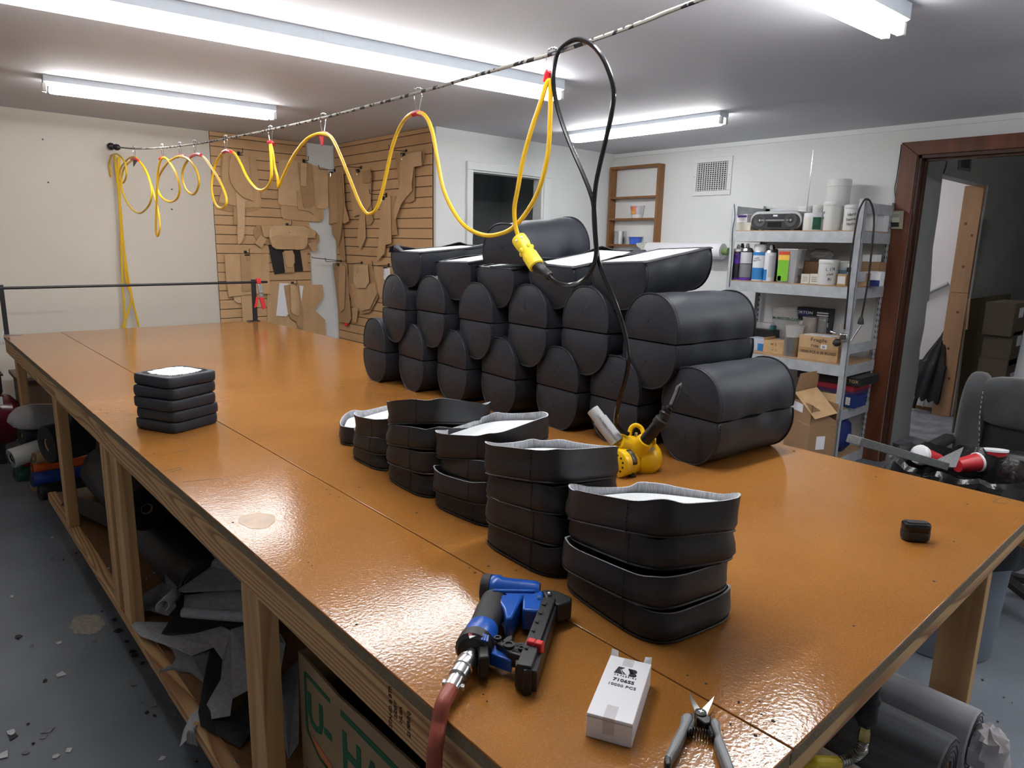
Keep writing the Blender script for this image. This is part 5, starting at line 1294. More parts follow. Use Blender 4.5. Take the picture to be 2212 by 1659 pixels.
t, r, h = jar('white jar with handwriting beside the front post on the top shelf', 1826, 1869, 443, 4.70, z1, lidh=.16, group=JG); scrawl(t, r, h * .62, ['Hard', 'Swivel', 'Nuts'], 3.3, .026)
jar('white tub behind the front post on the top shelf', 1862, 1897, 451, 4.88, z1, lidh=.1, group=JG)
t, w2, hh = carton('white folded box at the back corner of the top shelf', 1884, 1912, 462, 4.95, z1, .09, M_WHITE)
# --- second shelf
z2 = SH[1]
def spray(label, px0, px1, top, x, bodym, lab, capm, straight=False):
    t, r, h = cyl_thing('spray_can', label, 'spray can', px0, px1, x, z2, top, None, None, 'spray cans on the second shelf')
    lath(t, 'body', [(r * .94, 0), (r, .003), (r, h * .78), (r * .97, h * .80)], bodym)
    lath(t, 'shoulder', [(r * .96, h * .80), (r * .8, h * .86), (r * .5, h * .885)], M_STEEL)
    if straight: lath(t, 'cap', [(r * .93, h * .79), (r * .93, h * .985), (r * .86, h)], capm)
    else:
        lath(t, 'nozzle', [(r * .3, h * .88), (r * .3, h * .95), (r * .22, h * .95), (r * .22, h)], capm)
    for (a0, a1, za, zb, m) in lab: wraplab(t, r, a0, a1, h * za, h * zb, m, 'label')
    return t, r, h
M_CANK = mat('black can', (.02, .02, .025), .3); M_CANW = mat('white can', (.72, .74, .77), .3)
t, r, h = spray('purple and black adhesive spray can at the end of the second shelf', 1585, 1606, 528, 4.67, M_CANK, [(2.2, 4.6, .46, .74, M_PURPLE), (2.2, 4.6, .0, .05, M_PURPLE), (2.75, 3.15, .74, .79, M_REDPR)], M_CHROME)
scrawl(t, r + .0012, h * .63, ['76'], 3.35, .045); t.children[-1].data.materials[0] = M_WHITE
t, r, h = spray('adhesive spray can showing its grey back label on the second shelf', 1604, 1628, 526, 4.67, M_CANK, [(2.2, 4.6, .46, .76, mat('grey label', (.55, .55, .58), .5)), (2.2, 4.6, .08, .44, mat('mid grey label', (.20, .20, .22), .5)), (2.2, 4.6, 0, .07, M_PURPLE)], M_CHROME)
t, r, h = spray('white and blue silicone spray can with cap on the second shelf', 1631, 1657, 528, 4.67, M_CANW, [(2.2, 4.6, .70, .79, M_BLUEP), (2.2, 4.6, .04, .36, M_BLUEP)], M_CANW, True)
scrawl(t, r + .001, h * .62, ['SUPER', 'SILICONE'], 3.2, .013)
t, r, h = spray('white and blue spray can with open nozzle on the second shelf', 1656, 1678, 530, 4.67, M_CANW, [(2.0, 3.2, .03, .33, M_BLUEP), (3.4, 4.4, .12, .72, mat('grey label', (.55, .55, .58), .5))], M_WPLAS)
for k, (a, b, tp) in enumerate(((1592, 1616, 526), (1630, 1655, 527), (1655, 1685, 529))):
    spray('black can hidden behind the front spray cans, %s from the left' % ORD[k], a, b, tp, 4.80, M_CANK, [(2.2, 4.6, .0, .5, mat('dark violet label', (.04, .03, .09), .5))], M_BLACK)
t, w2, hh = carton('small white card standing at the left end of the second shelf', 1575, 1584, 576, 4.64, z2, .03, M_WHITE)
t, w2, hh = carton('brown carton behind the green labelled bin', 1672, 1745, 562, 4.84, z2, .16, M_CARTON)
# clear bin with green label
y0, y1 = PX(1690, 545, 4.68).y, PX(1732, 545, 4.68).y; hb_ = PX(1710, 536, 4.68).z - z2
t = thing('clear_bin', 'clear plastic bin with bright green label full of dark clips', 'bin', (4.68, (y0 + y1) / 2, z2 + .0005)); w2 = abs(y0 - y1) / 2
def frustum(w0, d0, w1, d1, z0, z1_):
    return MB().add([(-d0, -w0, z0), (d0, -w0, z0), (d0, w0, z0), (-d0, w0, z0), (-d1, -w1, z1_), (d1, -w1, z1_), (d1, w1, z1_), (-d1, w1, z1_)], [(0, 3, 2, 1), (0, 1, 5, 4), (1, 2, 6, 5), (2, 3, 7, 6), (3, 0, 4, 7)])
link('bin_wall', frustum(w2 * .85, .05, w2, .06, 0, hb_ * .96).mesh('bin_wall'), M_FILM, t, solid=.002)
link('bin_rim', MB().tube([(-.061, -w2 * 1.02, hb_ * .96), (.061, -w2 * 1.02, hb_ * .96), (.061, w2 * 1.02, hb_ * .96), (-.061, w2 * 1.02, hb_ * .96)], .004, 6, closed=True).mesh('bin_rim'), M_FILM, t)
link('clip_heap', frustum(w2 * .80, .045, w2 * .86, .05, .004, hb_ * .42).add([(-.05, -w2 * .86, hb_ * .42), (.05, -w2 * .86, hb_ * .42), (.05, w2 * .86, hb_ * .42), (-.05, w2 * .86, hb_ * .5)], [(0, 1, 2, 3)]).mesh('clip_heap'), mat('dark metal bits', (.09, .09, .095), .5, var=.7, vscale=160, bump=.8, bscale=150, bdist=.004), t)
def lp_(nm, ya, yb, za, zb, m): link(nm, MB().box((-.0625, ya, za), (-.0605, yb, zb)).mesh(nm), m, t)
lp_('label', -w2 * .25, w2 * .88, hb_ * .04, hb_ * .64, M_GREENP); lp_('label', -w2 * .25, w2 * .88, hb_ * .645, hb_ * .80, M_YELP); lp_('label', -w2 * .25, w2 * .88, hb_ * .805, hb_ * .90, M_REDPR)
lp_('price_panel', w2 * .45, w2 * .80, hb_ * .05, hb_ * .19, M_OFFW)
# plastic bag heap, small boxes, jar
def lumpy(c, r, sc, seed, amp=.25, n=12):
    b = MB().ball((0, 0, 0), 1, n)
    for i, p in enumerate(b.v):
        k = 1 + amp * noise.noise(p * 2.3 + Vector((seed, 0, 0))) + amp * .6 * noise.noise(p * 6 + Vector((0, seed, 0)))
        b.v[i] = Vector((p.x * sc[0], p.y * sc[1], p.z * sc[2])) * r * k
    zl_ = min(p.z for p in b.v)
    b.v = [p + Vector(c) for p in b.v]
    return b
yb0 = PX(1767, 560, 4.84).y
t, w2, hh = carton('long brown carton under the clear plastic bag on the second shelf', 1738, 1776, 566, 4.80, z2, .16, M_CARTON)
solo('plastic_bag', lumpy((4.88, yb0, z2 + hh + .045), .06, (1, 1.5, .75), 3, .3), mat('grey plastic film', (.42, .42, .42), .22, alpha=.75), 'crumpled clear plastic bag on the second shelf', 'bag')
for k, (a, b) in enumerate(((1731, 1749), (1750, 1770))):
    t, w2, hh = carton('%s of two small white staple cartons on the second shelf' % ('left' if k == 0 else 'right'), a, b, 592, 4.66, z2, .05, M_OFFW, group='small staple cartons')
    for q in range(3): face_panel(t, 'print_line', -w2 * .6, w2 * .6, hh * (.25 + .2 * q), hh * (.30 + .2 * q), mat('grey print', (.16, .16, .17), .6))
t, r, h = jar('squat white jar with handwriting on the second shelf', 1771, 1813, 561, 4.68, z2, lidh=.17); scrawl(t, r, h * .62, ['L 1/4', 'rive', 'Ri'], 3.75, .028)
t, r, h = jar('white cup with blue print behind the squat jar', 1811, 1836, 564, 4.82, z2, lidh=.08, taper=.85); wraplab(t, r * .96, 2.4, 4.4, h * .2, h * .62, mat('pale blue print', (.25, .45, .62), .4))
t, w2, hh = carton('little brown carton with white label on the second shelf', 1809, 1829, 592, 4.66, z2, .06, M_CARD); face_panel(t, 'label', -w2 * .8, w2 * .8, hh * .15, hh * .8, M_WHITE)
t, w2, hh = carton('yellow and white carton against the front post', 1832, 1846, 571, 4.70, z2, .06, M_WHITE); face_panel(t, 'yellow_band', -w2, w2, hh * .05, hh * .45, M_YELP)
t, w2, hh = carton('plain brown carton behind the front post on the second shelf', 1853, 1876, 590, 4.74, z2, .12, M_CARTON)
t, w2, hh = carton('navy and white tub at the right end of the second shelf', 1876, 1903, 586, 4.78, z2, .08, M_WHITE, bev=.008); face_panel(t, 'navy_band', -w2, w2, 0.002, hh * .42, M_NAVY)
t, w2, hh = carton('tall brown carton at the back right of the second shelf', 1862, 1900, 566, 4.90, z2, .12, M_CARTON)
t, w2, h2 = carton('white box lying on the tall brown carton', 1864, 1895, 550, 4.90, z2 + hh + .001, .08, M_WHITE)
solo('black_bracket', MB().box((4.70, 1.90, z2), (4.73, 1.935, z2 + .09)).box((4.69, 1.885, z2 + .09), (4.75, 1.94, z2 + .12)), M_BLACK, 'small black bracket standing behind the front post', 'bracket', bev=.003)
# --- third shelf
z3 = SH[2]
S3 = lambda x, y: (1600 + x * 320 / 1475, 640 + y * 360 / 1659)
t, w2, hh = carton('brown staple carton marked Fragile 7106 on the third shelf', *[S3(590, 0)[0], S3(985, 0)[0]], S3(0, 400)[1], 4.63, z3, .20, M_CARD, rot=.05)
face_text(t, 'Fragile', .034, 0, hh * .84, sx=1.25); face_text(t, '7106', .026, w2 * .18, hh * .58, sx=1.1); face_panel(t, 'white_sticker', -w2 * .42, -w2 * .12, hh * .49, hh * .68, M_WHITE); face_text(t, 'SS', .022, -w2 * .27, hh * .58, x=-.0022, bold=.0004)
face_text(t, '10000 PCS X 20 BOXES', .026, 0, hh * .33, sx=.92, bold=.0003)
link('tape_strip', MB().box((-.0012, -w2, hh * .28), (-.0006, w2, hh * .50)).mesh('tape_strip'), mat('brown tape', (.40, .24, .115), .3), t)
link('top_print', MB().box((.01, -w2 * .7, hh), (.12, w2 * .8, hh + .003)).mesh('top_print'), mat('pale flyers', (.65, .68, .75), .5, var=.3, vscale=30), t)
t, w2, hh = carton('small open carton with black marks on the third shelf', S3(225, 0)[0], S3(440, 0)[0], S3(0, 450)[1], 4.66, z3, .15, M_CARD, rot=-.05)
face_text(t, 'W  5', .022, 0, hh * .75); face_text(t, '+   3', .020, -w2 * .1, hh * .3)
for s in (-1, 1): link('flap', MB().box((0, s * w2 - .002, hh), (.15, s * w2 + .002, hh + .02)).mesh('flap'), M_CARD, t)
t, w2, hh = carton('flat white and blue box at the left of the third shelf', S3(75, 0)[0], S3(330, 0)[0], S3(0, 425)[1], 4.72, z3, .17, mat('white blue card', (.50, .56, .66), .5)); face_panel(t, 'blue_band', -w2, w2 * .2, 0, hh * .6, M_BLUEP)
t, r, h = cyl_thing('tin_can', 'ribbed shiny tin can on the third shelf', 'can', S3(443, 0)[0], S3(588, 0)[0], 4.68, z3, S3(0, 405)[1], None, None)
lath(t, 'body', [(r, 0), (r, h * .08)] + [(r * (1 - .02 * (k % 2)), h * (.12 + .06 * k)) for k in range(13)] + [(r, h * .95), (r, h)], M_STEEL)
tub_z = z3 + h + .001
y0, y1 = PX(S3(450, 0)[0], 710, 4.70).y, PX(S3(628, 0)[0], 710, 4.70).y; hh = PX(S3(540, 0)[0], S3(0, 292)[1], 4.70).z - tub_z
t = thing('clear_tub', 'clear plastic tub standing on the ribbed tin can', 'tub', (4.70, (y0 + y1) / 2, tub_z)); r = abs(y0 - y1) / 2
lath(t, 'tub_wall', [(r * .8, 0), (r * .97, hh)], mat('cloudy plastic', (.62, .62, .60), .3, alpha=.6), caps=(True, False)); lath(t, 'rim', [(r * .97, hh * .94), (r * 1.03, hh * .94), (r * 1.03, hh), (r * .97, hh)], mat('cloudy plastic', (.62, .62, .60), .3, alpha=.6), caps=(False, False))
t, r, h = cyl_thing('paint_can', 'large grey metal can with rust stains on the third shelf', 'can', S3(628, 0)[0], S3(768, 0)[0], 4.84, z3, S3(0, 205)[1], None, None)
lath(t, 'body', [(r, 0), (r, h * .97)], mat('rust streaked can', (.30, .29, .28), .45, metal=.4, var=.6, vscale=14, color2=(.50, .40, .36))); lath(t, 'rim', [(r, h * .97), (r * 1.03, h * .97), (r * 1.03, h), (r * .9, h)], M_STEEL)
t, r, h = cyl_thing('canister', 'grey canister beside the rusty can on the third shelf', 'can', S3(775, 0)[0], S3(866, 0)[0], 4.86, z3, S3(0, 205)[1], None, None); lath(t, 'body', [(r, 0), (r, h * .95), (r * .9, h)], mat('dull grey can', (.20, .20, .20), .5))
lath(t, 'rim', [(r * 1.01, h * .9), (r * 1.04, h * .9), (r * 1.04, h * .95), (r * 1.01, h * .95)], M_STEEL)
# abrasive box
t, w2, hh = carton('black and blue abrasive disc box at the back of the third shelf', S3(565, 0)[0], S3(890, 0)[0], S3(0, 118)[1], 4.96, z3, .09, M_BLACK)
face_panel(t, 'blue_panel', w2 * .28, w2 * .95, hh * .82, hh * .95, M_NAVY); face_text(t, 'NORTON', .028, w2 * .62, hh * .885, M_WHITE, sx=1.2, bold=.0004)
for k in range(3): face_panel(t, 'print_line', -w2 * .95, -w2 * .25, hh * (.78 + .055 * k), hh * (.81 + .055 * k), M_WHITE)
face_panel(t, 'white_panel', -w2, w2, hh * .02, hh * .70, M_WHITE, x=-.0006); face_panel(t, 'blue_panel', w2 * .3, w2, hh * .40, hh * .60, M_NAVY, x=-.0014); face_panel(t, 'blue_panel', -w2, -w2 * .75, hh * .05, hh * .6, M_NAVY, x=-.0014)
# part bag with lettering
t = thing('plastic_bag', 'clear parts bag printed McMASTER-CARR on the third shelf', 'bag', (4.95, PX(S3(440, 0)[0], 700, 4.95).y, z3))
pts = [(310, 110), (560, 90), (590, 420), (330, 430)]
rows = []
for j in range(9):
    row = []
    for i in range(9):
        a, b = i / 8, j / 8
        x = (pts[0][0] * (1 - a) + pts[1][0] * a) * (1 - b) + (pts[3][0] * (1 - a) + pts[2][0] * a) * b
        y = (pts[0][1] * (1 - a) + pts[1][1] * a) * (1 - b) + (pts[3][1] * (1 - a) + pts[2][1] * a) * b
        p = PX(*S3(x, y), 4.95); p.x += -.03 * math.sin(math.pi * a) * math.sin(math.pi * (.25 + .75 * b)) + .012 * noise.noise(Vector((i * .7, j * .7, 3)))
        p.z = max(p.z, z3 + .001); row.append(p)
    rows.append(row)
wpart('film', MB().grid(rows), M_FILM, t, solid=.001)
pt = PX(*S3(455, 225), 4.90)
write('McMASTER-CARR', .028, (4.90, pt.y, pt.z), (0, -1, 0), (0, 0, 1), t, M_DKGREEN, bold=.0005, sx=1.0)
solo('yellow_tube', MB().lathe([(.016, 0), (.016, .07), (.010, .075)], (4.80, PX(S3(425, 0)[0], 720, 4.80).y, z3 + .0005)), mat('yellow plastic', (.75, .5, .02), .4), 'short yellow tube beside the ribbed tin can', 'tube')
# black tray with clear lid at the left
t, w2, hh = carton('black parts tray with clear lid at the left of the third shelf', S3(30, 0)[0], S3(325, 0)[0], S3(0, 330)[1], 4.84, z3, .16, M_BLACK, name='parts_tray', cat='tray')
link('clear_lid', MB().box((.02, -w2 * .7, hh), (.13, w2 * .3, hh + .05)).mesh('clear_lid'), M_FILM, t, bev=.01)
link('teal_part', MB().box((.03, -w2 * .85, hh), (.08, -w2 * .6, hh + .035)).mesh('teal_part'), mat('teal plastic', (.03, .16, .18), .4), t, bev=.004)
# bench tool behind the fragile carton
t = thing('polisher_tool', 'black and cream power tool behind the fragile carton', 'tool', (4.86, PX(S3(890, 0)[0], 720, 4.86).y, z3))
c = Vector(t.location)
wpart('tool_body', MB().ball(c + Vector((0, .05, .06)), .05, 8, (1, 1.5, .8)), mat('cream plastic', (.55, .52, .45), .4), t)
wpart('tool_motor', MB().ball(c + Vector((0, -.04, .055)), .055, 8, (1, 1.3, 1)), M_BLACK, t)
wpart('tool_nozzle', MB().lathe([(.02, 0), (.018, .03), (.008, .05), (.012, .06), (.004, .07)], c + Vector((-.03, .10, .03))), M_CHROME, t)
# clamp lamp on the post
cp = PX(1822, 728, 4.585)
t = thing('clamp_fixture', 'chrome and black clamp fixture gripping the front post', 'clamp', tuple(cp))
wpart('clamp_body', MB().obox(cp, (.035, .05, .05), .3), M_CHROME, t, bev=.008)
wpart('clamp_knob', MB().lathe([(.022, 0), (.026, .01), (.022, .03), (.012, .04)], cp + Vector((-.01, .02, -.03)), (-.5, .5, -.5), 16), M_BLACK, t)
wpart('clamp_jaw', MB().obox(cp + Vector((0, .015, .055)), (.006, .03, .06), .2).cyl(cp + Vector((-.02, .04, .02)), cp + Vector((-.02, .08, .03)), .007), M_CHROME, t, bev=.002)
wpart('spring_rod', MB().cyl(cp + Vector((0, -.05, -.02)), cp + Vector((.02, -.09, .08)), .006), M_STEEL, t)
# black cords over the top of the front post
t = thing('shelf_cord', 'black power cord draped over the front post with hanging plug', 'cord', (4.58, 1.82, 1.7))
wpart('cable', MB().tube(crom([cp + Vector((0, .0, .05)), PX(1831, 640, 4.575), PX(1838, 560, 4.575), PX(1852, 470, 4.575), PX(1862, 440, 4.575), PX(1872, 430, 4.59), PX(1882, 440, 4.60), PX(1888, 470, 4.585), PX(1885, 520, 4.58), PX(1876, 600, 4.575), PX(1866, 660, 4.575), PX(1860, 690, 4.575)], 7), .006, 7), M_BLACK, t)
pp = PX(1860, 690, 4.575)
wpart('plug', MB().lathe([(.008, .02), (.014, .005), (.019, -.02), (.019, -.03), (.010, -.032)], pp, (0, 0, 1), 12), M_BLACK, t)
for s in (-1, 1): wpart('prong', MB().box((pp.x - .002, pp.y + s * .007 - .0012, pp.z - .052), (pp.x + .002, pp.y + s * .007 + .0012, pp.z - .03)), M_STEEL, t)
# thin black wire down the left front post
solo('thin_wire', MB().tube(crom([PX(1586, 441, 4.59), PX(1587, 470, 4.59), PX(1582, 500, 4.59), PX(1580, 560, 4.59), PX(1575, 620, 4.59)], 6), .003, 6), M_BLACK, 'thin black wire taped along the left shelving post', 'wire')
# --- fourth shelf: flat boxes
z4 = SH[3]
t, w2, hh = carton('blue printed box on the fourth shelf', 1816, 1850, 853, 4.70, z4, .18, M_NAVY); face_panel(t, 'label', -w2 * .3, w2 * .3, hh * .2, hh * .8, M_OFFW)
zz = z4 + hh + .001
t, w2, h2 = carton('flat purple box in the stack on the fourth shelf', 1740, 1845, 843, 4.70, zz, .25, mat('dull purple card', (.07, .03, .10), .5), h=.02); zz += .021
t, w2, h2 = carton('flat red box in the stack on the fourth shelf', 1740, 1845, 830, 4.70, zz, .27, mat('red card', (.30, .02, .035), .4), h=.045); zz += .046
t, w2, h2 = carton('flat black box with gold lettering on top of the stack', 1722, 1862, 810, 4.68, zz, .30, M_BLACK, h=.055)
face_text(t, 'TOX', .03, -w2 * .78, h2 * .5, mat('gold print', (.5, .38, .15), .4))
# --- big cartons in front of the bottom shelf
cg = lambda x, y, X_: PX(*S3(x, y), X_)
yL, yM = cg(410, 1400, 4.62).y, cg(690, 1400, 4.62).y
t = thing('shipping_carton', 'large closed brown carton with white label at the shelving foot', 'box', (4.5, 2.3, .02))
xb = 4.36
pA, pB = cg(405, 1240, 4.52), cg(692, 1290, xb); pC = cg(965, 1230, 4.54)
zt4 = pB.z
base = [Vector((p.x, p.y, .1)) for p in (pA, pB, pC)]; base.append(base[0] + base[2] - base[1])
zb4 = .10
wpart('body', MB().prism([Vector((p.x, p.y, zb4)) for p in base], (0, 0, zt4 - zb4)), M_CARTON, t, bev=.003)
nrm = (base[2] - base[1]).cross(Vector((0, 0, 1))).normalized()
e = (base[2] - base[1])
lc = base[1] + e * .42; lc.z = zb4 + (zt4 - zb4) * .50
wpart('label', MB().prism([lc - e * .14 + Vector((0, 0, -.045)), lc + e * .18 + Vector((0, 0, -.045)), lc + e * .18 + Vector((0, 0, .045)), lc - e * .14 + Vector((0, 0, .045))], nrm * .002), M_PAPER, t)
wpart('stand', MB().prism([Vector((p.x, p.y, .002)) for p in (base[0] + e * .1, base[1] + e * .1, base[2] - e * .1, base[3] - e * .1)], (0, 0, zb4 - .004)), M_CARTON, t)
t = thing('open_carton', 'open brown carton with raised flaps on top of the closed carton', 'box', (4.5, 2.3, zt4))
q = [Vector((p.x, p.y, zt4 + .001)) for p in (base[0], base[1], base[2], base[3])]
ctr = sum(q, Vector()) / 4
q = [ctr + (p - ctr) * .97 for p in q]
hO = cg(675, 1080, xb).z - zt4
wpart('wall_panel', MB().prism([q[0], q[1], q[1] + Vector((0, 0, hO)), q[0] + Vector((0, 0, hO))], (q[2] - q[1]).normalized() * .005), M_CARTON, t)
wpart('wall_panel', MB().prism([q[1], q[2], q[2] + Vector((0, 0, hO * .15)), q[1] + Vector((0, 0, hO))], (q[0] - q[1]).normalized() * .005), M_CARTON, t)
wpart('wall_panel', MB().prism([q[2], q[3], q[3] + Vector((0, 0, hO)), q[2] + Vector((0, 0, hO))], (q[1] - q[2]).normalized() * .005), M_CARTON, t)
wpart('wall_panel', MB().prism([q[3], q[0], q[0] + Vector((0, 0, hO)), q[3] + Vector((0, 0, hO))], (q[1] - q[0]).normalized() * .005), M_CARTON, t)
wpart('flap', MB().prism([cg(545, 950, 4.44), cg(755, 905, 4.60), cg(790, 735, 4.62), cg(595, 770, 4.46)], (.005, 0, 0)), M_CARTON, t)
wpart('flap', MB().prism([cg(540, 960, 4.42), cg(760, 910, 4.56), cg(960, 1165, 4.50), cg(740, 1225, 4.34)], (.004, .002, .003)), M_CARD, t)
wpart('flap', MB().prism([cg(790, 950, 4.62), cg(1010, 985, 4.62), cg(985, 1150, 4.60), cg(940, 1180, 4.58)], (.005, 0, 0)), M_CARD, t)
wpart('flap', MB().prism([cg(400, 930, 4.58), cg(540, 950, 4.44), cg(450, 1035, 4.40), cg(400, 1030, 4.50)], (.004, 0, .003)), M_CARD3, t)
lw = (q[1] - q[0]); l0 = q[0] + lw * .28; nn = Vector((lw.y, -lw.x, 0)).normalized()
if nn.x > 0: nn = -nn
wpart('label', MB().prism([l0 + Vector((0, 0, hO * .48)), l0 + lw * .42 + Vector((0, 0, hO * .46)), l0 + lw * .42 + Vector((0, 0, hO * .88)), l0 + Vector((0, 0, hO * .90))], nn * .002), M_PAPER, t)
wpart('white_sheet', MB().prism([cg(445, 1010, 4.44), cg(505, 970, 4.44), cg(470, 935, 4.46), cg(448, 960, 4.46)], (.002, 0, 0)), M_PAPER, t)
solo('cardboard_sheet', MB().prism([cg(395, 1370, 4.40), cg(432, 1380, 4.38), cg(420, 1490, 4.38), cg(380, 1480, 4.40)], (.006, 0, 0)), M_CARD3, 'torn upright cardboard strip beside the closed carton', 'cardboard')
t, w2, hh = carton('brown carton with an orange sticker at the left of the shelving', S3(20, 0)[0], S3(212, 0)[0], S3(0, 490)[1], 4.62, .55, .12, M_CARTON, h=.24); face_panel(t, 'orange_sticker', -w2 * .9, -w2 * .4, .02, .045, mat('orange sticker', (.75, .16, .04), .5))
t.location.z = .43
solo('blue_sack', lumpy((4.80, 1.92, .22), .11, (1, .8, 1.2), 5, .2), mat('dark blue cloth', (.008, .022, .14), .6), 'dark blue sack on the bottom shelf behind the post', 'bag')
t = thing('small_motor', 'small black motor on the bottom shelf beside the blue sack', 'motor', (4.66, 2.02, SH[4] + .0005))
wpart('motor_body', MB().cyl((4.62, 2.02, SH[4] + .07), (4.76, 2.02, SH[4] + .07), .068, n=20), M_BLACK, t); wpart('motor_shaft', MB().cyl((4.60, 2.02, SH[4] + .07), (4.62, 2.02, SH[4] + .07), .03, n=14), M_STEEL, t)
# ================================================================== UNDER AND AROUND THE TABLE
LC = lambda x, y: (x * 260 / 1797, 860 + y * 240 / 1659)
S6 = lambda x, y: (x * .337, 1100 + y * .337)
def roll(name, label, p0, p1, r, m, core=.4, corem=None, group=None, r1=None, cat='roll'):
    p0, p1 = Vector(p0), Vector(p1); t = thing(name, label, cat, tuple(p0.lerp(p1, .5) - Vector((0, 0, r))), group)
    L = (p1 - p0).length
    wpart('wound_cloth', MB().lathe([(r * core, .012), (r * core, 0), (r * .96, 0), (r, .004), (r, L - .004), (r * .96, L), (r * core, L), (r * core, L - .012)], p0, p1 - p0, 24), m, t)
    wpart('core', MB().lathe([(r * core, .006), (r * core * .8, .006), (r * core * .8, L - .006), (r * core, L - .006)], p0, p1 - p0, 18, False, False), corem or M_CARD3, t)
    sp = []
    d = (p1 - p0).normalized(); u, v = basis(d)
    for k in range(50):
        a = k * .5; rr = r * (core + (1 - core) * .93 * k / 50); sp.append(p0 - d * .0006 + (u * math.cos(a) + v * math.sin(a)) * rr)
    wpart('wound_edge', MB().tube(sp, .0012, 4), mat('dark wound edge', (.03, .03, .03), .8), t)
    return t
YP_ = 4.32
def rr_(x0, y0, x1, y1, yd=YP_): return PY(*LC(x0, y0), yd), PY(*LC(x1, y1), yd + .05)
p, q = rr_(480, 1225, 1420, 1080); roll('fabric_roll', 'blue fabric roll on the pile under the table', p, q, .040, mat('blue cloth', (.012, .045, .24), .5), .3)
p, q = rr_(475, 1060, 1390, 930, 4.38); roll('fabric_roll', 'orange fabric roll on the pile under the table', p, q, .035, mat('orange cloth', (.68, .10, .012), .5), .45)
p, q = rr_(240, 1140, 900, 1060, 4.50); roll('fabric_roll', 'dark green fabric roll beside the blue roll', p, q, .044, mat('green cloth', (.008, .075, .045), .5), .3)
p, q = rr_(310, 985, 900, 930, 4.52); roll('fabric_roll', 'dark red fabric roll under the white roll', p, q, .03, mat('crimson cloth', (.22, .012, .03), .5), .3)
p, q = rr_(160, 905, 700, 720, 4.40); roll('fabric_roll', 'white vinyl roll sticking out of the pile under the table', p, q, .052, mat('white vinyl', (.52, .52, .49), .4), .5, M_BLACK)
p, q = rr_(500, 900, 800, 860, 4.36); roll('fabric_roll', 'short tan paper roll above the orange roll', p, q, .032, M_CARD, .4)
p, q = rr_(600, 1410, 1400, 1290, 4.28); roll('fabric_roll', 'black fabric roll lying on the floor under the pile', p, q, .046, M_VINYL2, .3)
p, q = rr_(320, 560, 900, 500, 4.50); roll('fabric_roll', 'black fabric roll under the plastic wrapped roll', p, q, .055, M_VINYL2, .3)
p, q = rr_(690, 700, 1300, 560, 4.12); roll('fabric_roll', 'thick charcoal foam roll behind the table leg', p, q, .10, mat('charcoal foam', (.016, .017, .018), .8), .35, M_CARD)
p, q = rr_(200, 300, 760, 270, 4.46)
t = thing('wrapped_roll', 'plastic wrapped roll on top of the pile under the table', 'roll', tuple(p))
wpart('paper_roll', MB().cyl(p + (q - p) * .35, q, .058, n=20), mat('grey wrapped paper', (.40, .40, .40), .5, var=.2, vscale=30), t)
b = MB().lathe([(.02, -.02), (.062, .02), (.075, .07), (.070, .16), (.068, (q - p).length)], p, q - p, 24)
for i, v_ in enumerate(b.v): b.v[i] = v_ + Vector((1, 0, 1)) * (.012 * noise.noise(v_ * 22))
wpart('plastic_wrap', b, mat('crinkled film', (.62, .60, .62), .18, alpha=.5), t)
p, q = rr_(960, 250, 1700, 200, 4.2); roll('fabric_roll', 'upper black fabric roll behind the second table leg', p, q, .09, M_VINYL2, .3)
# black rolls lying along the shelf
for k, (x, z, r, y0, y1, nm) in enumerate(((.70, .272, .10, 2.32, 3.9, 'front lower'), (.92, .285, .113, 2.05, 3.8, 'middle lower'), (1.15, .28, .108, 1.9, 3.8, 'rear lower'), (.81, .462, .10, 2.38, 3.7, 'front upper'), (1.03, .475, .10, 2.1, 3.8, 'rear upper'), (.62, .452, .085, 2.72, 3.40, 'left upper'))):
    roll('fabric_roll', '%s black vinyl roll stored lengthwise on the table shelf' % nm, (x, y0, z), (x, y1, z), r, M_VINYL2, .25)
# scraps and offcuts on the lower shelf
GG = 'offcuts heaped on the lower shelf'
M_FELT = mat('grey felt backing', (.34, .34, .36), .9, var=.15, vscale=60); M_FELT2 = mat('dark grey felt backing', (.185, .185, .20), .9, var=.15, vscale=50); M_FELT3 = mat('light grey felt backing', (.50, .50, .51), .9, var=.12, vscale=60)
def offcut(poly, zs, label, m, th=.003, cm=S6, name='vinyl_offcut'):
    n = len(poly)
    if not hasattr(zs, '__len__'): zs = [zs] * n
    pts = [PZ(*cm(x, y), z) for (x, y), z in zip(poly, zs)]
    # finer outline so that the piece can bow
    b = MB().prism(pts, (0, 0, -th))
    return solo(name, b, m, label, 'offcut', GG, smooth=False)
offcut([(1190, 225), (1270, 210), (1430, 330), (1560, 470), (1560, 510), (1180, 530), (1060, 500), (1055, 370), (1150, 320)], [.34, .36, .38, .36, .33, .30, .28, .30, .32], 'large dark grey offcut at the top of the shelf heap', M_FELT2)
offcut([(820, 605), (1040, 470), (1090, 480), (1130, 620), (1080, 680), (960, 645), (820, 655)], [.19, .24, .25, .24, .22, .20, .185], 'pointed grey offcut lying near the double post', M_FELT2)
t = thing('vinyl_offcut', 'folded grey offcut with a rounded fold in the shelf heap', 'offcut', tuple(PZ(*S6(1350, 640), .25)), GG)
a_, b_ = PZ(*S6(1178, 660), .245), PZ(*S6(1590, 690), .26)
wpart('fold', MB().tube([a_, a_.lerp(b_, .5), b_], .018, 14), M_FELT, t); a2, b2 = PZ(*S6(1185, 550), .27), PZ(*S6(1590, 505), .30)
wpart('sheet', MB().prism([a_ + Vector((0, 0, .016)), b_ + Vector((0, 0, .016)), b2, a2], (0, 0, -.006)), M_FELT, t)
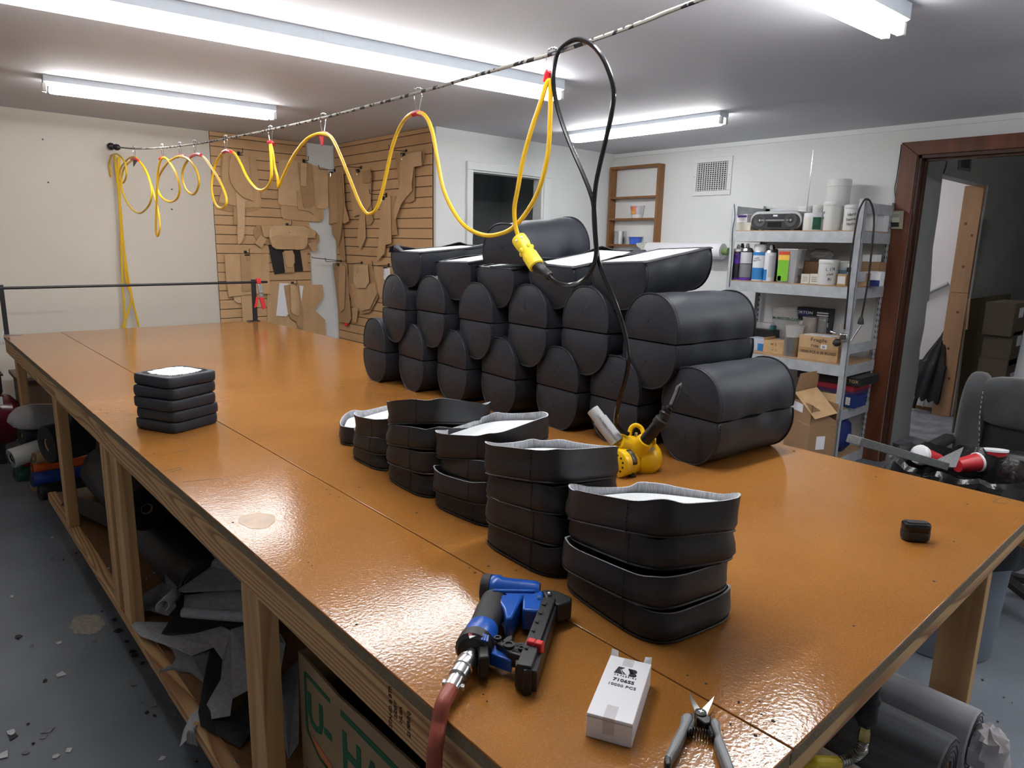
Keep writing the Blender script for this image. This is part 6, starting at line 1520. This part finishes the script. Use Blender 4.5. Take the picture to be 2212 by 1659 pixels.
t = thing('vinyl_offcut', 'small curled grey strip in the shelf heap', 'offcut', tuple(PZ(*S6(1090, 560), .28)), GG)
cp_ = PZ(*S6(1085, 580), .28); cr = []
for k in range(13):
    a = -1.2 + k * .42; r = .020; cr.append([cp_ + Vector((r * math.cos(a), 0, r * math.sin(a))) + Vector((.03, .01, .0)) * s + Vector((0, .022, 0)) * s for s in (-1, 1)])
wpart('curl', MB().grid(cr), M_FELT3, t, solid=.003)
offcut([(1035, 795), (1160, 600), (1180, 690), (1570, 720), (1570, 745), (1400, 745), (1250, 790), (1080, 805)], [.215, .25, .235, .24, .235, .22, .215, .21], 'black offcut between the grey pieces of the shelf heap', M_VINYL2)
offcut([(840, 745), (870, 720), (1090, 725), (1050, 795), (1250, 795), (1420, 750), (1480, 780), (1580, 930), (1600, 1150), (1490, 1210), (1475, 1320), (1355, 1340), (1350, 1290), (1325, 1250), (1350, 1200), (1415, 1090), (1425, 960), (1370, 880), (1230, 935), (1130, 890), (900, 810)],
       [.20, .20, .21, .205, .21, .22, .225, .235, .23, .215, .20, .195, .20, .20, .205, .215, .22, .215, .205, .20, .195], 'long armed light grey offcut on the front of the shelf heap', M_FELT)
offcut([(1040, 840), (1100, 880), (1130, 950), (1110, 990), (1020, 1035), (1110, 1015), (1220, 1030), (1310, 1100), (1370, 900), (1230, 935), (1130, 895)], [.19, .192, .19, .185, .178, .18, .185, .185, .20, .20, .195], 'branching grey offcut with dark edges on the shelf', M_FELT2, th=.010)
offcut([(1350, 890), (1430, 960), (1425, 1090), (1350, 1200), (1330, 1260), (1360, 1345), (1480, 1325), (1600, 1180), (1620, 1400), (1540, 1530), (1400, 1450), (1285, 1385), (1270, 1300), (1320, 1000)], [.205, .205, .20, .195, .19, .185, .188, .20, .195, .178, .182, .185, .188, .198], 'large black offcut lying under the light grey offcut', M_VINYL2)
pts = [PX(*S6(x, y), xx) for (x, y), xx in (((1275, 1270), .50), ((1220, 1320), .472), ((1175, 1420), .462), ((1150, 1525), .455), ((1205, 1470), .458), ((1240, 1430), .462), ((1275, 1385), .48))]
solo('vinyl_offcut', MB().prism(pts, (.004, .002, 0)), M_FELT3, 'pale offcut drooping over the bottom rail', 'offcut', GG, smooth=False)
t = thing('vinyl_offcut', 'fan of thin dark strips drooping over the bottom rail', 'offcut', tuple(PX(*S6(1245, 1400), .47)), GG)
for k in range(6):
    wpart('strip', MB().tube(crom([PX(*S6(1265 - 3 * k, 1385), .475), PX(*S6(1245 - 8 * k, 1430), .462), PX(*S6(1262 - 12 * k, 1515 - 3 * k), .455)], 5), .0022, 5), M_FELT2, t)
offcut([(390, 1215), (440, 1150), (700, 1220), (710, 1365), (560, 1300)], [.178, .2, .25, .22, .19], 'black vinyl sheet spread on the shelf by the far leg', M_VINYL2, cm=lambda x, y: (x * .3376, 680 + y * .3376))
offcut([(1480, 770), (1560, 745), (1800, 800), (1830, 860), (1770, 1200), (1560, 1000)], [.26, .27, .30, .32, .24, .22], 'grey offcut behind the near table leg', M_FELT2)
offcut([(1800, 1080), (1915, 960), (1915, 1500), (1850, 1600), (1790, 1400)], [.24, .25, .20, .185, .19], 'grey sheet standing against the moving carton', M_FELT2)
for x, y, w_ in ((699, 378, 'left of the double post'), (993, 408, 'behind the double post'), (945, 446, 'just right of the double post'), (1510, 1624, 'nearest the viewer')):
    p = PZ(*S6(x, y), .1705); solo('screw_head', MB().ball(p, .006, 5, (1, 1, .5)), M_STEEL, 'shiny screw head on the lower table shelf, %s' % w_, 'screw', 'screws in the lower shelf')
# moving carton
mc = thing('moving_carton', 'brown moving carton with green lettering under the table', 'box', (.75, 1.0, .171))
BX0, BX1, BY0, BY1, BZ0, BZ1 = .555, .92, .66, 1.275, .172, .602
M_MOVE = mat('moving carton board', (.30, .20, .11), .75, var=.06, vscale=10)
tz = [(BY1, BZ1 + .0), (1.10, BZ1 - .012), (1.0, BZ1 - .005), (.82, BZ1 + .005), (BY0, BZ1)]
wpart('wall_panel', MB().prism([(BX0, BY1, BZ0), (BX0, BY0, BZ0)] + [(BX0, y, z) for y, z in reversed(tz)], (.005, 0, 0)), M_MOVE, mc, smooth=False)
wpart('wall_panel', MB().box((BX0 + .005, BY1 - .005, BZ0), (BX1, BY1, BZ1)), M_MOVE, mc); wpart('wall_panel', MB().box((BX1 - .005, BY0, BZ0), (BX1, BY1 - .005, BZ1)), M_MOVE, mc); wpart('wall_panel', MB().box((BX0 + .005, BY0, BZ0), (BX1 - .005, BY0 + .005, BZ1)), M_MOVE, mc)
wpart('bottom_panel', MB().box((BX0 + .005, BY0 + .005, BZ0), (BX1 - .005, BY1 - .005, BZ0 + .005)), M_MOVE, mc)
M_GRN = mat('green carton print', (.015, .11, .05), .7); M_ORG = mat('orange carton print', (.55, .17, .05), .7)
fx = BX0 - .0006
write('U-', .105, (fx, 1.185, .485), (0, -1, 0), (0, 0, 1), mc, M_GRN, bold=.003, sx=1.0)
write('HAUL', .125, (fx, .945, .475), (0, -1, 0), (0, 0, 1), mc, M_GRN, bold=.003, sx=.9)
def line(y0, z0, y1, z1, w=.010, m=M_GRN, nm='printed_line'): return wpart(nm, MB().bar((fx, y0, z0), (fx, y1, z1), w, .0008, up=(1, 0, 0)), m, mc)
line(1.245, .565, 1.135, .560); line(1.245, .565, 1.245, .430); line(1.245, .430, 1.19, .395); line(1.09, .560, .76, .565, .014); line(.76, .565, .74, .545, .014); line(.74, .545, .74, .36, .014); line(1.19, .395, .74, .36)
for y0, y1 in ((1.235, 1.135), (1.09, .76)):
    wpart('orange_band', MB().prism([(fx, y0, .432), (fx, y1, .412), (fx, y1, .385), (fx, y0 - .03, .405)], (-.0004, 0, 0)), M_ORG, mc)
write('Loading', .045, (fx, 1.10, .335), (0, -1, 0), (0, 0, 1), mc, M_GRN)
for k in range(4): line(1.255, .33 - .012 * k, 1.19, .325 - .012 * k, .003)
solo('black_fabric', lumpy((.74, .97, .44), .17, (.95, 1.5, .78), 8, .22, 16), M_VINYL2, 'black fabric stuffed into the moving carton', 'fabric')
# ------------------------------------------------------------------ compressor in the far left corner
cpz = thing('air_compressor', 'dark red air compressor behind the far table leg', 'compressor', (.1, 5.45, 0))
M_TANK = mat('dark red enamel', (.10, .010, .018), .22)
wpart('tank', MB().lathe([(.02, -.36), (.10, -.345), (.155, -.30), (.17, -.24), (.17, .24), (.155, .30), (.10, .345), (.02, .36)], (.19, 5.42, .275), (1, 0, 0), 30), M_TANK, cpz)
for x in (-.12, .32): wpart('foot', MB().box((x + .07, 5.32, 0), (x + .11, 5.52, .14)), M_BLACK, cpz, bev=.004)
wpart('top_plate', MB().box((-.08, 5.30, .44), (.45, 5.54, .455)), M_TANK, cpz, bev=.002)
wpart('motor', MB().box((-.22, 5.28, .457), (.45, 5.56, .74)), M_BLACK, cpz, bev=.02)
wpart('pump_rib', MB().box((-.22, 5.27, .58), (.46, 5.57, .59)).box((-.22, 5.27, .74), (.46, 5.57, .75)), M_BLACK, cpz)
wpart('label', MB().box((.42, 5.262, .40), (.44, 5.272, .45)), M_WPLAS, cpz)
solo('storage_box', MB().box((.55, 5.35, .0), (1.0, 5.7, .52)).box((.53, 5.33, .52), (1.02, 5.72, .545)), mat('dark tan box', (.13, .08, .05), .7), 'dull tan storage box standing behind the far table leg', 'box', bev=.004)
# ------------------------------------------------------------------ right side: rolls, pipe fitting
RU = lambda x, y: (1700 + x * 512 / 2212, 1460 + y * 199 / 860)
M_GREYR = mat('grey felted vinyl', (.13, .135, .145), .7, var=.35, vscale=40, stretch=(1, .08, 1)); M_LGREYR = mat('light grey felted vinyl', (.46, .47, .51), .8, var=.12, vscale=40, stretch=(1, .1, 1))
roll('fabric_roll', 'charcoal grey vinyl roll lying at the near table end', (1.665, .335, .285), (1.665, 1.75, .285), .095, M_GREYR, .42, mat('brown cardboard core', (.40, .22, .08), .6))
roll('fabric_roll', 'light grey vinyl roll beside the near right table leg', (1.835, .325, .298), (1.835, 1.75, .298), .076, M_LGREYR, .5, M_LGREYR)
b = lumpy((1.835, .30, .290), .055, (1, .9, 1), 2.2, .35, 12); solo('crumpled_paper', b, mat('crumpled white paper', (.62, .60, .62), .7), 'crumpled white wrapping stuffed in the light grey roll', 'paper')
roll('fabric_roll', 'brown paper roll with torn end under the near table end', (1.375, .44, .292), (1.375, 1.75, .292), .10, mat('brown wrapped roll', (.27, .22, .165), .6, var=.2, vscale=20), .55, mat('torn paper core', (.52, .48, .42), .7))
for k, y in enumerate((.55, 1.4)): solo('support_block', MB().box((1.545, y, 0), (1.95, y + .07, .188)), M_FIR_X, 'wooden batten carrying the grey rolls, %s of two' % ('near' if k == 0 else 'far'), 'batten', bev=.002)
pf = thing('air_line_fitting', 'black iron coupling with brass fitting and flexible metal hose', 'pipe fitting', (1.09, .33, .62))
xa = PY(*RU(770, 260), .40); TOPZ = .79
M_IRON = mat('black iron', (.022, .022, .024), .5, metal=.4); M_BRASS = mat('brass', (.42, .33, .13), .35, metal=.9)
c0 = PY(*RU(770, 190), .36)
K = .76
wpart('coupling', MB().lathe([(.020 * K, .03 * K), (.020 * K, .005 * K), (.024 * K, 0 * K), (.025 * K, -.008 * K), (.0225 * K, -.014 * K), (.0225 * K, -.045 * K), (.025 * K, -.05 * K), (.025 * K, -.058 * K), (.018 * K, -.060 * K)], c0, (0, 0, 1), 22), M_IRON, pf)
wpart('hex_bushing', MB().lathe([(.018 * K, -.060 * K), (.019 * K, -.062 * K), (.019 * K, -.072 * K), (.012 * K, -.074 * K)], c0, (0, 0, 1), 6), M_IRON, pf)
wpart('brass_nut', MB().lathe([(.010 * K, -.074 * K), (.0115 * K, -.080 * K), (.0115 * K, -.088 * K), (.013 * K, -.09 * K), (.013 * K, -.112 * K), (.009 * K, -.114 * K)], c0, (0, 0, 1), 6), M_BRASS, pf)
hp = crom([c0 + Vector((0, 0, -.085)), c0 + Vector((.0, .002, -.105)), PY(*RU(700, 690), .37), PY(*RU(600, 770), .385), PY(*RU(450, 815), .40)], 24)
rad = [.0098 if k % 4 < 2 else .0082 for k in range(len(hp))]
wpart('flexible_hose', MB().tube(hp, .009, 10, radii=rad), mat('stainless corrugated', (.35, .34, .31), .35, metal=.9), pf)
wpart('yellow_hose', MB().tube(crom([PY(*RU(470, 815), .398), PY(*RU(330, 805), .41), PY(*RU(220, 815), .42), PY(*RU(100, 860), .45), PY(*RU(0, 950), .5)], 8), .0115, 10), M_YPLUG, pf)
wpart('drop_pipe', MB().cyl(c0 + Vector((0, 0, .0)), (c0.x, c0.y, .83), .012, n=14), M_IRON, pf)
# ------------------------------------------------------------------ waste bin
wb = thing('waste_bin', 'grey plastic waste bin lined with a black bag', 'bin', (2.86, .68, 0))
BC = Vector((2.86, .68, 0))
wpart('bin_body', MB().lathe([(.165, .0), (.175, .004), (.205, .60), (.198, .60), (.165, .02)], BC, (0, 0, 1), 36, True, False), mat('blue grey plastic', (.16, .185, .23), .45), wb)
rows = []
for k, (r, z) in enumerate(((.02, .46), (.12, .48), (.175, .53), (.20, .60), (.214, .67), (.230, .715), (.246, .70), (.254, .62), (.256, .54), (.256, .46), (.245, .40))):
    ring = []
    for i in range(72):
        a = 2 * math.pi * i / 72
        n_ = noise.noise(Vector((math.cos(a) * 4, math.sin(a) * 4, z * 9))) ; n2_ = noise.noise(Vector((math.cos(a) * 11, math.sin(a) * 11, z * 16)))
        rr2 = r * (1 + .06 * n_ + .035 * n2_); ring.append(BC + Vector((rr2 * math.cos(a), rr2 * math.sin(a), z + .022 * n_ + .012 * n2_)))
    rows.append(ring)
wpart('bin_liner', MB().grid(rows, closed=True), M_BAGB, wb, smooth=True)
M_FOAMG = mat('grey foam', (.155, .16, .16), .9, var=.2, vscale=140, bump=.4, bscale=250)
TR = lambda x, y: (1840 + x * 372 / 1929, 780 + y * 320 / 1659)
a0, a1 = PZ(*TR(20, 880), .86), PZ(*TR(1010, 1165), .70)
ln = (a1 - a0)
solo('foam_strip', MB().bar(a0, a1, .05, .028), M_FOAMG, 'long grey foam strip sticking out of the waste bin', 'foam', bev=.002)
pz = [PZ(*TR(x, y), z) for (x, y), z in (((900, 1130), .70), ((1255, 960), .755), ((1165, 1190), .70), ((1010, 1185), .695))]
solo('foam_wedge', MB().prism(pz, (.012, .014, -.012)), M_FOAMG, 'pointed grey foam wedge standing in the waste bin', 'foam', smooth=False)
def cup(label, px, py, z, axis, r=.04):
    t = thing('paper_cup', label, 'cup', tuple(PZ(*TR(px, py), z)))
    c = Vector(t.location)
    wpart('cup_body', MB().lathe([(r * .72, 0), (r * .97, .085)], c, axis, 20), mat('red cup print', (.50, .022, .03), .4), t)
    wpart('rim', MB().lathe([(r * .97, .085), (r * 1.06, .086), (r * 1.06, .094), (r * .97, .095)], c, axis, 20), M_WHITE, t)
    return t
c1_ = cup('red paper cup with white lid lying in the waste bin', 960, 1110, .655, (-.75, .35, .25), .037)
wpart('lid', MB().lathe([(.039, .095), (.041, .099), (.036, .110), (.030, .113)], Vector(c1_.location), (-.75, .35, .25), 20), M_WHITE, c1_)
cup('red paper cup on its side behind the foam wedge', 1180, 1170, .66, (.75, -.45, .1), .036)
cup('red paper cup with white rim at the right of the bin', 1590, 1240, .58, (.1, .1, .95), .045)
# ------------------------------------------------------------------ office chair
oc = thing('office_chair', 'worn black padded office chair behind the waste bin', 'chair', (3.75, .66, 0))
M_SUEDE = mat('worn charcoal suede', (.035, .036, .037), .85, var=.35, vscale=9, sheen=.3); M_LEATH = mat('black leatherette', (.012, .013, .014), .35)
def pad(c, size, p=3.0, m=None, nm='pad', tilt=0.0):
    b = MB().ball((0, 0, 0), 1, 14)
    for i, v_ in enumerate(b.v):
        q_ = [math.copysign(abs(k) ** (2 / p), k) if abs(k) > 1e-6 else 0 for k in v_]
        n_ = max(1e-6, (abs(q_[0]) ** p + abs(q_[1]) ** p + abs(q_[2]) ** p) ** (1 / p)); q_ = [k / n_ for k in q_]
        b.v[i] = Matrix.Rotation(tilt, 3, 'Y') @ Vector((q_[0] * size[0], q_[1] * size[1], q_[2] * size[2])) + Vector(c)
    return wpart(nm, b, m, oc)
pad((3.70, .62, .66), (.075, .24, .26), 4, M_LEATH, 'backrest', .12)
pad((3.665, .66, .815), (.075, .20, .115), 3.6, M_SUEDE, 'head_pillow', .1)
pad((3.66, .865, .70), (.085, .055, .235), 3.2, M_SUEDE, 'side_bolster', .12); pad((3.66, .375, .70), (.085, .055, .235), 3.2, M_SUEDE, 'side_bolster', .12)
pad((3.60, .61, .52), (.05, .17, .10), 3, M_LEATH, 'lumbar_pad', .1)
pad((3.42, .62, .44), (.27, .27, .055), 4, M_LEATH, 'seat')
for s in (-1, 1):
    sb = MB(); pts_ = crom([Vector((3.585, .62 + s * .205, .86)), Vector((3.575, .62 + s * .200, .75)), Vector((3.59, .62 + s * .19, .62)), Vector((3.60, .62 + s * .2, .54))], 10)
    for a, c in list(zip(pts_, pts_[1:]))[::2]: sb.cyl(a, c, .0016, n=4)
    wpart('stitching', sb, mat('pale thread', (.35, .36, .38), .7), oc)
    wpart('armrest', MB().box((3.30, .62 + s * .31 - .03, .60), (3.62, .62 + s * .31 + .03, .635)), M_BLACK, oc, bev=.014)
    wpart('arm_bracket', MB().tube(crom([(3.36, .62 + s * .22, .42), (3.40, .62 + s * .31, .45), (3.42, .62 + s * .315, .60)], 6), .014, 10), M_BLACK, oc)
wpart('gas_lift', MB().cyl((3.42, .62, .10), (3.42, .62, .40), .026, n=16), M_BLACK, oc)
for k in range(5):
    a = 2 * math.pi * k / 5 + .3; e_ = Vector((3.42 + .28 * math.cos(a), .62 + .28 * math.sin(a), .075))
    wpart('base_arm', MB().bar((3.42, .62, .11), e_, .045, .03), M_BLACK, oc, bev=.004)
    wpart('caster', MB().cyl(e_ + Vector((-.02 * math.sin(a), .02 * math.cos(a), -.045)), e_ + Vector((.02 * math.sin(a), -.02 * math.cos(a), -.045)), .03, n=16), M_BLACK, oc)
# ------------------------------------------------------------------ corridor
um = thing('umbrella', 'closed black umbrella hanging beside the bare stud', 'umbrella', tuple(PX(2010, 800, 7.12)))
UM = lambda x, y: (1940 + x * 272 / 684, 300 + y * 660 / 1659)
ua, ub = PX(*UM(265, 1020), 7.08), PX(*UM(150, 1400), 7.08)
ad = (ub - ua).normalized(); Lu = (ub - ua).length; u, v = basis(ad); N = 64; rows = []
for k, (f_, r) in enumerate(((0, .008), (.15, .03), (.40, .085), (.5, .10), (.52, .12), (.75, .135), (.97, .15), (1.0, .15))):
    ring = []
    for i in range(N):
        a = 2 * math.pi * i / N; fold = 1 + .16 * math.cos(a * 8) * min(1, f_ * 2)
        zz = f_ * Lu + (.035 * abs(math.cos(a * 8)) if f_ == 1.0 else 0)
        ring.append(ua + ad * zz + (u * math.cos(a) * 1.0 + v * math.sin(a) * .5) * r * fold)
    rows.append(ring)
wpart('canopy', MB().grid(rows, closed=True), mat('black nylon', (.012, .012, .015), .45), um)
wpart('shaft', MB().cyl(ua, ub + ad * .10, .007, n=8), M_STEEL, um)
ha, hb_2 = PX(*UM(105, 1385), 7.08), PX(*UM(83, 1460), 7.08); wpart('handle', MB().cyl(ha, hb_2, .016, n=12), M_BLACK, um)
wpart('strap', MB().tube(crom([PX(*UM(190, 1395), 7.08), PX(*UM(196, 1440), 7.08), PX(*UM(182, 1475), 7.08)], 5), .008, 6), M_BLACK, um)
vt2 = thing('corridor_vent', 'small dark vent grille high on the corridor wall', 'vent', tuple(PY(2088, 350, GY)))
q0 = [PY(*UM(*p_), GY - .006) for p_ in ((335, 80), (405, 85), (395, 178), (328, 165))]
wpart('vent_frame', MB().prism(q0, (0, .006, 0)), mat('grey vent paint', (.20, .205, .20), .6), vt2)
q1 = [PY(*UM(*p_), GY - .008) for p_ in ((350, 88), (400, 90), (390, 162), (342, 152))]
for k in range(7):
    a, b = k / 7, (k + .45) / 7
    wpart('louvre', MB().prism([q1[0].lerp(q1[1], a), q1[0].lerp(q1[1], b), q1[3].lerp(q1[2], b), q1[3].lerp(q1[2], a)], (0, .003, 0)), M_BLACK, vt2)
solo('wall_wire', MB().tube(crom([PY(*UM(268, 88), GY - .01), PY(*UM(262, 140), GY - .01), PY(*UM(248, 188), GY - .01)], 5), .004, 6), M_BLACK, 'thin black wire hanging above the torn opening', 'wire')
# leaning sheets and boxes to the right of the stud
z0_ = 0
def lean(name, label, pts, off, m, cat): return solo(name, MB().prism(pts, off), m, label, cat, smooth=False)
M_SHEET = mat('dull brown sheet', (.14, .105, .065), .7, var=.15, vscale=5)
e0_, e1_ = PY(*UM(385, 868), 1.74), PY(*UM(318, 1480), 1.64)
hs = thing('hardboard_sheet', 'brown board sheet leaning on the corridor wall', 'board', (e1_.x + .6, 1.64, 0))
wpart('sheet', MB().prism([e0_, (e1_.x, 1.64, .0), (e1_.x + 1.3, 1.64, 0), (e0_.x + 1.3, 1.74, e0_.z)], (0, .012, 0)), M_SHEET, hs, smooth=False)
wpart('copper_strip', MB().bar(PY(*UM(388, 868), 1.735), PY(*UM(372, 1035), 1.705), .012, .012), mat('copper strip', (.45, .24, .15), .4), hs)
for k, (x0, y0, x1, y1) in enumerate(((480, 885, 585, 1030), (470, 1035, 560, 1180), (440, 1185, 540, 1300))):
    A0, A1 = PY(*UM(x0, y0), 1.42), PY(*UM(x1, y1), 1.42)
    t = thing('stored_carton', 'dark taped carton in the corridor stack, %s' % ('top', 'middle', 'bottom')[k], 'box', (A0.x, 1.33, A1.z), 'cartons stacked in the corridor')
    zb_ = A1.z if k < 2 else 0.001
    wpart('body', MB().box((A0.x, 1.24, zb_), (A0.x + .45, 1.42, A0.z)), mat('dim carton', (.10, .075, .05), .7), t, bev=.004)
    wpart('label', MB().box((A0.x + .12, 1.238, zb_ + .55 * (A0.z - zb_)), (A0.x + .24, 1.2395, zb_ + .85 * (A0.z - zb_))), M_PAPER, t)
# big kraft sheet leaning at the right edge and a white roll in front of it
k0 = [PY(*UM(690, 370), 1.0), PY(*UM(590, 1290), 1.15), PY(*UM(500, 1290), 1.15), PY(*UM(640, 560), 1.05)]
lean('kraft_sheet', 'curved kraft board leaning beside the corridor cartons', [Vector((6.6, 1.22, 1.95)), Vector((6.15, 1.30, .0)), Vector((6.5, 1.22, .0)), Vector((7.1, 1.10, 1.95))], (.02, -.05, 0), mat('kraft board', (.26, .19, .11), .7, var=.12, vscale=4), 'board')
roll('foam_roll', 'white foam roll standing in the corridor behind the chair', (5.80, 1.06, .0), (5.84, 1.03, 1.0), .13, mat('white foam', (.72, .72, .76), .8), .2)
# ------------------------------------------------------------------ floor litter
FG = 'small scraps littering the painted floor'
lab = ['small pale grey scrap lying on the painted floor left of the table', 'small black scrap lying on the painted floor left of the table', 'small mid grey scrap lying on the painted floor left of the table']
lm = [M_FELT3, M_VINYL2, M_FELT2]
random.seed(21)
SCR = [(75, 1435, 22, 0), (85, 1462, 22, 1), (20, 1580, 30, 0), (165, 1565, 18, 2), (358, 1590, 16, 0), (440, 1550, 16, 0), (310, 1420, 30, 2), (280, 1465, 18, 2), (388, 1065, 24, 0), (380, 860, 15, 0), (606, 847, 16, 2), (118, 820, 18, 1), (990, 1260, 14, 2), (1118, 1322, 14, 2), (1042, 1600, 18, 0), (860, 1120, 20, 2), (292, 1103, 12, 1), (945, 1308, 12, 1), (992, 1325, 8, 1), (75, 563, 10, 0), (336, 184, 9, 0), (342, 318, 11, 2), (760, 780, 22, 1), (735, 710, 16, 1), (815, 850, 12, 1), (850, 915, 16, 1), (862, 942, 18, 1), (915, 990, 14, 1), (960, 1055, 16, 2), (655, 657, 8, 1), (408, 326, 7, 1), (490, 284, 7, 1), (215, 1505, 8, 1), (182, 1380, 8, 1), (910, 1240, 8, 2), (1260, 1625, 9, 1), (540, 890, 6, 0), (205, 875, 10, 2)]
for x, y, s, k in SCR:
    c = PZ(*S6(x, y), 0); rad_ = s * .337 / F_PX * (c - Vector((0, 0, CAMZ))).length * 1.05
    a0 = random.uniform(0, 6); n_ = random.choice((4, 4, 5))
    pts_ = [c + Vector((rad_ * math.cos(a0 + 2 * math.pi * i / n_) * random.uniform(.6, 1.2), rad_ * 1.2 * math.sin(a0 + 2 * math.pi * i / n_) * random.uniform(.6, 1.2), .0006 + random.uniform(0, .003))) for i in range(n_)]
    zone = 'near the rail feet' if x > 640 else ('at the bottom left corner' if y > 1330 else ('beside the bare concrete patch' if y > 640 else 'far along the aisle'))
    solo('floor_scrap', MB().prism(pts_, (0, 0, .0016)), lm[k], ('small pale grey scrap', 'small black scrap', 'small mid grey scrap')[k] + ' on the painted floor ' + zone, 'scrap', FG, smooth=False)
for px, py, s, w_ in ((2122, 1470, 4, 'largest one by the leg'), (2168, 1508, 3, 'middle one'), (2155, 1560, 3, 'lowest one by the rolls'), (2186, 1520, 2, 'smallest one')):
    c = PZ(px, py, 0); solo('floor_crumb', MB().ball(c + Vector((0, 0, .003)), s * .0011, 4, (1.3, 1, .5)), M_VINYL2, 'tiny dark crumb on the floor beyond the table end, %s' % w_, 'crumb', 'crumbs on the floor')
pc_ = PZ(*S6(560, 735), 0); pts_ = []
for i in range(46):
    a = 2 * math.pi * i / 46; r = 1 + .28 * noise.noise(Vector((math.cos(a) * 3, math.sin(a) * 3, 1))) + .22 * math.sin(i * 2.1) * (i % 3 == 0)
    pts_.append(pc_ + Vector((.052 * r * math.cos(a), .085 * r * math.sin(a), .0004)))
o = link('paint_chip', MB().prism(pts_, (0, 0, .0003)).mesh('paint_chip'), mat('bare concrete', (.30, .27, .22), .9, var=.25, vscale=60), None); o['kind'] = 'structure'
